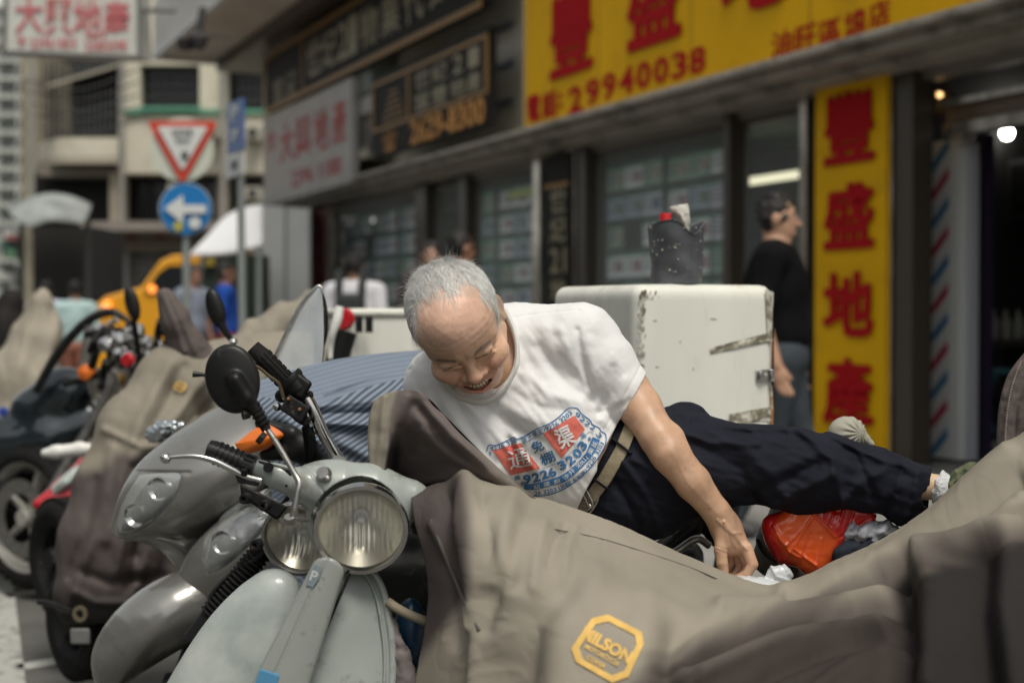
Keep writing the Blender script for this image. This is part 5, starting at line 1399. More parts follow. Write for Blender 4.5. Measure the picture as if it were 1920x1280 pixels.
m = MB(); qb(m, 384, 402, 482, 498, 19.3, 19.36); m.build('yellow_tag', mat('yellow_tag', (.3, .22, .03), rough=.7), ca, smooth=False)

# unseen terrace behind the camera, added to darken the facade and its glass
op = thing('unseen_terrace', 'unseen grey terrace behind the camera, added to block sky light', 'building', Wf(4, 0, 20))
m = MB(); fbox(m, -30, 34, 0, 8, 20, 24); m.build('wall', mat('terrace_render', (.30, .29, .26), rough=.85, var=.15, vscale=1), op, smooth=False)
m = MB()
for k in range(16):
    for j in range(2): fbox(m, -28 + k * 3.9, -26 + k * 3.9, 1.2 + j * 3.4, 2.9 + j * 3.4, 19.96, 20.0)
m.build('windows', M_darkwin, op, smooth=False, kind='stuff')
# ================================================================ people in the street
def skinm(n, c): return mat('skin_%s' % n, c, rough=.5, sss=.05)
M_darkhair = mat('black_hair', (.012, .010, .010), rough=.55, bump=.8, bscale=60, bdist=.01)
def standing(name_label, px, top, d, face, skin, shirt, trousers, feet_z, turn=0, arm=True, build_=1.0, sleeves='short', grp=None, extra=None, lean=0):
    """a standing or walking person; body one smooth surface in metres, clothes as children"""
    c0 = P(px, 585, d); H = CAMZ + (585 - top) / FPX * d - feet_z
    ang = math.radians(face)                                        # 0 = facing the viewer, 90 = facing picture right
    f_ = np.array([math.sin(ang), -math.cos(ang)]); s_ = np.array([math.cos(ang), math.sin(ang)])   # forward, person's left -> picture
    def Wd(q):
        q = np.asarray(q, float).reshape(-1, 3) * (H / 1.72)
        return np.stack([c0[0] + q[:, 0] * s_[0] + q[:, 1] * f_[0], c0[1] + q[:, 0] * s_[1] + q[:, 1] * f_[1], feet_z + q[:, 2]], 1)
    t = thing('person', name_label, 'person', (c0[0], c0[1], feet_z), grp)
    B_ = build_
    def legs(p, k=0):
        d_ = s_chain(p, [((.09, .0, .88), .10 * B_ + k), ((.10, .10, .48), .068 + k), ((.10, .02, .09), .045 + k)], .03)
        e_ = s_chain(p, [((-.09, 0, .88), .10 * B_ + k), ((-.10, -.04, .48), .068 + k), ((-.10, -.20, .12), .045 + k)], .03)
        return smin(np.minimum(d_, e_), s_ell(p, (0, 0, .92), (.165 * B_ + k, .115 * B_ + k, .11)), .05)
    def torso(p, k=0):
        d_ = s_ell(p, (0, -.01, 1.25), (.17 * B_ + k, .115 * B_ + k, .26))
        d_ = smin(d_, s_ell(p, (0, 0, 1.02), (.155 * B_ + k, .115 * B_ + k, .15)), .08)
        d_ = smin(d_, s_cap(p, (.15 * B_, -.01, 1.40), (-.15 * B_, -.01, 1.40), .065 + k), .06)
        return d_
    ARMS = [[((.19 * B_, -.01, 1.39), .058), ((.235 * B_, -.03, 1.12), .045), ((.24 * B_, .05, .88), .034)], [((-.19 * B_, -.01, 1.39), .058), ((-.235 * B_, -.06, 1.12), .045), ((-.24 * B_, .02, .88), .034)]]
    if arm == 'fwd': ARMS[0] = [((.19, -.01, 1.39), .058), ((.22, .06, 1.14), .045), ((.16, .26, 1.05), .034)]
    def hands(p):
        r = None
        for A in ARMS:
            w = np.array(A[2][0]); dn = w - np.array(A[1][0]); dn /= np.linalg.norm(dn)
            d_ = s_ell(p, w + dn * .055, (.022, .038, .05))
            for k in range(4):
                o_ = np.array([0, -.028 + k * .018, 0]); b_ = w + dn * .09 + o_
                d_ = smin(d_, s_chain(p, [(b_, .0105), (b_ + dn * .04 + [0, .006, 0], .0095), (b_ + dn * (.062 + .006 * (k in (1, 2))) + [0, .014, 0], .008)], .004), .006)
            d_ = smin(d_, s_chain(p, [(w + dn * .03 + [0, .03, 0], .013), (w + dn * .075 + [0, .052, 0], .010)], .004), .01)
            r = d_ if r is None else np.minimum(r, d_)
        return r
    def head(p):
        d_ = s_ell(p, (0, -.005, 1.615), (.076, .094, .105))
        d_ = smin(d_, s_ell(p, (0, .03, 1.545), (.056, .055, .065)), .03)
        d_ = smin(d_, s_cap(p, (0, .085, 1.60), (0, .108, 1.572), .010, .014), .012)       # nose
        d_ = smin(d_, s_ell(p, (0, .082, 1.53), (.022, .012, .010)), .01)
        q = p.copy(); q[:, 0] = np.abs(q[:, 0])
        d_ = smax(d_, -s_sph(q, (.030, .098, 1.612), .012), .01)
        d_ = smin(d_, s_ell(q, (.078, -.005, 1.60), (.010, .022, .032)), .006)
        return smin(d_, s_cap(p, (0, -.015, 1.56), (0, -.02, 1.40), .052, .06), .03)
    def bodyf(p):
        d_ = smin(head(p), torso(p, -.012), .04)
        for A in ARMS: d_ = smin(d_, s_chain(p, A, .02), .03)
        d_ = smin(d_, hands(p), .015)
        return smin(d_, legs(p, -.012), .04)
    h_ = .013 if d > 9 else .0095
    def mk(nm, F, m_, lo=(-.34, -.34, .0), hi=(.34, .36, 1.8), h=h_, par=t):
        V, Q = nets(F, lo, hi, h); return link(nm, Wd(V), Q, m_, par, sharp=None)
    mk('body', bodyf, skinm(name_label[:12].replace(' ', '_'), skin))
    def shirtf(p):
        d_ = torso(p, .012)
        for A in ARMS:
            if sleeves == 'short': d_ = smin(d_, smax(s_cap(p, A[0][0], A[1][0], .074, .066), -(p[:, 2] - 1.17), .01), .04)
            else: d_ = smin(d_, s_chain(p, [(q_, r_ + .014) for q_, r_ in A], .02), .04)
        d_ = d_ - .006 * fbm(p * np.array([14, 14, 7]), 2)
        d_ = smax(d_, -s_cap(p, (0, .01, 1.42), (0, .0, 1.7), .066), .01)
        return smax(d_, -(p[:, 2] - .90), .006)
    mk('shirt', shirtf, mat('shirt_%s' % name_label[:14].replace(' ', '_'), shirt, rough=.9, var=.1, vscale=6, spec=.12))
    def trf(p): return smax(smax(legs(p, .012) - .005 * fbm(p * np.array([16, 16, 8]), 2), p[:, 2] - 1.0, .01), -(p[:, 2] - .07), .004)
    mk('trousers', trf, mat('trousers_%s' % name_label[:12].replace(' ', '_'), trousers, rough=.85, var=.15, vscale=8))
    def hairf(p):
        d_ = s_ell(p, (0, -.018, 1.632), (.084, .100, .106))
        d_ = smax(d_, -smin(s_ell(p, (0, .11, 1.58), (.10, .088, .095)), s_ell(p, (0, .03, 1.50), (.11, .085, .075)), .02), .01)
        d_ = smax(d_, -(p[:, 2] - 1.535), .01)
        return d_ - .016 * fbm(p * 20, 3)
    mk('hair', hairf, M_darkhair, (-.13, -.16, 1.45), (.13, .16, 1.79), h_ * .7)
    def shoef(p): return np.minimum(s_cap(p, (.10, .0, .045), (.105, .15, .035), .045, .040), s_cap(p, (-.10, -.24, .07), (-.105, -.12, .035), .045, .040))
    mk('shoes', shoef, M_grille)
    # eyes, brows, lips as small forms
    fm = MB()
    for s in (-1, 1): fm.tube(Wd([(s * .018, .092, 1.632), (s * .034, .090, 1.636), (s * .048, .078, 1.630)]), .0028, 5)
    fm.build('eyebrow', M_darkhair, t)
    if extra: extra(t, Wd, mk)
    return t
def glasses(t, Wd, mk):
    m = MB()
    for s in (-1, 1):
        m.tube(Wd([(s * .032 + .021 * math.cos(a), .106 - .004 * abs(math.cos(a)), 1.612 + .015 * math.sin(a)) for a in np.linspace(0, 6.283, 17)]), .0013, 6)
        m.tube(Wd([(s * .054, .100, 1.615), (s * .074, .05, 1.615), (s * .082, -.01, 1.607)]), .0014, 6)
    m.tube(Wd([(-.012, .108, 1.613), (.012, .108, 1.613)]), .0022, 6)
    m.build('glasses', M_chrome if 'M_chrome' in globals() else M_steelfr, t)
def backpack(t, Wd, mk):
    M_bp = mat('black_backpack', (.03, .035, .035), rough=.7)
    mk('backpack_straps', lambda p: smax(np.minimum(s_cap(p, (.10, .12, 1.0), (.10, -.12, 1.44), .15), s_cap(p, (-.10, .12, 1.0), (-.10, -.12, 1.44), .15)), np.abs(np.abs(p[:, 0]) - .105) - .022, .01), M_bp)
    mk('backpack', lambda p: s_box(p, (0, -.20, 1.20), (.13, .07, .17), None, .05), M_bp)
SK = (.50, .29, .19)
standing('man in black t-shirt and glasses walking right in front of the glass door', 1458, 368, 6.8, 74, SK, (.006, .006, .007), (.035, .045, .055), .13, extra=glasses, build_=1.26)
standing('man in white t-shirt with black backpack seen from behind', 664, 478, 13.0, 176, (.30, .17, .11), (.68, .68, .72), (.06, .07, .10), .0, extra=backpack, build_=1.15)
standing('dark haired pedestrian in black just behind the old man\'s head', 866, 436, 9.6, 120, (.34, .18, .12), (.03, .03, .035), (.03, .03, .04), .13)
standing('pedestrian with brownish bare head left of the dark haired one', 808, 455, 11.5, 10, (.36, .21, .15), (.07, .06, .06), (.05, .05, .06), .13)
standing('person in bright blue t-shirt standing under the white canopy', 424, 492, 15.0, 100, (.26, .13, .09), (.02, .07, .34), (.20, .03, .03), .0)
standing('person in grey and navy top between the sign poles', 362, 498, 15.8, 60, (.30, .15, .10), (.24, .27, .34), (.03, .04, .07), .0)
standing('person in pale teal top behind the far motorbikes at the left', 142, 528, 16.0, 200, (.30, .17, .12), (.42, .56, .56), (.30, .12, .08), .0)
standing('person in pale lilac top at the far left behind the covered bikes', 88, 528, 17.0, 200, (.30, .17, .12), (.45, .46, .56), (.05, .05, .05), .0)
# ================================================================ the old man
M_skin = mat('skin', (.5, .3, .2), rough=.40, attr=True, var=.2, vscale=22, bump=.5, bscale=420, bdist=.0007, sss=.1, spec=.5, rvar=.1)
M_tee = mat('white_cotton', (.70, .70, .695), rough=.92, var=.02, vscale=9, bump=.25, bscale=500, bdist=.0008, sheen=.15)
M_rib = mat('ribbed_cotton', (.74, .74, .71), rough=.95, bump=.5, bscale=260, kind='weave')
M_navy = mat('navy_twill', (.011, .0125, .02), rough=.82, var=.18, vscale=20, bump=.3, bscale=420, sheen=.0, spec=.2)
M_belt = mat('khaki_webbing', (.27, .225, .15), rough=.9, var=.2, vscale=60, bump=.6, bscale=300)
M_steel = mat('brushed_steel', (.55, .54, .52), rough=.28, metal=1, var=.15, vscale=30)
M_tooth = mat('tooth', (.66, .58, .40), rough=.3, attr=False)
M_hair = mat('silver_hair', (.86, .86, .83), rough=.38, spec=.6, attr=True)
def add_translucent(m, f=.5):
    nt = m.node_tree; b = nt.nodes['Principled BSDF']; o = [n for n in nt.nodes if n.type == 'OUTPUT_MATERIAL'][0]
    t = nt.nodes.new('ShaderNodeBsdfTranslucent'); mx = nt.nodes.new('ShaderNodeMixShader'); mx.inputs[0].default_value = f
    for l in b.inputs['Base Color'].links: nt.links.new(l.from_socket, t.inputs['Color'])
    nt.links.new(b.outputs[0], mx.inputs[1]); nt.links.new(t.outputs[0], mx.inputs[2]); nt.links.new(mx.outputs[0], o.inputs['Surface'])
add_translucent(M_hair, .28)
M_hairdark = mat('grey_hair', (.30, .30, .29), rough=.5, spec=.4)
M_brow = mat('grey_brow_hair', (.30, .25, .21), rough=.7)
M_sock = mat('white_terry_sock', (.6, .61, .62), rough=.95, var=.15, vscale=50, bump=.9, bscale=260, bdist=.003)
M_printblue = mat('blue_shirt_ink', (.055, .17, .36), rough=.85, var=.18, vscale=120)
M_printred = mat('red_shirt_ink', (.66, .155, .12), rough=.85, var=.12, vscale=90)

man = thing('person', 'laughing grey haired man in printed white t-shirt sprawled over a motorbike, reaching down', 'person', P(1100, 900, 2.5))

def _rot(a, b, c):
    a, b, c = map(math.radians, (a, b, c))
    return np.array((Matrix.Rotation(c, 3, 'Z') @ Matrix.Rotation(a, 3, 'X') @ Matrix.Rotation(b, 3, 'Y')).to_3x3())
HR = _rot(49, -9, 27)                       # nodding forward, turned and leaning over
HD = 2.35
def head_w(q):
    """head millimetres -> world"""
    q = np.array(q, float); q[:, 1] = np.where(q[:, 1] < 0, q[:, 1] * .86, q[:, 1])
    v = q @ HR.T * .001 * .995
    o = P(876, 673, HD)
    X = np.array([1, 0, 0.]); U = np.array([0, _sp, _cp]); T = -np.array([0, _cp, -_sp])
    return o + v[:, :1] * X + v[:, 1:2] * U + v[:, 2:3] * T
def px_of(w):
    """world -> photo pixel"""
    w = np.atleast_2d(w) - np.array([0, 0, CAMZ])
    d = w[:, 1] * _cp - w[:, 2] * _sp; v = w[:, 1] * _sp + w[:, 2] * _cp
    return np.stack([960 + w[:, 0] / d * FPX, 640 - v / d * FPX, d], 1)

MOUTH = [(-34, -53, 1), (-18, -64.5, 13), (0, -68.5, 17), (18, -64, 13), (34, -52, 1)]
def eye_line(s): return [(s * 15, -1.5, 4), (s * 24, 1.2, 8.0), (s * 33, .8, 6), (s * 42, -3.5, -1)]
def head_sdf(p):
    ax = np.abs(p[:, 0]); q = p.copy(); q[:, 0] = ax          # symmetric copy for paired forms
    d = s_ell(p, (0, 33, -84), (75, 77, 90))
    d = smin(d, s_ell(p, (0, 42, -50), (60, 60, 56)), 22)                     # full round forehead
    d = smin(d, s_ell(p, (0, -42, -46), (62, 62, 54)), 26)
    d = smin(d, s_cap(q, (52, -48, -78), (20, -95, -22), 20, 18), 22)         # jaw
    d = smin(d, s_ell(p, (0, -98, -12), (30, 17, 18)), 18)                    # chin
    d = smin(d, s_ell(p, (0, -70, -8), (36, 24, 22)), 18)                     # muzzle
    d = smin(d, s_sph(q, (46, -32, -20), 23), 16)                             # cheek bones
    d = smin(d, s_sph(q, (37, -38, -6), 16), 12)                              # smiling cheeks
    d = smin(d, s_cap(q, (8, 17, 1), (50, 13, -24), 8, 9), 14)                # brow ridge
    # eyes
    d = smax(d, -s_ell(q, (29, 2, 14), (15, 8, 8.5)), 10)
    d = smin(d, s_ell(q, (30, 1, -7), (16, 11.5, 14.5)), 5)
    d = smin(d, s_cap(q, (18, 5.5, 5), (43, 4, -2.5), 3.4, 3.4), 4)               # upper lid fold
    d = smin(d, s_cap(q, (18, -7, 4.2), (43, -8.5, -2.5), 3.6, 3.2), 5)                # bag below the eye
    for s in (-1, 1):
        d = smax(d, -s_chain(p, [(c, 1.5) for c in eye_line(s)]), 2.2)       # narrowed eye slit
    d = d + 1.2 * np.exp(-(s_cap(q, (46, -2, -5), (60, 4, -22), .01) / 2.0) ** 2)     # crow's feet
    d = d + 1.2 * np.exp(-(s_cap(q, (46, -5, -6), (61, -7, -22), .01) / 2.0) ** 2)
    d = d + 1.0 * np.exp(-(s_cap(q, (45, -8, -5), (58, -17, -16), .01) / 2.0) ** 2)
    # nose
    d = smin(d, s_cap(p, (0, 4, 2), (0, -32, 17), 7.5, 11), 9)
    d = smin(d, s_ell(p, (0, -35, 18), (13.5, 11, 11.5)), 6)
    d = smin(d, s_ell(q, (16, -38, 9), (8.4, 8.2, 9.5)), 4)
    d = smax(d, -s_ell(q, (8, -47, 16), (4, 4, 5)), 3)
    d = d + 1.8 * np.exp(-(s_cap(q, (24, -32, 12), (43, -56, 3), .01) / 2.8) ** 2)    # smile folds
    d = d + 1.8 * np.exp(-(s_cap(q, (43, -56, 3), (44, -74, -7), .01) / 3.0) ** 2)
    d = d + 1.0 * np.exp(-(s_cap(q, (5, 8, 6), (6, 19, 8), .01) / 2) ** 2)
    # open smiling mouth
    up = [(c[0], c[1] + 7.4 - abs(c[0]) * .17, c[2] - 1.5) for c in MOUTH]; lowl = [(c[0] * .95, c[1] - 9.2 + abs(c[0]) * .2, c[2] + 3.0) for c in MOUTH]
    d = smin(d, s_chain(p, [(c, 3.2) for c in up]), 5)
    d = smin(d, s_chain(p, [(c, 5.4) for c in lowl]), 5)
    mo = s_chain(p, [((c[0], c[1] - .6, c[2] + 1.5), 6.2 - abs(c[0]) * .12) for c in MOUTH])
    mo = np.minimum(mo, s_ell(p, (0, -69, 6), (27, 7, 14)))
    d = smax(d, -mo, 2.2)
    d = d + 1.6 * np.exp(-(s_cap(p, (-14, -89, 8), (14, -89, 8), .01) / 4) ** 2)       # hollow over the chin
    # forehead lines
    for y, a in ((34, .45), (45, .4), (57, .35)):
        d = d + a * np.exp(-((p[:, 1] - y - 3 * np.sin(p[:, 0] / 17)) / 1.6) ** 2) * (p[:, 2] > -35)
    # ears
    R = np.array(Matrix.Rotation(math.radians(-26), 3, 'Y').to_3x3())
    e = s_ell(q, (73, -8, -92), (4.5, 30, 16), R)
    e = smax(e, -s_ell(q, (81, -5, -88), (7, 20, 9), R), 3)
    e = smin(e, s_ell(q, (73, -33, -88), (5, 9, 8), R), 5)
    d = smin(d, e, 4)
    # neck going back and down inside the collar
    d = smin(d, s_cap(p, (0, -40, -95), (-12, -120, -150), 54, 62), 22)
    return d + .35 * vnoise(p / 7.0)
def head_col(V):
    n = len(V); q = V.copy(); q[:, 0] = np.abs(q[:, 0])
    c = np.tile(np.array([.64, .40, .27]), (n, 1))
    def mixin(c, col, w): return c * (1 - w[:, None]) + np.array(col) * w[:, None]
    c = mixin(c, (.72, .46, .35), .8 * np.exp(-(s_ell(V, (0, 75, -25), (45, 30, 40)) / 22).clip(0) ** 2))
    c = mixin(c, (.50, .215, .15), .5 * np.exp(-(s_sph(q, (38, -36, 2), 8) / 12).clip(0) ** 2))
    c = mixin(c, (.52, .24, .165), .5 * np.exp(-(s_sph(V, (0, -38, 28), 6) / 10).clip(0) ** 2))
    fr = vnoise(V / 2.6) + .5 * vnoise(V / 1.3 + 9)
    c = mixin(c, (.30, .14, .08), np.clip((fr - .86) * 3, 0, .4) * (V[:, 1] > -40) * (q[:, 0] > 8))
    for s in (-1, 1):
        c = mixin(c, (.05, .03, .022), np.exp(-(s_chain(V, [(k, .1) for k in eye_line(s)]) / 1.7) ** 2))
    up = [(k[0], k[1] + 7.6 - abs(k[0]) * .16, k[2] - 1.5) for k in MOUTH]; lw = [(k[0] * .95, k[1] - 9.3 + abs(k[0]) * .22, k[2] + 3) for k in MOUTH]
    c = mixin(c, (.40, .15, .115), .8 * np.exp(-(s_chain(V, [(k, 1.5) for k in up]) / 2.6).clip(0) ** 2))
    c = mixin(c, (.44, .145, .12), .9 * np.exp(-(s_chain(V, [(k, 3.2) for k in lw]) / 2.6).clip(0) ** 2))
    c = mixin(c, (.10, .03, .025), np.exp(-(s_ell(V, (0, -70, 3), (24, 5, 9)) / 1.6).clip(0) ** 2))
    c = mixin(c, (.5, .36, .29), .6 * (V[:, 2] < -45) * (V[:, 1] > -25))                # scalp under the hair
    return c
V, Q = nets(head_sdf, (-92, -150, -215), (92, 130, 46), 1.7)
hv, hf, hc = head_w(V), Q, head_col(V)
HEADMM = V
head_bvh = BVHTree.FromPolygons(V.tolist(), Q.tolist())

# arm and hand in pixel space at 2.5 m
D0 = 2.5
FING = [  # index .. little: knuckle, middle joint, end joint, tip (px, py, z) and radii
    [((1399, 1028, -48), 12.5), ((1411, 1058, -52), 10.5), ((1399, 1077, -52), 9.5), ((1384, 1083, -50), 8)],
    [((1392, 1026, -34), 12.5), ((1404, 1062, -35), 10.5), ((1390, 1083, -36), 9.5), ((1372, 1086, -38), 8)],
    [((1380, 1026, -20), 12), ((1390, 1060, -18), 10), ((1378, 1081, -20), 9), ((1362, 1084, -24), 8)],
    [((1366, 1024, -10), 11), ((1374, 1054, -6), 9), ((1362, 1073, -10), 8), ((1350, 1077, -14), 7)]]
THUMB = [((1354, 996, -46), 15), ((1351, 1030, -54), 12.5), ((1354, 1056, -56), 11), ((1358, 1078, -54), 9)]
def arm_sdf(p):
    a = s_chain(p, [((1085, 640, 5), 46), ((1176, 724, -10), 38), ((1200, 764, -22), 39), ((1237, 822, -56), 35.5), ((1256, 850, -66), 36), ((1300, 905, -66), 32), ((1345, 962, -44), 25), ((1356, 985, -38), 24)], 12)
    a = smin(a, s_ell(p, (1262, 824, -50), (22, 26, 22)), 14)
    pal = s_ell(p, (1366, 1004, -34), (27, 40, 26))
    pal = smin(pal, s_cap(p, (1362, 985, -32), (1392, 1026, -38), 21, 16), 12)
    pal = smin(pal, s_cap(p, (1358, 990, -24), (1372, 1024, -20), 20, 14), 12)
    a = smin(a, pal, 18)
    f = None
    for F in FING:
        e = s_chain(p, F, 2); f = e if f is None else np.minimum(f, e)
    a = smin(a, f, 5)
    a = smin(a, s_chain(p, THUMB, 3), 7)
    # tendons, knuckles, veins
    for k in FING: a = a - ridge(p, [(1358, 978), k[0][0][:2]], 3.2, 1.0) * (p[:, 2] < -27)
    a = a - ridge(p, [(1345, 975), (1372, 1000), (1388, 998)], 3, 1.6) * (p[:, 2] < -32) - ridge(p, [(1375, 965), (1380, 1000), (1400, 1030)], 3, 1.4) * (p[:, 2] < -32)
    a = a - ridge(p, [(1262, 850), (1290, 905), (1322, 940), (1345, 962)], 3, .9) * (p[:, 2] < -50) - ridge(p, [(1300, 880), (1322, 915), (1330, 945)], 2.6, .8) * (p[:, 2] < -50)
    a = a + ridge(p, [(1338, 1022), (1362, 1030)], 1.8, .9) + ridge(p, [(1339, 1028), (1361, 1037)], 1.8, .9)
    # torso core and far arm under the clothes, ankle out of the trouser leg
    core = s_chain(p, [((930, 640, 60), 55), ((960, 700, 55), 80), ((1090, 840, 45), 85)], 10)
    core = smin(core, s_cap(p, (960, 650, 45), (1085, 640, 25), 50, 44), 20)
    core = smin(core, s_chain(p, [((950, 670, 60), 50), ((845, 725, 40), 50), ((800, 860, 20), 34), ((815, 905, -10), 22)], 10), 20)
    core = smin(core, s_chain(p, [((1110, 850, 45), 80), ((1400, 865, 25), 50), ((1540, 885, 15), 42), ((1725, 910, 5), 25), ((1775, 915, 5), 24)], 10), 25)
    a = smin(a, core, 12)
    return a + .5 * vnoise(p / 13)
def arm_col(V):
    n = len(V)
    c = np.tile(np.array([.54, .335, .22]), (n, 1))
    t = np.clip((V[:, 1] - 700) / 300, 0, 1)[:, None]
    c = c * (1 - t) + np.array([.50, .31, .205]) * t
    fr = vnoise(V / 3.2) + .6 * vnoise(V / 1.8 + 9)
    w = np.clip((fr - .98) * 3, 0, .4)[:, None]
    c = c * (1 - w) + np.array([.22, .1, .05]) * w
    k = sum(np.exp(-(np.linalg.norm(V - np.array(F[1][0]), axis=1) / 11) ** 2) for F in FING)[:, None].clip(0, 1) * .5
    c = c * (1 - k) + np.array([.50, .22, .15]) * k
    k = sum(np.exp(-(np.linalg.norm(V - np.array(F[3][0]), axis=1) / 9) ** 2) for F in FING + [THUMB])[:, None].clip(0, 1) * .6
    c = c * (1 - k) + np.array([.50, .2, .14]) * k
    c[V[:, 0] > 1650] = (.56, .40, .27)
    return c
V, Q = nets(arm_sdf, (745, 560, -115), (1812, 1100, 150), 3.0)
V2, Q2 = nets(arm_sdf, (1310, 930, -90), (1432, 1104, 30), 1.6)     # the hand again, finer
keep = ~((V[:, 0] > 1312) & (V[:, 0] < 1430) & (V[:, 1] > 972) & (V[:, 1] < 1102) & (V[:, 2] < 28))
fk = keep[Q].all(1)
keep2 = V2[:, 1] > 966
fk2 = keep2[Q2].all(1)
av = PV(V, D0); av2 = PV(V2, D0)
allv = np.concatenate([hv, av, av2]); allf = np.concatenate([hf, Q[fk] + len(hv), Q2[fk2] + len(hv) + len(av)])
allc = np.concatenate([hc, arm_col(V), arm_col(V2)])
body = link('body', allv, allf, M_skin, man, cols=allc, sharp=None)

# teeth
tb = MB()
for i in range(8):
    x = (i - 3.5) * 5.6
    R = np.array(Matrix.Rotation(math.radians(x * 1.3), 3, 'Y').to_3x3())
    c = (x, -63.2 + abs(x) * .22 - (i % 3) * .5, 17.8 - x * x * .02)
    g = []
    for k in range(7):
        a = -1 + k / 3
        g.append([np.array([rr * math.cos(t) * 2.75, a * 4.2, rr * math.sin(t) * 2.2]) for t in np.linspace(0, 2 * math.pi, 9)[:-1] for rr in [math.sqrt(max(.02, 1 - abs(a) ** 3))]])
    tb.grid(head_w((np.array(g).reshape(-1, 3)) @ R.T + np.array(c)).reshape(7, 8, 3), wrap=True)
tb.build('teeth', M_tooth, man)
tb = MB()
for i in range(6):
    x = (i - 2.5) * 5
    g = []
    for k in range(6):
        a = -1 + k * .4
        g.append([np.array([rr * math.cos(t) * 2.4, a * 3, rr * math.sin(t) * 2]) for t in np.linspace(0, 2 * math.pi, 9)[:-1] for rr in [math.sqrt(max(.02, 1 - abs(a) ** 3))]])
    tb.grid(head_w(np.array(g).reshape(-1, 3) + np.array((x, -75 + abs(x) * .2, 12.5 - x * x * .016))).reshape(6, 8, 3), wrap=True)
tb.build('lower_teeth', M_tooth, man)

# hair strands
def strands(name, roots, dirs, lens, wid, m, bend, nseg=5, seed=3, curl=.25):
    rng = np.random.RandomState(seed)
    n = len(roots); pts = np.zeros((n, nseg + 1, 3)); pts[:, 0] = roots
    d = dirs / np.linalg.norm(dirs, axis=1)[:, None]
    side = np.cross(d, rng.normal(size=(n, 3))); side /= np.linalg.norm(side, axis=1)[:, None]
    for k in range(nseg):
        d = d + bend * (1.0 / nseg) + rng.normal(size=(n, 3)) * curl / nseg
        d /= np.linalg.norm(d, axis=1)[:, None]
        pts[:, k + 1] = pts[:, k] + d * (lens / nseg)[:, None]
    w = wid * np.array([1 - .75 * (k / nseg) ** 1.5 for k in range(nseg + 1)])
    up = np.cross(d, side)
    ring = []
    for j in range(3):
        a = 2 * math.pi * j / 3
        ring.append(pts + (math.cos(a) * side + math.sin(a) * up)[:, None, :] * w[None, :, None])
    V = np.stack(ring, 2)                                   # n, seg+1, 3, 3
    f = grid_faces(nseg + 1, 3, True)
    F = (f[None, :, ::-1] + (np.arange(n) * (nseg + 1) * 3)[:, None, None]).reshape(-1, 4)
    return V.reshape(-1, 3), F
rng = np.random.RandomState(11)
cand = rng.randint(0, len(HEADMM), 120000)
Rt = HEADMM[cand] + rng.normal(size=(120000, 3)) * .8
ax = np.abs(Rt[:, 0])
top_line = -54 + 12 * np.sin(Rt[:, 0] / 11) - 14 * np.exp(-((ax - 38) / 14) ** 2)
line = np.where(ax > 58, -42 - (ax - 58) * .4, top_line)
line = np.where(Rt[:, 1] < 25, -46 + (25 - Rt[:, 1]) * -.55, line)
ok = (Rt[:, 2] < line) & (Rt[:, 1] > -40) & (Rt[:, 2] > -190)
ok &= ~((ax > 70) & (Rt[:, 1] < 26) & (Rt[:, 2] < -66) & (Rt[:, 2] > -112))    # not on the ears
ok &= rng.uniform(size=len(Rt)) < np.clip((line - Rt[:, 2]) / 22 + .12, 0, 1) ** .8
Rt = Rt[ok][:16000]
ax = np.abs(Rt[:, 0])
nrm = Rt - np.array([0, 30, -88]); nrm /= np.linalg.norm(nrm, axis=1)[:, None]
side = np.clip((ax - 35) / 35, 0, 1)
sgn = np.sign(Rt[:, 0])
clump = np.stack([vnoise(Rt / 11 + 3), vnoise(Rt / 11 + 50), vnoise(Rt / 11 + 90)], 1)
flow = np.stack([sgn * (.05 + .10 * side), .12 - 1.05 * side, 1.0 - .25 * side], 1) + .62 * clump
flow -= nrm * (flow * nrm).sum(1)[:, None]
flow /= np.linalg.norm(flow, axis=1)[:, None]
dirs = flow + nrm * rng.uniform(.15, .55, len(Rt))[:, None]
ln = rng.uniform(16, 36, len(Rt)) * (1 - .45 * side) * np.where(Rt[:, 1] < 10, .6, 1)
hvv, hff = strands('hair', Rt, dirs, ln, .34, None, bend=-nrm * .75 + flow * .3)
def comb_normals(o, n):
    me = o.data; nv = len(me.vertices) // len(n)
    v = np.repeat(n, nv, 0); me.normals_split_custom_set_from_vertices([tuple(k) for k in v])
def head_dir(v): return v @ HR.T @ np.array([[1, 0, 0.], [0, _sp, _cp], [0, -_cp, _sp]])
def haircol(n, k=18): return np.repeat(np.random.RandomState(n).uniform(.8, 1.04, n), k)[:, None] * np.array([1.0, 1.0, .97])
comb_normals(link('hair', head_w(hvv), hff, M_hair, man, sharp=None, kind='stuff', cols=haircol(len(Rt))), head_dir(nrm + .25 * clump))
# stray hairs standing up from the crown
k = rng.choice(np.where((Rt[:, 1] > 70))[0], 260)
hvv, hff = strands('hair', Rt[k], nrm[k] + flow[k] * .5 + rng.normal(size=(260, 3)) * .5, rng.uniform(16, 38, 260), .17, None, bend=flow[k] * .9, curl=.8)
link('stray_hair', head_w(hvv), hff, M_hair, man, sharp=None, kind='stuff', cols=haircol(260))
k = rng.choice(np.where((Rt[:, 2] > line[ok][:16000] - 14))[0], 500)
hvv, hff = strands('hair', Rt[k] + nrm[k], flow[k] + nrm[k] * .25, rng.uniform(25, 48, 500), .2, None, bend=-nrm[k] * .5, curl=.6)
link('fringe_hair', head_w(hvv), hff, M_hair, man, sharp=None, kind='stuff', cols=haircol(500))
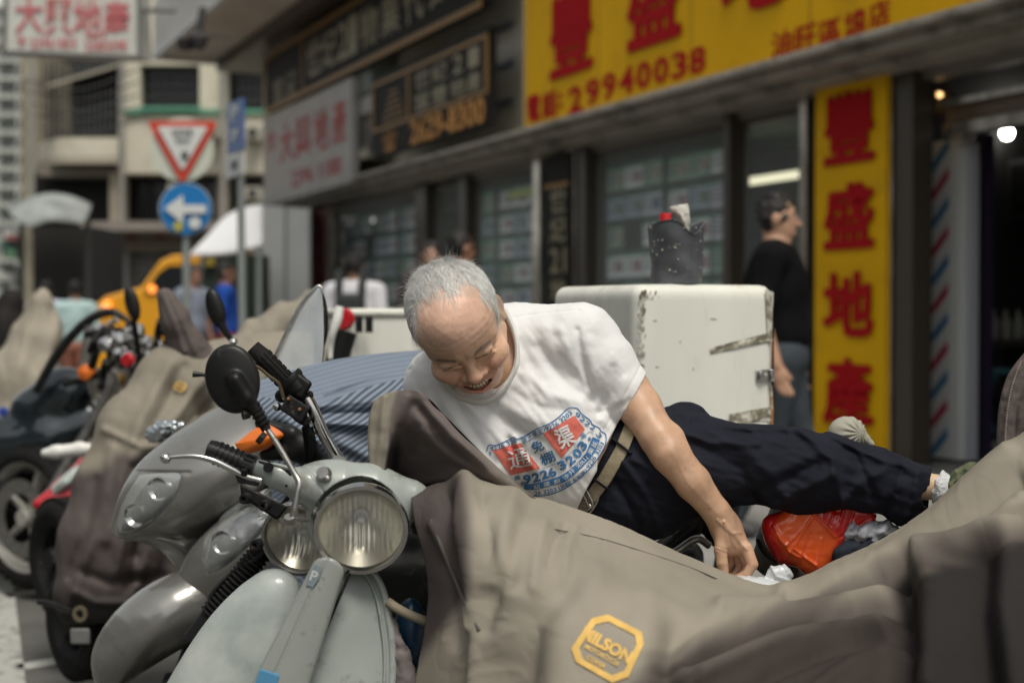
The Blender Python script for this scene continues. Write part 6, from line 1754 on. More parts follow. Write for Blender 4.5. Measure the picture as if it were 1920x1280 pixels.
# brows
for s in (-1, 1):
    n = 260; t = rng.uniform(0, 1, n)
    base = np.stack([s * (13 + 33 * t), 15 + 7 * np.sin(np.minimum(t * 1.5, 1) * 1.6) - 5 * t + rng.uniform(-4, 4, n) * (1 - .5 * t), np.full(n, 40.)], 1)
    rr = []
    for b in base:
        h = head_bvh.ray_cast(Vector(b), Vector((0, 0, -1)))
        rr.append(np.array(h[0]) if h[0] is not None else b * np.array([1, 1, 0]))
    rr = np.array(rr)
    dd = np.stack([s * np.full(n, 1.), .35 - .6 * t, np.full(n, .25)], 1)
    hvv, hff = strands('brow', rr - np.array([0, 0, .4]), dd + rng.normal(size=(n, 3)) * .15, rng.uniform(5, 9, n) , .17, None, bend=np.array([[s * .2, -.3, -.9]]) * np.ones((n, 1)), nseg=3)
    link('eyebrow', head_w(hvv), hff, M_brow, man, sharp=None)

# ---------------------------------------------------------------- t-shirt
def cutplane(p, o, n):
    n = _n(n) / np.linalg.norm(n)
    return (p - _n(o)) @ n
FOLDS = [  # points (px), width, height (positive raises cloth)
    ([(812, 690), (835, 760), (890, 850)], 9, 6), ([(790, 700), (812, 770), (850, 850)], 9, 6), ([(838, 722), (880, 800), (925, 868)], 8, -6),
    ([(855, 735), (915, 800), (960, 850)], 8, 6), ([(895, 752), (950, 795), (1010, 826)], 9, -6), ([(930, 748), (985, 782), (1040, 800)], 10, 6),
    ([(965, 735), (1010, 762), (1060, 770)], 8, -5), ([(985, 700), (1030, 740), (1090, 752)], 9, 6),
    ([(1110, 752), (1060, 720), (1010, 650)], 9, -7), ([(1105, 728), (1070, 670), (1050, 620)], 9, 6), ([(1112, 740), (1092, 680), (1082, 620)], 6, -8),
    ([(1120, 765), (1112, 700), (1105, 640)], 10, 6), ([(1122, 772), (1145, 735), (1150, 690)], 8, -6), ([(1130, 776), (1163, 750), (1172, 712)], 8, 5),
    ([(1122, 775), (1155, 765), (1180, 752)], 6, -5), ([(1110, 752), (1122, 775)], 9, -12),
    ([(1118, 782), (1150, 800), (1160, 830)], 8, 6), ([(1108, 775), (1130, 812), (1128, 850)], 9, -7), ([(1095, 765), (1108, 800), (1098, 850)], 9, 5),
    ([(1010, 850), (1040, 880), (1050, 930)], 10, -5), ([(985, 850), (1010, 890), (1015, 940)], 9, 5), ([(963, 820), (975, 850), (1000, 880)], 6, 7), ([(955, 822), (968, 852), (990, 885)], 5, -6),
    ([(1060, 900), (1100, 880), (1140, 830)], 9, 4), ([(860, 800), (930, 880), (960, 930)], 10, 6), ([(830, 800), (880, 880), (900, 930)], 9, -6),
    ([(975, 640), (1000, 690), (1000, 740)], 9, -4), ([(1020, 610), (1035, 660), (1025, 700)], 10, 4)]
def shirt_core(p):
    d = s_chain(p, [((833, 722, 30), 76), ((900, 672, 55), 66), ((965, 655, 60), 84), ((1088, 644, 8), 76)], 20)
    d = smin(d, s_chain(p, [((965, 705, 62), 104), ((1045, 790, 30), 112), ((1085, 868, 30), 112)], 20), 30)
    d = smin(d, s_cap(p, (850, 740, 30), (930, 850, 20), 78, 70), 30)
    sl = s_chain(p, [((1088, 644, 2), 74), ((1130, 685, -6), 60), ((1176, 738, -10), 47), ((1200, 770, -10), 47)], 20)
    d = smin(d, sl, 10)
    return d
def shirt_sdf(p):
    d = shirt_core(p)
    front = np.clip((60 - p[:, 2]) / 60, 0, 1)
    for pts, w, a in FOLDS: d = d - ridge(p, pts, w * 1.1, a * .68) * front
    wp = p / np.array([30., 18., 60.]); sk = np.stack([p[:, 0] * .8 - p[:, 1] * .6, p[:, 0] * .6 + p[:, 1] * .8, p[:, 2]], 1); d = d + 1.3 * vnoise(wp + 5) + .8 * vnoise(sk / np.array([8, 46, 40.])) + .35 * vnoise(p / 7)
    d = d + ridge(p, [(952, 597), (1010, 588), (1086, 581)], 2.2, 1.6) + ridge(p, [(768, 694), (800, 660)], 2.2, 1.6)   # yoke seams
    # hem rib of the sleeve
    o = (1187, 742, 0)
    n = (.86, .50, .04)
    cp = cutplane(p, o, n)
    d = smax(d, np.where(p[:, 0] > 1120, cp, -50), 3)
    d = d + 1.2 * np.exp(-((cp + 17) / 1.8) ** 2) * (p[:, 0] > 1130)
    # neck opening
    neck = s_cap(p, (915, 640, -60), (950, 610, 60), 50, 50)
    d = smax(d, -s_ell(p, (918, 655, 10), (60, 92, 75), NECKR), 4)
    # waist, tucked into the belt
    w = (p[:, 0] - 1176) * .868 + (p[:, 1] - 800) * .50 + 8 * np.sin((p[:, 1] - 800) / 60)
    d = smax(d, w, 4)
    # open sleeve end
    d = smax(d, -s_cap(p, (1150, 700, -8), (1230, 800, -10), 42, 42), 2)
    return d
NECKR = np.array(Matrix.Rotation(math.radians(-18), 3, 'Z').to_3x3())
V, Q = nets(shirt_sdf, (745, 555, -110), (1225, 975, 175), 2.2)
shw = PV(V, D0)
tee = link('t_shirt', shw, Q, M_tee, man, sharp=None)
tee_bvh = BVHTree.FromPolygons(shw.tolist(), Q.tolist())
# ribbed collar: follows the opening
cpts = []
for px, py in [(934, 566), (950, 590), (963, 620), (970, 652), (968, 685), (955, 714), (934, 738), (905, 752), (870, 748), (845, 730), (828, 705)]:
    a = Vector((0, 0, CAMZ)); b = Vector(P(px + 4, py, 1.0)) - a
    h = tee_bvh.ray_cast(a, b.normalized())
    cpts.append(np.array(h[0]) if h[0] is not None else P(px, py, 2.5))
cpts = np.array(cpts); cd = px_of(cpts)[:, 2]
cd = np.convolve(np.pad(cd, 2, mode='edge'), np.ones(5) / 5, 'valid')
cc = [P(x, y, d - .002) for (x, y), d in zip([(934, 566), (950, 590), (963, 620), (970, 652), (968, 685), (955, 714), (934, 738), (905, 752), (870, 748), (845, 730), (828, 705)], cd)]
MB().tube(cc, .0105, 12, smooth=60, flat=.5).build('collar', M_rib, man)

# ---------------------------------------------------------------- print on the shirt
def on_shirt(q, off):
    a = Vector((0, 0, CAMZ)); out = []
    last = 2.45
    for x, y in q:
        dv = Vector(P(x, y, 1.0)) - a; dn = dv.normalized()
        h = tee_bvh.ray_cast(a, dn)
        if h[0] is not None and h[3] < 2.75: last = h[3] / dv.length
        out.append(P(x, y, last) - np.array(dn) * off)
    return np.array(out)
class Print:
    def __init__(s, off): s.v = []; s.f = []; s.n = 0; s.off = off
    def add(s, v, f):
        s.v.append(np.asarray(v, float)[:, :2]); s.f += [tuple(int(i) + s.n for i in k) for k in f]; s.n += len(v)
    def text(s, body, x, y, ang, h, w=None, bold=.01, space=1.0):
        v, f, sz = text_geo(body, bold, 0, 3, space)
        sy = h / sz[1]; sx = (w / sz[0]) if w else sy
        a = math.radians(ang); c, n = math.cos(a), math.sin(a)
        X = v[:, 0] * sx; Y = v[:, 1] * sy
        s.add(np.stack([x + X * c - Y * n, y - X * n - Y * c], 1), [k[::-1] for k in f])
    def along(s, body, path, h, bold=.01, sp=1.0, flip=0):
        """letters one by one along a path of pixels"""
        pth = crom(np.array(path, float), 200); L = np.concatenate([[0], np.cumsum(np.linalg.norm(np.diff(pth, axis=0), axis=1))])
        ws = [(.35 if ch in ' ()I1' else (1.0 if ord(ch) > 0x2000 else .62)) for ch in body]
        tot = sum(ws); cur = 0
        for ch, w in zip(body, ws):
            m = (cur + w / 2) / tot * L[-1]; cur += w
            if ch == ' ': continue
            x, y = np.interp(m, L, pth[:, 0]), np.interp(m, L, pth[:, 1])
            x2, y2 = np.interp(m + 2, L, pth[:, 0]), np.interp(m + 2, L, pth[:, 1])
            s.text(ch, x, y, math.degrees(math.atan2(-(y2 - y), x2 - x)), h if ord(ch) < 0x2000 else h * 1.15, w * L[-1] / tot * .86, bold)
    def quad(s, c, n=14):
        c = np.array(c, float)
        g = np.array([[(1 - u) * (1 - v) * c[0] + u * (1 - v) * c[1] + u * v * c[2] + (1 - u) * v * c[3] for u in np.linspace(0, 1, n)] for v in np.linspace(0, 1, n)])
        s.add(g.reshape(-1, 2), grid_faces(n, n))
    def strip(s, path, w, n=120):
        pth = crom(np.array(path, float), n); t = np.gradient(pth, axis=0); t /= np.linalg.norm(t, axis=1)[:, None]
        nn = np.stack([-t[:, 1], t[:, 0]], 1); w = crom(np.atleast_1d(w)[:, None] * np.ones((max(2, len(np.atleast_1d(w))), 1)), n) if np.ndim(w) == 0 else crom(np.array(w)[:, None], n)
        g = np.stack([pth + nn * w * k for k in (-.5, -.17, .17, .5)], 1)
        s.add(g.reshape(-1, 2), grid_faces(n, 4))
    def build(s, name, m):
        q = np.concatenate(s.v)
        bm = bmesh.new(); vs = [bm.verts.new((x, y, 0)) for x, y in q]
        for f in s.f:
            try: bm.faces.new([vs[i] for i in f])
            except ValueError: pass
        for _ in range(2):
            bmesh.ops.triangulate(bm, faces=[f for f in bm.faces if len(f.verts) > 4])
            es = [e for e in bm.edges if e.calc_length() > 3.5]
            if es: bmesh.ops.subdivide_edges(bm, edges=es, cuts=1)
        bm.verts.index_update()
        q = np.array([v.co[:2] for v in bm.verts]); f = [[v.index for v in p.verts] for p in bm.faces]; bm.free()
        return link(name, on_shirt(q, s.off), f, m, tee, smooth=False)
def Z(x, y): return (900 + x / 5.818, 740 + y / 5.818)
bl = Print(.0016); rd = Print(.0012); wh = Print(.0034)
rd.quad([Z(135, 600), Z(440, 525), Z(655, 800), Z(335, 878)])
rd.quad([Z(685, 425), Z(1030, 225), Z(1145, 375), Z(890, 690)], 16)
# outer outline and thin inner outline
outl = [Z(70, 615), Z(100, 548), Z(180, 548), Z(300, 495), Z(370, 462), Z(410, 480), Z(520, 430), Z(620, 370), Z(740, 320), Z(850, 250), Z(960, 150), Z(1055, 145), Z(1110, 205), Z(1200, 275), Z(1225, 320), Z(1300, 360), Z(1320, 395), Z(1370, 430), Z(1372, 520), Z(1330, 620), Z(1200, 800), Z(1000, 975), Z(800, 1075), Z(640, 1103), Z(560, 1100)]
bl.strip(outl, 1.9, 260)
bl.strip([Z(455, 535), Z(560, 490), Z(640, 450), Z(690, 415)], .8, 20)
bl.strip([Z(680, 805), Z(840, 740), Z(1000, 620), Z(1120, 470), Z(1200, 400), Z(1235, 430)], .7, 60)
bl.along('9226 320', [Z(110, 590), Z(260, 550), Z(400, 490)], 8.2, .008)
bl.along('渠王業記)9226 3203', [Z(455, 505), Z(640, 405), Z(820, 325), Z(1000, 185)], 9, .006)
bl.along('9222 3', [Z(1040, 195), Z(1140, 285), Z(1250, 375), Z(1320, 470)], 8.5, .008)
bl.text('9', *Z(110, 640), 10, 7)
bl.text('免', *Z(625, 560), 24, 22, 23, .02)
bl.text('棚', *Z(735, 690), 24, 22, 27, .015)
bl.text('做', *Z(405, 905), 12, 9, 12, .01)
bl.text('候', *Z(470, 968), 12, 8, 10, .01)
bl.text('吸', *Z(1130, 445), 30, 10, 10, .012)
bl.text('#', *Z(1195, 480), 45, 7, 7, .02)
for ch, x, y, a in (('9', 515, 920, 10), ('2', 610, 900, 14), ('2', 700, 870, 20), ('6', 785, 845, 26), ('3', 895, 765, 32), ('2', 985, 710, 38), ('0', 1062, 635, 46), ('3', 1118, 555, 52)):
    bl.text(ch, *Z(x, y), a, 17.5, 15, .045)
band = [Z(480, 1000), Z(600, 1000), Z(760, 960), Z(900, 915), Z(1050, 800), Z(1180, 660), Z(1230, 570), Z(1270, 475)]
bl.strip(band, [10, 12, 12.5, 14, 12, 13, 15, 15], 160)
wh.along('站 渠 廁 沙井 泊山 渠盆', [Z(580, 1010), Z(760, 965), Z(900, 920), Z(1050, 790), Z(1185, 650), Z(1265, 500)], 8, .004)
bl.along('26 3203 (持1級水喉牌) 9226 3203', [Z(590, 1075), Z(800, 1040), Z(980, 960), Z(1110, 870), Z(1240, 690), Z(1340, 515)], 8, .008)
wh.text('通', *Z(430, 690), 12, 37, 43, .008)
wh.text('渠', *Z(925, 455), 26, 40, 34, .02)
rd.build('red_print_square', M_printred)
bl.build('blue_print_lettering', M_printblue)
wh.build('white_print_lettering', M_tee)['kind'] = 'stuff'

# ---------------------------------------------------------------- trousers, belt, foot
TF = [([(1185, 860), (1260, 900), (1330, 960)], 12, 7), ([(1250, 800), (1330, 830), (1420, 832)], 10, 6), ([(1300, 790), (1370, 812), (1470, 815)], 9, -5),
      ([(1500, 805), (1560, 860), (1580, 940)], 12, 8), ([(1530, 806), (1600, 850), (1640, 930)], 11, -7), ([(1550, 815), (1650, 860), (1740, 885)], 9, 5),
      ([(1400, 930), (1470, 900), (1530, 870)], 14, -9), ([(1450, 950), (1500, 920), (1560, 890)], 14, 8), ([(1580, 940), (1620, 900), (1660, 880)], 12, 6),
      ([(1650, 975), (1680, 930), (1690, 880)], 12, -6), ([(1690, 985), (1715, 940), (1720, 890)], 10, 6), ([(1150, 900), (1190, 960), (1200, 1000)], 10, -6), ([(1170, 870), (1220, 940), (1240, 1000)], 10, 6),
      ([(1330, 800), (1420, 860), (1480, 940)], 14, 6), ([(1300, 830), (1390, 880), (1420, 940)], 12, -5), ([(1200, 800), (1230, 850), (1220, 900)], 10, 5)]
def pants_core(p):
    q = p - np.array([0, 0, 22.])
    p = q
    d = s_chain(q, [((1130, 870, 40), 96), ((1215, 880, 30), 108), ((1300, 872, 15), 92), ((1440, 870, 0), 69), ((1540, 882, -5), 68), ((1640, 900, 0), 56), ((1700, 918, 3), 48), ((1760, 925, 5), 42)], 30)
    d = smin(d, s_cap(q, (1500, 900, 5), (1505, 925, 5), 60, 44), 20)
    d = smin(d, s_cap(q, (1690, 945, 5), (1745, 955, 5), 40, 26), 20)
    d = smin(d, s_ell(q, (1180, 950, 30), (110, 70, 90)), 30)
    d = smin(d, s_cap(q, (1290, 815, 90), (1285, 800, 60), 50, 48), 25)             # raised thigh behind
    # far leg: folded behind, foot hidden beyond the near leg
    d = smin(d, s_chain(q, [((1240, 860, 90), 80), ((1400, 880, 120), 62), ((1530, 870, 120), 48)], 20), 25)
    return d
def waist(p): return (p[:, 0] - 1176) * .868 + (p[:, 1] - 800) * .50 + 8 * np.sin((p[:, 1] - 800) / 60)
def pants_sdf(p):
    d = pants_core(p)
    front = np.clip((50 - p[:, 2]) / 50, 0, 1)
    for pts, w, a in TF: d = d - ridge(p, pts, w * .8, a * 1.2) * front
    sk = np.stack([p[:, 0] * .9 + p[:, 1] * .5, p[:, 1] - p[:, 0] * .35, p[:, 2]], 1); d = d + 3.0 * vnoise(sk / np.array([60, 15, 50.])) + 1.5 * vnoise(sk / np.array([26, 8, 20.])) + .6 * vnoise(p / 11)
    d = d + ridge(p, [(1120, 900), (1170, 930), (1200, 985)], 1.8, 1.5)
    d = smax(d, -(waist(p) + 4), 4)
    hem = cutplane(p, (1744, 915, 0), (1, .10, 0))
    d = smax(d, hem, 3)
    d = smax(d, -s_cap(p, (1715, 925, 5), (1790, 935, 5), 26, 30), 3)
    return d
sdf_px('trousers', pants_sdf, (1060, 730, -100), (1770, 1065, 215), 2.8, D0, M_navy, man)
BELT = [(1196, 768), (1184, 796), (1164, 846), (1134, 898), (1100, 942), (1070, 975)]
def belt_sdf(p):
    b = poly2(p, BELT)
    dd = pants_core(p)
    return smax(smax(dd - 5, b - 12.5, 2), -(dd + 6), 1)
sdf_px('belt', belt_sdf, (1050, 740, -100), (1215, 990, 60), 1.8, D0, M_belt, man)
def wb_sdf(p):
    b = poly2(p, [(x - 17, y - 8) for x, y in BELT])
    dd = pants_core(p)
    return smax(smax(dd - 2, b - 9, 2), -(dd + 8), 1)
sdf_px('waistband', wb_sdf, (1040, 740, -100), (1200, 990, 60), 2.2, D0, M_navy, man)
def on_px(pts, F, lift=0, z0=-140):
    """drop 2-D pixels on the near side of a pixel-space shape"""
    out = []
    for x, y in pts:
        z = z0
        for _ in range(70):
            v = float(F(np.array([[x, y, z]]))[0])
            if v < .5: break
            z += max(v * .8, .3)
        out.append((x, y, z - lift))
    return PV(np.array(out), D0)
MB().tube(on_px([(1148, 822), (1166, 836), (1184, 850)], pants_core, 8), .0042, 8, smooth=9, flat=.5).build('belt_loop', M_navy, man)
MB().tube(on_px([(1106, 893), (1125, 906), (1142, 918)], pants_core, 8), .0042, 8, smooth=9, flat=.5).build('belt_loop', M_navy, man)
bk = MB()
for a in ([(1093, 925), (1106, 950), (1112, 944), (1099, 918), (1093, 925)], [(1075, 948), (1100, 956), (1107, 947), (1084, 938), (1075, 948)]):
    bk.tube(on_px(a, pants_core, 9), .0017, 8, smooth=24)
bk.tube(on_px([(1086, 962), (1104, 962), (1118, 944), (1124, 925)], pants_core, 10), .0016, 8, smooth=18)
bk.build('belt_buckle', M_steel, man)
def sock_sdf(p):
    d = s_chain(p, [((1752, 900, 4), 25), ((1770, 918, 2), 28), ((1788, 940, 0), 28), ((1830, 950, 0), 20)], 6)
    d = smax(d, -cutplane(p, (1752, 910, 0), (.9, .42, 0)), 3)
    return d + 1.6 * vnoise(p / 6) - ridge(p, [(1740, 884), (1756, 900), (1765, 925), (1748, 945)], 5, 3)
sdf_px('sock', sock_sdf, (1725, 865, -40), (1860, 985, 45), 2.0, D0, M_sock, man)
M_camo = mat('camouflage_canvas', (.13, .14, .075), rough=.85, dirt=(.035, .05, .025), dscale=38, dlow=.49, dhigh=.52, var=.5, vscale=25, bump=.3, bscale=300)
def shoe_sdf(p):
    d = s_chain(p, [((1788, 912, 0), 29), ((1828, 892, 0), 27), ((1890, 895, 0), 22)], 10)
    d = smin(d, s_cap(p, (1780, 950, 0), (1880, 940, 0), 20, 18), 12)
    return smax(d, -cutplane(p, (1778, 905, 0), (.95, .3, 0)), 4)
sdf_px('shoe', shoe_sdf, (1755, 865, -45), (1925, 985, 45), 2.2, D0, M_camo, man)
sl = MB()
for k in range(3): sl.tube(PV([(1800 + k * 13, 893 - k * 3, -14), (1806 + k * 13, 896 - k * 3, -28), (1817 + k * 13, 912 - k * 3, -31)], D0), .0028, 6, smooth=7)
sl.build('shoelace', mat('olive_lace', (.20, .22, .12), rough=.9), man)
# ================================================================ cloth covers
M_cover = mat('tan_cover_cloth', (.3, .28, .24), rough=.78, attr=True, var=.10, vscale=5, bump=.5, bscale=520, bdist=.0009, spec=.12)
TAN = np.array([.275, .248, .200]); BRN = np.array([.095, .079, .074]); DRK = np.array([.022, .020, .020]); DBR = np.array([.042, .035, .031])
def sstep(a, b, x): t = np.clip((x - a) / (b - a), 0, 1); return t * t * (3 - 2 * t)
def polysd(xy, poly):
    """signed distance to a closed polygon, negative inside"""
    poly = np.array(poly, float); d = np.full(len(xy), 1e9); ins = np.zeros(len(xy), bool)
    for a, b in zip(poly, np.roll(poly, -1, 0)):
        ab = b - a; t = np.clip(((xy - a) @ ab) / (ab @ ab), 0, 1)
        d = np.minimum(d, np.linalg.norm(xy - a - t[:, None] * ab, axis=1))
        c = (a[1] > xy[:, 1]) != (b[1] > xy[:, 1])
        with np.errstate(divide='ignore', invalid='ignore'):
            x = (b[0] - a[0]) * (xy[:, 1] - a[1]) / (b[1] - a[1] + 1e-12) + a[0]
        ins ^= c & (xy[:, 0] < x)
    return np.where(ins, -d, d)
def mixc(c, col, w): return c * (1 - w[:, None]) + col * w[:, None]

DC = 2.3
cv = thing('covered_motorbike', 'motorbike under a big tan and brown cloth cover with yellow emblem in front', 'motorbike cover', ground_at(1250, 2200))
# rows from behind the ridge, over it and down to the road; columns left to right. (px, py, distance)
cols = [
    # ridge x, y, d ; mid1 ; mid2 ; bottom
    [(775, 1000, 2.46), (762, 958, 2.34), (770, 925, 2.20), (778, 985, 2.14), (800, 1080, 2.12), (795, 1180, 2.12), (775, 1300, 2.10), (760, 1500, 2.08), (750, 1900, 2.04)],
    [(850, 1000, 2.50), (838, 930, 2.33), (830, 905, 2.21), (835, 960, 2.10), (850, 1060, 2.06), (850, 1160, 2.04), (830, 1300, 2.02), (820, 1500, 1.98), (815, 1900, 1.92)],
    [(905, 1010, 2.52), (900, 932, 2.33), (895, 901, 2.22), (900, 945, 2.06), (915, 1040, 1.98), (920, 1150, 1.96), (915, 1290, 1.94), (905, 1500, 1.90), (900, 1900, 1.86)],
    [(985, 1040, 2.54), (985, 955, 2.34), (980, 922, 2.24), (985, 960, 2.08), (995, 1050, 1.96), (1000, 1150, 1.90), (1000, 1290, 1.86), (1000, 1500, 1.82), (1000, 1900, 1.78)],
    [(1105, 1080, 2.56), (1105, 995, 2.35), (1105, 962, 2.26), (1108, 1000, 2.12), (1110, 1070, 1.98), (1110, 1160, 1.88), (1110, 1290, 1.82), (1110, 1500, 1.76), (1110, 1900, 1.72)],
    [(1250, 1140, 2.56), (1252, 1060, 2.36), (1250, 1024, 2.28), (1250, 1055, 2.14), (1250, 1110, 2.00), (1250, 1180, 1.89), (1250, 1300, 1.81), (1245, 1500, 1.74), (1240, 1900, 1.70)],
    [(1370, 1180, 2.58), (1372, 1105, 2.38), (1370, 1074, 2.31), (1370, 1100, 2.18), (1370, 1145, 2.02), (1370, 1200, 1.91), (1370, 1310, 1.80), (1370, 1500, 1.72), (1370, 1900, 1.68)],
    [(1475, 1190, 2.60), (1475, 1120, 2.40), (1475, 1093, 2.33), (1475, 1114, 2.20), (1475, 1155, 2.05), (1480, 1205, 1.93), (1490, 1310, 1.80), (1500, 1500, 1.71), (1500, 1900, 1.66)],
    [(1585, 1150, 2.62), (1583, 1075, 2.42), (1580, 1046, 2.35), (1580, 1085, 2.20), (1585, 1145, 2.04), (1600, 1210, 1.92), (1620, 1320, 1.79), (1630, 1500, 1.70), (1640, 1900, 1.65)],
    [(1705, 1090, 2.64), (1703, 1014, 2.44), (1700, 984, 2.36), (1700, 1030, 2.20), (1705, 1100, 2.02), (1720, 1180, 1.88), (1735, 1310, 1.76), (1750, 1500, 1.68), (1760, 1900, 1.62)],
    [(1805, 1015, 2.64), (1802, 938, 2.45), (1800, 908, 2.38), (1800, 962, 2.20), (1810, 1040, 1.98), (1825, 1160, 1.82), (1845, 1310, 1.72), (1860, 1500, 1.65), (1870, 1900, 1.60)],
    [(1900, 925, 2.64), (1892, 852, 2.46), (1888, 822, 2.40), (1895, 890, 2.20), (1910, 1010, 1.94), (1930, 1150, 1.78), (1950, 1310, 1.68), (1970, 1500, 1.62), (1980, 1900, 1.58)],
    [(2040, 820, 2.64), (2030, 740, 2.48), (2020, 710, 2.40), (2030, 800, 2.18), (2050, 980, 1.92), (2070, 1150, 1.76), (2090, 1310, 1.66), (2110, 1500, 1.6), (2120, 1900, 1.56)]]
g = surf(np.swapaxes(np.array(cols, float), 0, 1), 230, 330)
X, Y, Dd = g[..., 0].ravel(), g[..., 1].ravel(), g[..., 2].ravel()
q = np.stack([X, Y, np.zeros_like(X)], 1)
CF = [  # cover folds: points, width px, lift in millimetres (positive towards the viewer)
    ([(870, 905), (872, 980), (890, 1080), (905, 1190), (900, 1320)], 16, 22), ([(838, 930), (842, 1010), (860, 1100), (862, 1200)], 13, -20),
    ([(812, 985), (850, 1080), (893, 1178)], 7, 9), ([(905, 930), (920, 1010), (935, 1090), (930, 1180)], 12, -9),
    ([(960, 930), (940, 1010), (925, 1090)], 13, 9), ([(1000, 935), (975, 1000), (960, 1070), (950, 1160)], 12, -6),
    ([(1060, 985), (1040, 1020), (1030, 1060)], 7, -6), ([(1040, 990), (1150, 1015), (1260, 1050), (1340, 1080)], 5, -3.5), ([(1078, 990), (1062, 1030), (1058, 1080)], 8, 6),
    ([(1020, 980), (1005, 1040), (1000, 1100)], 9, 7),
    ([(1060, 1110), (1000, 1160), (975, 1290)], 26, -16), ([(1120, 1085), (1060, 1140), (1045, 1290)], 30, 14), ([(960, 1120), (925, 1230), (915, 1320)], 18, 14),
    ([(1890, 850), (1760, 975), (1650, 1050), (1540, 1095), (1470, 1108)], 15, 14), ([(1910, 900), (1790, 1010), (1680, 1078), (1570, 1108), (1480, 1122)], 12, -15),
    ([(1920, 945), (1810, 1040), (1690, 1105), (1580, 1130), (1470, 1140), (1350, 1140)], 15, 16), ([(1700, 1120), (1600, 1150), (1490, 1165), (1400, 1185), (1300, 1225)], 14, -18),
    ([(1650, 1165), (1540, 1180), (1440, 1205), (1320, 1265)], 15, 13), ([(1680, 1180), (1560, 1212), (1450, 1260), (1400, 1300)], 12, -14), ([(1690, 1215), (1600, 1250), (1520, 1300)], 13, 12),
    ([(1700, 1060), (1690, 1130), (1700, 1200), (1690, 1300)], 17, -30), ([(1745, 1050), (1760, 1120), (1750, 1290)], 26, 22), ([(1840, 1045), (1830, 1130), (1850, 1290)], 24, -20),
    ([(1900, 1030), (1890, 1150), (1910, 1300)], 22, 16), ([(1720, 1055), (1800, 1035), (1920, 1000)], 13, 22),
    ([(1270, 1190), (1250, 1250), (1265, 1320)], 22, -20), ([(1210, 1130), (1200, 1200), (1190, 1300)], 30, 10),
    ([(1480, 1100), (1300, 1110), (1150, 1080)], 26, -5)]
lift = np.zeros(len(X))
for pts, w, a in CF: lift += ridge(q, pts, w * 1.25, a * (.0011 if pts[0][1] > 1100 or pts[0][0] > 1650 else .00075))
wr = np.stack([(q[:, 0] * .92 - q[:, 1] * .38), (q[:, 0] * .38 + q[:, 1] * .92), q[:, 2]], 1)
lift += .0016 * (1 - np.abs(vnoise(wr / np.array([90, 30, 1.]) + 9))) ** 5 * (vnoise(q / 150 + 4) > -.2) - .0008 * (1 - np.abs(vnoise(q / np.array([26, 44, 1.]) + 31))) ** 8
lift += .0022 * fbm(q / np.array([150, 80, 1.]) + 3, 2) 
lift *= (Dd < 2.40) * 1.0
W = np.array([P(x, y, d) for x, y, d in zip(X, Y, Dd)])
G = W.reshape(230, 330, 3)
N = np.cross(np.gradient(G, axis=1), np.gradient(G, axis=0)); N /= np.linalg.norm(N, axis=2)[..., None]
if N[115, 165, 1] > 0: N = -N
W = W + N.reshape(-1, 3) * lift[:, None]
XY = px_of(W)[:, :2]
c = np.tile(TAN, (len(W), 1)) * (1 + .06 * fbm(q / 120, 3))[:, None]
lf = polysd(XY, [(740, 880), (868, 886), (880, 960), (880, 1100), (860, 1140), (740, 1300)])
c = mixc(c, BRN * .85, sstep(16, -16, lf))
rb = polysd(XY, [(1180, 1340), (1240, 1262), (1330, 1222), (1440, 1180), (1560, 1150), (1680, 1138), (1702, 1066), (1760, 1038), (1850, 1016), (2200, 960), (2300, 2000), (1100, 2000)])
rb = rb + 22 * fbm(np.stack([(q[:, 0] * .9 - q[:, 1] * .42) / 170, (q[:, 0] * .42 + q[:, 1] * .9) / 22, q[:, 2]], 1), 2); c = mixc(c, BRN * .9, .8 * sstep(70, 10, rb)); c = mixc(c, DBR, sstep(24, -34, rb))  # two-tone cloth; its soft dark grading also paints in fold shade
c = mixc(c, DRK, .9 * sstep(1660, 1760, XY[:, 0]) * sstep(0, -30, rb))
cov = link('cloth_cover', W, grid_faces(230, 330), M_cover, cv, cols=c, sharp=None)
so = cov.modifiers.new('thickness', 'SOLIDIFY'); so.thickness = .0012; so.offset = 0
cbvh = BVHTree.FromPolygons(W.tolist(), grid_faces(230, 330).tolist())
def on_cover(pts, off=.003):
    a = Vector((0, 0, CAMZ)); out = []; last = 1.9
    for x, y in pts:
        dv = Vector(P(x, y, 1.0)) - a; h = cbvh.ray_cast(a, dv.normalized())
        if h[0] is not None: last = h[3] / dv.length
        out.append(P(x, y, last) - np.array(dv.normalized()) * off)
    return np.array(out)
M_logo = mat('faded_yellow_print', (.66, .42, .12), rough=.8, var=.12, vscale=60)
lg = Print(.0)
hexo = np.array([(1140, 1151), (1204, 1184), (1207, 1206), (1178, 1268), (1148, 1279), (1080, 1240), (1071, 1214), (1110, 1158)], float)
hc = hexo.mean(0)
for a, b in zip(hexo, np.roll(hexo, -1, 0)):
    ia, ib = hc + (a - hc) * .79, hc + (b - hc) * .79
    lg.quad([a, b, ib, ia], 6)
lg.text('MILSON', 1138, 1208, -29, 25, 104, .05)
lg.text('MOTORCYCLE', 1129, 1227, -29, 9, 72, .03)
lg.text('COVER', 1118, 1240, -29, 9, 40, .03)
qq = np.concatenate(lg.v)
link('yellow_emblem', on_cover(qq), lg.f, M_logo, cov, smooth=False)
# stitched seams and piping
sm_ = MB()
sm_.tube(on_cover([(808, 975), (826, 1020), (850, 1078), (872, 1128), (899, 1182)], .001), .0028, 8, smooth=50)
sm_.tube(on_cover([(1040, 992), (1120, 1008), (1200, 1032), (1290, 1062), (1345, 1085)], .0012), .0012, 6, smooth=60)
sm_.build('piped_seam', mat('dark_seam_thread', (.09, .08, .072), rough=.8), cov)

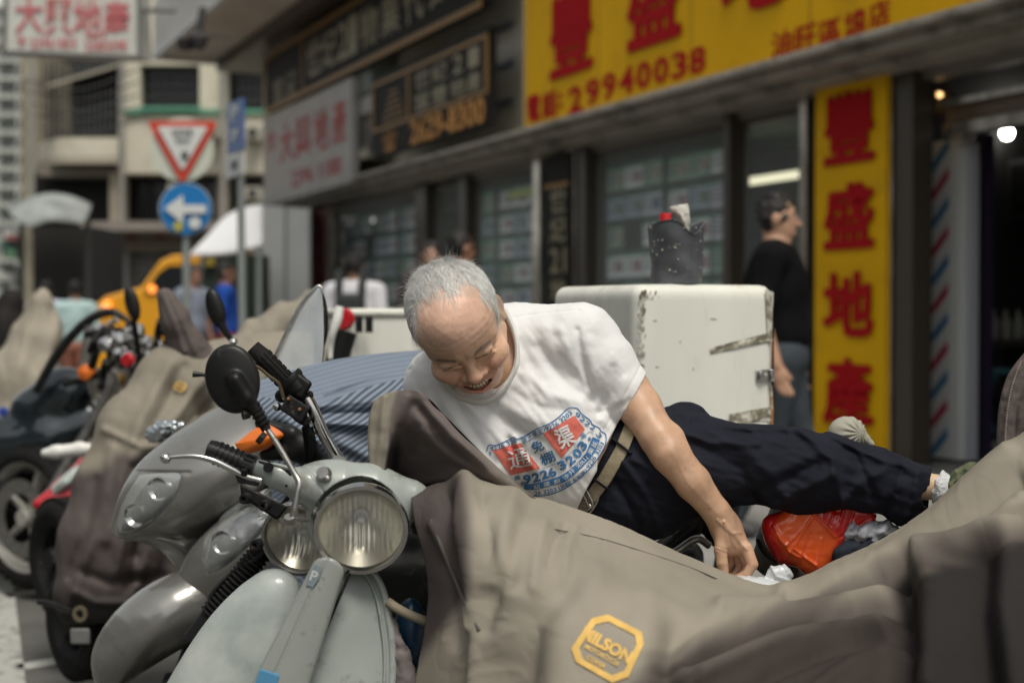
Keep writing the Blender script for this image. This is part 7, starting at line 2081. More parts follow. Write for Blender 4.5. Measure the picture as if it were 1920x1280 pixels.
# hood pocket over the left mirror: a folded pocket, open at the front
rows = [
    [(712, 760, 50), (700, 752, 0), (722, 738, -10), (752, 731, -14), (776, 731, -10), (796, 740, 0), (812, 760, 14), (830, 775, 30)],
    [(702, 800, 60), (691, 788, 0), (712, 780, -12), (738, 782, -20), (762, 790, 4), (800, 790, -16), (842, 795, -4), (862, 812, 30)],
    [(704, 850, 60), (690, 838, 0), (710, 836, -12), (732, 838, -18), (752, 846, 70), (800, 838, 34), (872, 838, -20), (912, 856, 20)],
    [(708, 890, 60), (695, 882, 0), (709, 884, -10), (724, 884, -12), (742, 892, 95), (800, 880, 80), (890, 874, -6), (955, 895, 14)],
    [(716, 925, 60), (703, 918, 0), (712, 922, -8), (722, 920, -8), (742, 915, 90), (800, 905, 90), (880, 900, 20), (1000, 932, 16)],
    [(722, 940, 60), (708, 926, 5), (714, 928, -6), (722, 926, -4), (742, 920, 95), (800, 912, 100), (870, 915, 70), (1010, 945, 40)]]
g = surf(rows, 110, 150)
V = g.reshape(-1, 3)
lf = ridge(V, [(720, 745), (712, 820), (706, 900)], 6, 5) + ridge(V, [(800, 745), (850, 820), (930, 890)], 12, 9) + ridge(V, [(780, 760), (830, 830), (900, 885)], 10, -9) \
    + ridge(V, [(790, 810), (850, 860), (930, 900)], 9, 7) + ridge(V, [(765, 745), (755, 790)], 9, 8) + ridge(V, [(790, 770), (815, 800)], 8, -7) + 2.5 * fbm(V / 28, 2)
V2 = V.copy(); V2[:, 2] -= lf
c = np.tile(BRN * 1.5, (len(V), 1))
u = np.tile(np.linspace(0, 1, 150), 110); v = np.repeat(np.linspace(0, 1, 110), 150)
c = mixc(c, TAN * .95, sstep(.42, .36, u)); c = mixc(c, DRK, sstep(.38, .44, u - .05 * (v < .3)) * sstep(.72, .58, u - (v - .6) * .35) * sstep(.22, .42, v))  # near-black middle paints in the shade of the pocket hollow
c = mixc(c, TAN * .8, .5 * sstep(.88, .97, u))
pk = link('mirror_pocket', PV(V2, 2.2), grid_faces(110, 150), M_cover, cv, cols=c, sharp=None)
so = pk.modifiers.new('thickness', 'SOLIDIFY'); so.thickness = .002
# back of the pocket, so it is a closed hood
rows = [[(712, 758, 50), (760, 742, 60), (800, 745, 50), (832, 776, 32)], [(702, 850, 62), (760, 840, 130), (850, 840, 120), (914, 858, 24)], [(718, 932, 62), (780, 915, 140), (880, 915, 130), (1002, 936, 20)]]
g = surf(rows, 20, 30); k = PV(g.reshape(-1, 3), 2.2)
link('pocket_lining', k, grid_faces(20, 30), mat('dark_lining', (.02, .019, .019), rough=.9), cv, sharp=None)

# right hand pocket with stitched edge
rows = [
    [(1935, 648, 60), (1925, 655, 0), (1950, 645, -10), (1990, 640, -10), (2030, 650, 10)],
    [(1905, 700, 60), (1890, 702, 4), (1912, 695, -10), (1970, 690, -20), (2040, 700, 0)],
    [(1890, 755, 60), (1874, 755, 4), (1897, 752, -12), (1960, 745, -24), (2040, 750, 0)],
    [(1886, 805, 60), (1869, 806, 4), (1893, 806, -12), (1950, 800, -24), (2040, 800, 0)],
    [(1884, 852, 60), (1868, 850, 4), (1888, 838, -12), (1940, 826, -24), (2040, 815, 0)],
    [(1890, 880, 60), (1872, 880, 4), (1890, 870, -4), (1940, 855, -10), (2040, 840, 0)]]
g = surf(rows, 90, 70); V = g.reshape(-1, 3).copy()
V[:, 2] -= ridge(V, [(1908, 690), (1888, 760), (1880, 845)], 4, 4) + ridge(V, [(1925, 700), (1905, 770), (1900, 835)], 4, -5) + ridge(V, [(1950, 690), (1935, 760), (1930, 820)], 9, 8) + 2.5 * fbm(V / 16, 2)
pk = link('mirror_pocket', PV(V, 2.37), grid_faces(90, 70), M_cover, cv, cols=np.tile(BRN * 1.15, (len(V), 1)), sharp=None)
so = pk.modifiers.new('thickness', 'SOLIDIFY'); so.thickness = .002
st = MB()
for k in range(34):
    t0 = k / 34; t1 = t0 + .016
    pth = crom(np.array([(1915, 676, -19), (1896, 730, -21), (1887, 790, -20), (1885, 842, -18)], float), 200)
    st.tube(PV(np.array([pth[int(t0 * 199)], pth[min(199, int(t1 * 199))]]), 2.37), .0011, 5)
st.build('stitching', mat('pale_stitching', (.30, .27, .23), rough=.8), pk, kind='stuff')
# the machine under the big cover (wheels and body show only from the side)
def under(p): return smin(s_box(p, (1250, 1500, 120), (330, 230, 60), r=50), s_ell(p, (930, 1400, 60), (60, 260, 40)), 40)
sdf_px('hidden_body', under, (820, 1100, -20), (1640, 1760, 220), 16, 2.3, M_blackpl, cv)

# ---------------------------------------------------------------- striped cover behind the handlebar
M_stripe = mat('striped_cover_cloth', (.3, .3, .3), rough=.8, attr=True, bump=.2, bscale=400)
DE = 2.95
se = thing('covered_motorbike', 'motorbike under a blue-grey pinstriped cloth cover behind the man', 'motorbike cover', ground_at(650, 1500))
rows = [
    [(500, 760, 130), (560, 740, 200), (650, 720, 260), (760, 700, 280), (900, 700, 280)],
    [(490, 712, 60), (560, 690, 90), (640, 672, 130), (740, 660, 150), (900, 650, 160)],
    [(478, 740, 20), (560, 722, 20), (640, 700, 40), (740, 692, 60), (900, 690, 80)],
    [(480, 775, -10), (560, 765, -30), (640, 755, -20), (740, 735, -10), (900, 735, 10)],
    [(500, 800, -20), (570, 790, -44), (650, 785, -50), (740, 775, -40), (900, 780, -20)],
    [(505, 850, -24), (580, 850, -50), (660, 850, -60), (740, 850, -60), (900, 860, -40)],
    [(510, 940, -20), (590, 940, -50), (660, 940, -60), (740, 940, -70), (900, 960, -60)],
    [(510, 1200, -20), (590, 1200, -50), (660, 1200, -60), (740, 1200, -70), (900, 1200, -60)]]
g = surf(rows, 300, 320); V = g.reshape(-1, 3).copy(); q = V * np.array([1, 1, 0])
V[:, 2] -= ridge(q, [(590, 760), (660, 752), (750, 745)], 9, 14) - ridge(q, [(600, 778), (670, 775), (750, 770)], 8, 15) + ridge(q, [(600, 792), (690, 795), (760, 790)], 10, 14) \
    - ridge(q, [(520, 800), (560, 830), (600, 860)], 9, 12) + ridge(q, [(540, 790), (600, 830), (640, 870)], 9, 10) + ridge(q, [(640, 830), (700, 860), (740, 900)], 12, 10) - ridge(q, [(610, 745), (700, 712), (760, 704)], 5, 7) + 3 * fbm(q / 40 + 2, 2)
x, y = g[..., 0].ravel(), g[..., 1].ravel()
split = y - np.interp(x, [480, 600, 640, 700, 760, 900], [742, 760, 742, 722, 708, 700])
ph1 = (y + .20 * x + 10 * np.sin(x / 90)) / 8.6
ph2 = (y * .78 + x * .60 + 6 * vnoise(q / 60)) / 9.4
s1 = .5 + .5 * np.sin(2 * np.pi * ph1); s2 = .5 + .5 * np.sin(2 * np.pi * ph2)
t = np.where(split < 0, .16 + .25 * s1, sstep(.25, .75, s2))
cA = np.array([.20, .245, .31]); cB = np.array([.055, .067, .088])
c = cA * (1 - t[:, None]) + cB * t[:, None]
scv = link('cloth_cover', PV(V, DE), grid_faces(300, 320), M_stripe, se, cols=c, sharp=None)
so = scv.modifiers.new('thickness', 'SOLIDIFY'); so.thickness = .002
def se_under(p): return s_box(p, (700, 1250, 160), (170, 160, 90), r=60)
sdf_px('hidden_body', se_under, (510, 1070, 40), (900, 1430, 280), 16, DE, M_blackpl, se)

# ---------------------------------------------------------------- covered scooter to the left
DF = 4.2
cf = thing('covered_scooter', 'scooter under a tan cloth cover with brown lower half, wheel showing at the bottom', 'scooter cover', ground_at(200, 1250))
def covf(p):
    d = s_chain(p, [((300, 720, 20), 55), ((262, 820, -10), 78), ((232, 920, -24), 88), ((205, 1020, -30), 92), ((185, 1110, -30), 86)], 30)
    d = smin(d, s_chain(p, [((330, 705, 30), 60), ((430, 720, 80), 78), ((540, 690, 170), 74), ((660, 680, 300), 70)], 30), 30)
    d = smin(d, s_chain(p, [((300, 820, 20), 90), ((330, 950, 20), 100), ((330, 1060, 20), 90)], 30), 30)
    d = smax(d, p[:, 1] - 1168 + 8 * np.sin(p[:, 0] / 30), 8)
    front = np.clip((70 - p[:, 2]) / 60, 0, 1)
    for pts, w, a in FF: d = d - ridge(p, pts, w, a) * front
    d = d - 5 * fbm(p / np.array([50, 90, 70.]) + 7, 3)
    return d
FF = [([(320, 680), (262, 790), (225, 900), (200, 1010)], 13, 10), ([(345, 690), (290, 800), (260, 920), (250, 1040)], 12, -11), ([(400, 690), (330, 780), (250, 860)], 11, 9), ([(430, 720), (350, 800), (262, 880)], 10, -9),
      ([(195, 805), (260, 835), (330, 845)], 7, 7), ([(275, 850), (240, 960), (215, 1080)], 11, 10), ([(300, 870), (275, 980), (240, 1100)], 11, -12), ([(330, 860), (300, 1000), (290, 1110)], 13, 9), ([(210, 840), (190, 960), (150, 1080), (120, 1150)], 10, 9),
      ([(180, 900), (160, 1000), (130, 1080)], 9, -8), ([(140, 1110), (180, 1130), (240, 1130)], 8, 9), ([(150, 1070), (200, 1090), (300, 1080)], 10, -9)]
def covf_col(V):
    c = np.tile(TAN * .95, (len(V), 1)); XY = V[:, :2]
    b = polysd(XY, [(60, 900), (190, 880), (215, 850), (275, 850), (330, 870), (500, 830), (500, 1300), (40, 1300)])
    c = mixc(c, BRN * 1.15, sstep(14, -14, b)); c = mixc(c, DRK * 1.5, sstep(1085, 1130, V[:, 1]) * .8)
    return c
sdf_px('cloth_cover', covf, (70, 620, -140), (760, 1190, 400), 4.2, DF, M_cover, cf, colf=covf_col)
def spike(p):
    d = s_chain(p, [((312, 556, 0), 17), ((328, 600, 4), 26), ((352, 650, 20), 34), ((380, 700, 40), 50)], 14)
    d = smax(d, -s_cap(p, (306, 540, -20), (330, 600, -40), 10, 12), 4)
    return d - ridge(p, [(305, 550), (325, 600), (345, 660)], 5, 4) - ridge(p, [(322, 560), (345, 610), (365, 660)], 4, 4) + 2 * fbm(p / 20, 2)
sdf_px('mirror_pocket', spike, (270, 520, -60), (450, 760, 120), 3.2, DF, M_cover, cf, colf=lambda V: np.tile(BRN * 1.3, (len(V), 1)))
wheel(cf, P(150, 1165, DF + .1), _n([.75, .66, 0]), .175, .10, rimm=M_blackmat, name='front_wheel')
wheel(cf, P(118, 1045, DF + .5), _n([.75, .66, 0]), .20, .10, rimm=M_blackmat, name='rear_wheel')
MB().lathe([(.012, -.003), (.022, -.003), (.022, .003), (.012, .003), (.012, -.003)], P(150, 1150, DF - .40), _n([-.3, -1, 0]), 20).build('eyelet', mat('brass_eyelet', (.35, .30, .2), rough=.4, metal=.8), cf)
MB().box(P(150, 1192, DF - .16), (.055, .01, .045)).build('grey_tag', mat('grey_tag', (.16, .16, .155), rough=.6), cf, bevel=.01)
MB().tube(PV(np.array([(72, 1128, 0), (100, 1132, -20), (135, 1146, -40)]), DF - .2), .008, 8, smooth=8).build('cord', M_blackpl, cf)
lgp = Print(0)
for a, b in zip(hexo, np.roll(hexo, -1, 0)):
    f_ = lambda p_: np.array([338, 724]) + (p_ - hc) * np.array([.20, .17])
    lgp.quad([f_(a), f_(b), f_(hc + (b - hc) * .7), f_(hc + (a - hc) * .7)], 3)
lgp.text('MILSON', 338, 724, -20, 7, 22, .06)
q = drop(np.concatenate(lgp.v), covf, z0=-250); q[:, 2] -= 6
link('yellow_emblem', PV(q, DF), lgp.f, M_logo, cf, smooth=False)
# crumpled foil on the bike next to it
def foil(p): return s_ell(p, (308, 808, 0), (38, 20, 20), np.array(Matrix.Rotation(math.radians(-18), 3, 'Z').to_3x3())) + 5 * vnoise(p / 7)
sdf_px('crumpled_foil', foil, (255, 770, -35), (360, 850, 35), 2.4, 3.55, mat('faceted_foil_metal', (.55, .6, .62), rough=.15, metal=.9), cf)

# covered bike at the far left and a grey one in the middle distance
for nm, lab, ch, cc, d0, lo, hi in (
        ('covered_motorbike', 'pale tan covered motorbike at the left edge', [((78, 570, 0), 26), ((66, 640, 10), 46), ((44, 720, 10), 70), ((30, 820, 20), 86), ((20, 960, 20), 90)], TAN * 1.25, 7.2, (-90, 520, -110), (170, 1060, 130)),
        ('covered_motorbike', 'black covered motorbike behind the pale covered one at the left edge', [((20, 570, 0), 28), ((10, 620, 10), 42), ((0, 700, 10), 50), ((0, 860, 10), 50)], DRK * 1.2, 8.2, (-80, 520, -80), (90, 930, 90)),
        ('covered_motorbike', 'grey covered motorbike with sloping hood behind the silver scooter windscreen', [((575, 560, 60), 14), ((530, 600, 40), 26), ((490, 640, 20), 40), ((450, 700, 0), 60), ((560, 720, 40), 60)], TAN * .95, 4.9, (360, 520, -90), (660, 800, 150))):
    t_ = thing(nm, lab, 'motorbike cover', ground_at((lo[0] + hi[0]) / 2, 585 + 1.2 * FPX / d0))
    Fn = lambda p, ch=ch: s_chain(p, ch, 24) - 4 * fbm(p / np.array([22, 60, 40.]) + ch[0][0][0], 3) - 3 * np.sin(p[:, 0] / 9 + p[:, 1] / 30)
    sdf_px('cloth_cover', Fn, lo, hi, 5, d0, M_cover, t_, colf=lambda V, cc=cc: np.tile(cc, (len(V), 1)))
    wheel(t_, P((lo[0] + hi[0]) / 2, 585 + .95 * FPX / d0, d0 + .05), _n([.75, .66, 0]), .25, .10, name='front_wheel')

# ================================================================ boxes and things on them
M_cream = mat('cream_fibreglass_box', (.74, .74, .67), rough=.42, var=.07, vscale=2, dirt=(.50, .45, .32), dscale=5, dlow=.52, dhigh=.80, coat=.15, stretch=(3, 3, .45), bump=.05, bscale=9)
M_grime = mat('black_grime', (.20, .18, .13), rough=.9, dirt=(.55, .53, .45), dscale=38, dlow=.44, dhigh=.56)
def world_box(name, label, C, R_, L_, w, l, top, bottom, rnd, parent=None, m=M_cream):
    """C: near top corner xy; R_ and L_ unit directions of the two faces"""
    C = _n(C); c = C + R_ * w / 2 + L_ * l / 2
    R = np.stack([np.append(R_, 0), np.append(L_, 0), [0, 0, 1.]], 1)
    cc_ = np.array([c[0], c[1], (top + bottom) / 2])
    def F(p): return s_box(p, cc_, (w / 2, l / 2, (top - bottom) / 2), R, rnd) + .0006 * vnoise(p * 14)
    r_ = math.hypot(w, l) / 2 + .03
    V, Q = nets(F, cc_ - np.array([r_, r_, (top - bottom) / 2 + .03]), cc_ + np.array([r_, r_, (top - bottom) / 2 + .03]), .009)
    return V, Q, R
C0 = P(1193, 585, 3.12)[:2]; Rd = P(1455, 585, 3.26)[:2] - C0; wR = np.linalg.norm(Rd); Rd /= wR
Ld = np.array([-Rd[1], Rd[0]]); lL = .45
pz = lambda y, d: CAMZ + (585 - y) / FPX * d
V, Q, BR = world_box('x', '', C0, Rd, Ld, wR, lL, pz(533, 3.2), pz(842, 3.2), .028)
box1 = thing('delivery_box', 'large stained cream delivery box with steel latch, plastic bucket on top', 'delivery box', (C0[0], C0[1], pz(842, 3.2)))
link('shell', V, Q, M_cream, box1, sharp=None)
nf = -np.append(Ld, 0); nr = np.append(Rd, 0)
def onface(x, y, off=.002):
    """pixel on the front face plane"""
    a = P(x, y, 1.0) - np.array([0, 0, CAMZ]); c3 = np.array([C0[0], C0[1], 0]) - np.array([0, 0, CAMZ])
    t = (c3 @ nf) / (a @ nf)
    return np.array([0, 0, CAMZ]) + a * t + nf * off
for quad in ([(1330, 652), (1446, 622), (1447, 636), (1332, 664)], [(1332, 660), (1400, 646), (1446, 634), (1446, 640)], [(1433, 542), (1449, 548), (1449, 640), (1438, 640)], [(1365, 776), (1444, 762), (1444, 778), (1372, 788)], [(1350, 788), (1442, 776), (1443, 788), (1355, 796)]):
    g = np.array([[onface(*((1 - v_) * ((1 - u_) * _n(quad[0]) + u_ * _n(quad[1])) + v_ * ((1 - u_) * _n(quad[3]) + u_ * _n(quad[2]))), off=.0028 + .0012 * math.sin(9 * u_ + 4 * v_)) for u_ in np.linspace(0, 1, 24)] for v_ in np.linspace(0, 1, 5)])
    MB().grid(g).build('tape_residue', M_grime, box1, smooth=False)
mo_ = MB(); rng = np.random.RandomState(3)
for k in range(70):
    y = rng.uniform(545, 700) if k < 55 else rng.uniform(545, 560); x = rng.normal(1203, 4) if k < 55 else rng.uniform(1195, 1240)
    c_ = onface(x, y, .0018); s_ = rng.uniform(.0012, .005)
    pl = [c_ + nr * s_ * math.cos(a) * rng.uniform(.5, 1.2) + np.array([0, 0, 1]) * s_ * 1.3 * math.sin(a) * rng.uniform(.5, 1.2) for a in np.linspace(0, 6.28, 8)[:-1]]
    mo_.prism(None, pl, [q_ + nf * .0004 for q_ in pl])
for x, y, w_ in ((1338, 597, 14), (1232, 687, 7), (1228, 600, 8), (1300, 690, 5), (1275, 640, 4)):
    c_ = onface(x, y, .0018); mo_.box(c_, (w_ * 3.1 / FPX, .0006, .0016), BR)
mo_.build('mould_spots', M_grime, box1, smooth=False, kind='stuff')
gr_ = MB(); gr_.tube([onface(1447, 548, .001), onface(1449, 640, .001), onface(1449, 828, .001)], .0022, 6); gr_.build('door_gap', M_blackmat, box1)
ru = MB(); ru.tube([onface(1446, 722, .0005), onface(1447, 770, .001), onface(1446, 826, .0005)], [.002, .0035, .003], 6); ru.build('rust_streak', mat('rust_streak', (.38, .17, .06), rough=.9, dirt=(.6, .55, .42), dscale=30, dlow=.5, dhigh=.6), box1)
lt = MB()
lt.box(onface(1432, 703, .004), (.046, .006, .026), BR); lt.box(onface(1424, 703, .009), (.014, .01, .018), BR); lt.box(onface(1443, 703, .008), (.010, .012, .028), BR)
lt.lathe([(0, .007), (.006, .006), (.008, .002), (.008, 0)], onface(1430, 703, .008), nf, 14)
latch = lt.build('latch', M_chrome, box1, bevel=.0015)

# second white box
C2 = P(660, 585, 4.4)[:2]; R2 = P(800, 585, 4.5)[:2] - C2; w2 = np.linalg.norm(R2) + .12; R2 /= np.linalg.norm(R2)
L2 = np.array([-R2[1], R2[0]])
box2 = thing('delivery_box', 'smaller white lidded box with two dark latches behind the man, left of his head', 'delivery box', (C2[0], C2[1], pz(680, 4.4)))
for nm, t_, b_, o_ in (('shell', 592, 700, 0), ('lid', 578, 594, .012)):
    V, Q, B2 = world_box(nm, '', C2 - (R2 + L2) * o_, R2, L2, w2 + 2 * o_, .34 + 2 * o_, pz(t_, 4.4), pz(b_, 4.4), .012)
    link(nm, V, Q, M_cream, box2, sharp=None)
for x in (673, 692):
    a = P(x, 608, 4.37); l2 = MB(); l2.box(a, (.02, .014, .05), B2); l2.box(a + np.array([0, -.008, .01]), (.014, .014, .014), B2); l2.build('latch', M_blackpl, box2)
rk = thing('motorbike', 'dark motorbike carrying the smaller white box, mostly hidden', 'motorbike', ground_at(700, 1300))
MB().box(P(730, 712, 4.6), (.34, .34, .04), B2).build('carrier', M_blackmat, rk); MB().tube([P(730, 712, 4.6), P(730, 1100, 4.6)], .05, 10).build('body_frame', M_blackmat, rk)
wheel(rk, P(730, 1140, 4.6), _n([.9, .4, 0]), .28, .1, name='rear_wheel')
# white handguard, red tail lamp next to it
hg = MB(); hg.tube(PV(np.array([(637, 575, 0), (632, 600, -4), (624, 625, -6), (620, 650, 0), (619, 672, 0)]), 3.9), [.012, .014, .010, .008, .007], 10, smooth=16)
hg.build('white_hand_guard', M_whitepl, rk)
MB().lathe([(0, .016), (.028, .014), (.034, 0), (.028, -.016)], P(645, 598, 4.25), _n([-.2, -1, 0]), 14).build('red_tail_lamp', M_redpaint, rk)
MB().tube(PV(np.array([(628, 700, 0), (636, 660, 0), (648, 620, 0)]), 4.1), .035, 10).build('black_bracket', M_blackpl, rk)

# bucket
DBK = 3.24
bot = P(1268, 531, DBK); bot[2] = pz(533, 3.2) + .001
bu = thing('bucket', 'black splattered rubber bucket with torn rim standing on the cream box', 'bucket', bot)
H_ = (531 - 420) / FPX * DBK; r0 = 46 / FPX * DBK; r1 = 53 / FPX * DBK
g = []; nn = 64
for k in range(24):
    t = k / 23; row = []
    for j in range(nn):
        a = 2 * math.pi * j / nn
        sag = 0
        da = (a - math.radians(-62) + math.pi) % (2 * math.pi) - math.pi
        if t > .6: sag = (t - .6) / .4 * (.022 * math.exp(-(da / .35) ** 2) - .006 * math.sin(3 * a + 1))
        r = r0 + (r1 - r0) * t + .0012 * math.sin(5 * a + 6 * t) + .0016 * math.sin(14 * t + a * 2) * (1 - t)
        row.append(bot + np.array([r * math.cos(a), r * math.sin(a), H_ * t - sag]))
    g.append(row)
for k, (dr, dz) in enumerate(((.002, .002), (-.002, .003), (-.0045, -.002), (-.006, -.05), (-.010, -.105))):
    row = []
    for j in range(nn):
        a = 2 * math.pi * j / nn; tprow = g[23][j]
        row.append(tprow + np.array([math.cos(a) * dr, math.sin(a) * dr, dz]))
    g.append(row)
g.append([bot + np.array([0, 0, .006])] * nn)
M_bucket = mat('splattered_black_rubber', (.075, .079, .087), rough=.6, var=.35, vscale=14, dirt=(.18, .175, .17), dscale=24, dlow=.60, dhigh=.66, bump=.4, bscale=30)
MB().grid(np.array(g), wrap=True, flip=True).build('pail', M_bucket, bu, sharp=60)
MB().lathe([(0, .0005), (r0, .0005), (r0, .004), (0, .004)], bot, (0, 0, 1), 40).build('base', M_bucket, bu)
sp = MB(); rng = np.random.RandomState(2)
for k in range(26):
    a = math.radians(rng.uniform(-170, -5)); t = rng.uniform(.05, 1) ** .6; r = r0 + (r1 - r0) * t + .0018
    c_ = bot + np.array([r * math.cos(a), r * math.sin(a), H_ * t * .95]); s_ = rng.uniform(.0006, .0024)
    sp.lathe([(0, .0008), (s_ * .8, .0004), (s_, -.0012)], c_, (math.cos(a), math.sin(a), 0), 7)
sp.build('cement_splashes', mat('cement_splash', (.55, .50, .40), rough=.9), bu, kind='stuff')
bo = thing('bottle', 'small white bottle with bright red cap standing in the black bucket', 'bottle', P(1247, 440, DBK))
bo.location = tuple(bot + np.array([-.025, 0, .012]))
cb = bot + np.array([-.025, -.0, .012])
MB().lathe([(0, 0), (.022, 0), (.023, .01), (.023, .085), (.018, .105), (.011, .115), (.011, .128)], cb, (0, 0, 1), 20).build('bottle_body', M_whitepl, bo)
MB().lathe([(.0, .150), (.0125, .149), (.013, .146), (.013, .126), (.0115, .125)], cb, (0, 0, 1), 20).build('cap', mat('red_cap', (.62, .02, .025), rough=.35), bo)
ragc = P(1278, 405, DBK - .01)
rows = [[(1256, 388, 8), (1272, 384, 0), (1290, 382, 4)], [(1262, 400, 4), (1276, 398, -8), (1293, 400, 0)], [(1272, 412, 4), (1282, 416, -8), (1294, 420, 0)], [(1282, 432, 8), (1288, 440, 0), (1292, 445, 8)], [(1284, 470, 8), (1286, 475, 4), (1288, 480, 8)]]
g = surf(rows, 30, 20); V = g.reshape(-1, 3).copy(); V[:, 2] += 2.5 * fbm(V / 8, 2)
rag = link('cement_rag', PV(V, DBK), grid_faces(30, 20), mat('cement_stained_rag', (.50, .48, .43), rough=.9, dirt=(.2, .19, .17), dscale=60, dlow=.55, dhigh=.65, bump=.6, bscale=120), None, sharp=None)
tag(rag, 'stiff grey cement-stained rag sticking out of the black bucket', 'rag')
rag.modifiers.new('thickness', 'SOLIDIFY').thickness = .004

# ---------------------------------------------------------------- things by the man's hand
D0 = 2.5
def bag(p):
    R = np.array(Matrix.Rotation(math.radians(38), 3, 'Z').to_3x3())
    d = s_box(p, (1520, 1000, 60), (68, 66, 50), R, 30)
    d = smin(d, s_box(p, (1590, 975, 60), (50, 32, 40), np.array(Matrix.Rotation(math.radians(15), 3, 'Z').to_3x3()), 16), 12)
    d = smin(d, s_cap(p, (1450, 985, 50), (1470, 1040, 50), 22, 18), 20)
    for pts, w, a in BF: d = d - ridge(p, pts, w, a) * (p[:, 2] < 50)
    return d - 1.2 * np.abs(vnoise(p / 14))
BF = [([(1540, 950), (1528, 962), (1490, 1022), (1470, 1050)], 3, 2.6), ([(1450, 985), (1475, 1022)], 2.5, 2.5), ([(1475, 1022), (1520, 975)], 2.5, 2.5), ([(1528, 965), (1570, 1010)], 3, 3.5), ([(1570, 1010), (1640, 965)], 3, -3), ([(1455, 1000), (1480, 1035), (1500, 1045)], 3, 3),
      ([(1555, 950), (1545, 970)], 2, 3), ([(1568, 950), (1556, 985)], 2, -3), ([(1582, 955), (1572, 990)], 2, 3), ([(1600, 960), (1585, 1000)], 3, -3), ([(1490, 1030), (1530, 1060)], 3, 3), ([(1520, 1000), (1500, 1060)], 2.5, -2.5), ([(1540, 1010), (1530, 1070)], 2.5, 2.5)]
def bag_col(V):
    c = np.tile(np.array([.78, .105, .018]), (len(V), 1)); XY = V[:, :2]
    red = np.array([.58, .018, .016])
    w = np.maximum(sstep(-10, 8, polysd(XY, [(1470, 940), (1530, 930), (1530, 965), (1572, 1008), (1560, 1080), (1500, 1085), (1476, 1050), (1450, 1000)])), 0)
    c = mixc(c, red, w); return mixc(c, np.array([.50, .03, .02]), .5 * sstep(-3, 5, 1572 - V[:, 0] + (V[:, 1] - 1008) * .3) * 0)
b_ = sdf_px('plastic_bag', bag, (1400, 900, -30), (1680, 1110, 130), 1.8, D0, mat('thin_orange_plastic', (.7, .1, .02), rough=.22, attr=True, coat=.6, bump=.25, bscale=45, spec=.6, trans=.0), None, colf=bag_col)
tag(b_, 'glossy orange-red plastic bag wrapped round a square parcel under the man\'s leg', 'plastic bag')
def gsock(p):
    d = s_chain(p, [((1470, 960, 0), 26), ((1450, 1010, 0), 30), ((1448, 1045, 0), 34), ((1490, 1068, 0), 30)], 10)
    return d + 1.2 * vnoise(p / 9)
b_ = sdf_px('grey_bag', gsock, (1400, 920, -45), (1540, 1115, 45), 2.2, 2.72, mat('grey_canvas', (.20, .195, .175), rough=.9, bump=.4, bscale=120), None)
tag(b_, 'grey canvas tool roll with black strap behind the orange bag', 'tool roll')
MB().tube(PV(np.array([(1421, 1012, -18), (1436, 1038, -32), (1465, 1054, -34), (1500, 1062, -28)]), 2.72), .010, 10, smooth=16, flat=.4).build('strap', M_blackpl, b_)
def cl(p): return s_ell(p, (1632, 1000, 40), (58, 24, 40)) - 5 * fbm(p / 12, 2) - 3 * np.sin(p[:, 0] / 5 + p[:, 1] / 9)
b_ = sdf_px('folded_shirt', cl, (1560, 950, -30), (1710, 1050, 110), 2.2, D0, mat('pale_grey_cotton', (.34, .35, .39), rough=.9), None)
tag(b_, 'crumpled pale grey shirt lying beside the orange bag', 'shirt')
def cl2(p): return s_box(p, (1618, 1040, 50), (56, 36, 44), np.array(Matrix.Rotation(math.radians(-22), 3, 'Z').to_3x3()), 20) - 4 * fbm(p / 18, 2)
b_ = sdf_px('denim_bundle', cl2, (1540, 980, -20), (1700, 1110, 120), 2.4, D0, mat('dark_denim', (.02, .028, .042), rough=.9, bump=.4, bscale=250), None)
tag(b_, 'dark blue denim bundle under the pale grey shirt', 'denim trousers')
def wb(p):
    d = s_ell(p, (1420, 1104, 20), (72, 22, 34), np.array(Matrix.Rotation(math.radians(8), 3, 'Z').to_3x3()))
    d = smin(d, s_ell(p, (1462, 1078, 30), (24, 18, 16)), 6)
    return d - 2.5 * np.abs(fbm(p / 13, 2)) - ridge(p, [(1445, 1060), (1455, 1080), (1485, 1090)], 3, 3) - ridge(p, [(1470, 1055), (1480, 1075)], 3, 3)
b_ = sdf_px('white_plastic_bag', wb, (1320, 1035, -45), (1510, 1135, 80), 1.8, 2.42, mat('milky_plastic', (.55, .57, .58), rough=.32, coat=.3), None)
tag(b_, 'crumpled white plastic bag the man is pinching with his fingers', 'plastic bag')
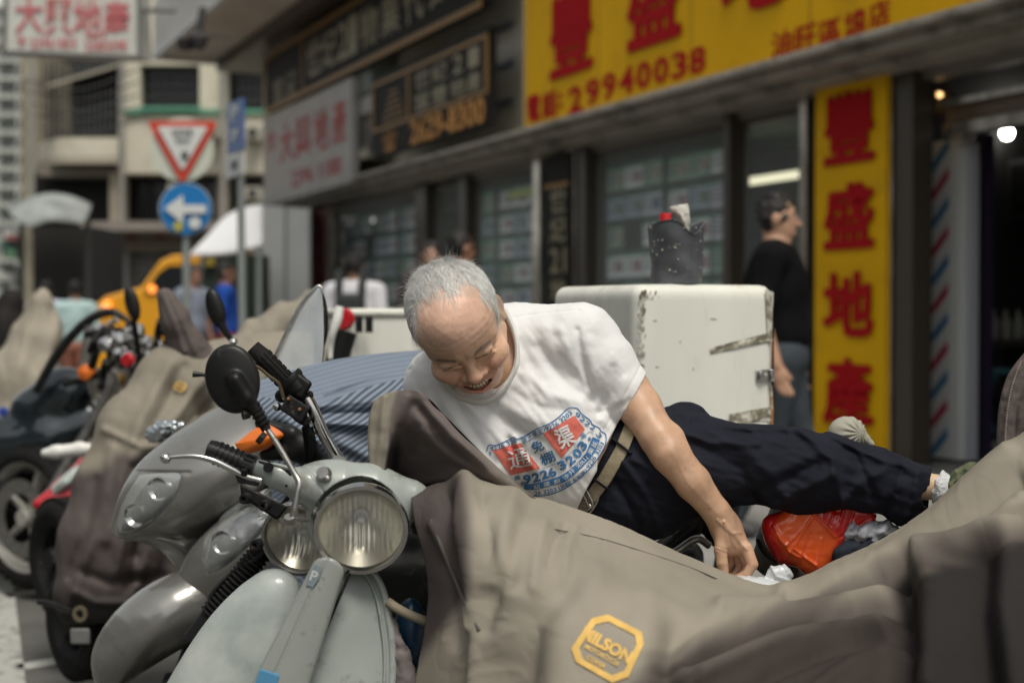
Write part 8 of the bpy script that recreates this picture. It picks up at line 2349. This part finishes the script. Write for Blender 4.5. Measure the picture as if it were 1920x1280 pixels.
def kn(p):
    d = s_ell(p, (1588, 812, 0), (36, 32, 30))
    ang = np.arctan2(p[:, 1] - 812, p[:, 0] - 1616); rad = np.hypot(p[:, 1] - 812, p[:, 0] - 1616)
    d = d + 1.6 * np.sin(ang * 16) * np.exp(-((rad - 22) / 18) ** 2) * (p[:, 2] < 10)
    d = smin(d, s_chain(p, [((1612, 812, 0), 9), ((1622, 822, 0), 9), ((1634, 832, 0), 6)], 3), 5)
    return d
b_ = sdf_px('cloth_cap', kn, (1540, 770, -40), (1650, 850, 40), 1.5, 2.68, mat('grey_green_cotton', (.34, .33, .27), rough=.92, bump=.35, bscale=400), None)
tag(b_, 'gathered grey-green cotton pouch tied on a handlebar end behind the navy trouser leg', 'cloth pouch')
pb = thing('motorbike', 'dark motorbike supporting the man\'s stretched leg and the bags, mostly hidden', 'motorbike', ground_at(1560, 1850))
MB().tube(PV(np.array([(1590, 815, 0), (1560, 860, 10), (1530, 1000, 60), (1500, 1130, 60)]), 2.74), .012, 10, smooth=14).build('handlebar', M_blackpl, pb)
def pbb(p): return smin(s_box(p, (1500, 1170, 60), (170, 45, 60), r=25), s_box(p, (1520, 1290, 70), (120, 100, 50), r=30), 20)
sdf_px('footboard', pbb, (1310, 1100, -30), (1700, 1410, 150), 8, 2.6, M_blackpl, pb)
wheel(pb, P(1650, 1500, 2.75), _n([.95, .2, 0]), .25, .1, name='wheel')
MB().box(P(1590, 968, 2.9), (.03, .02, .02)).build('bracket', M_blackmat, pb)

# bits in the gap between the pale scooter and the cover
MB().tube(PV(np.array([(728, 1128, 60), (745, 1140, 50), (775, 1155, 50), (820, 1172, 60)]), DG), .0075, 10, smooth=16).build('braided_hose', mat('beige_hose', (.24, .21, .15), rough=.8), mo)
def blu(p): return s_ell(p, (770, 1190, 120), (32, 70, 40))
sdf_px('blue_side_panel', blu, (725, 1110, 70), (815, 1270, 170), 4, DG, mat('dark_blue_paint', (.01, .035, .07), rough=.35), mo)
def flp(p): return s_chain(p, [((735, 1165, 70), 8), ((752, 1230, 66), 16), ((770, 1300, 60), 24)], 8) - 3 * fbm(p / 14, 2)
sdf_px('hanging_cloth', flp, (710, 1145, 30), (810, 1340, 110), 3, DG, mat('faded_mauve_cloth', (.20, .17, .165), rough=.9), cv)
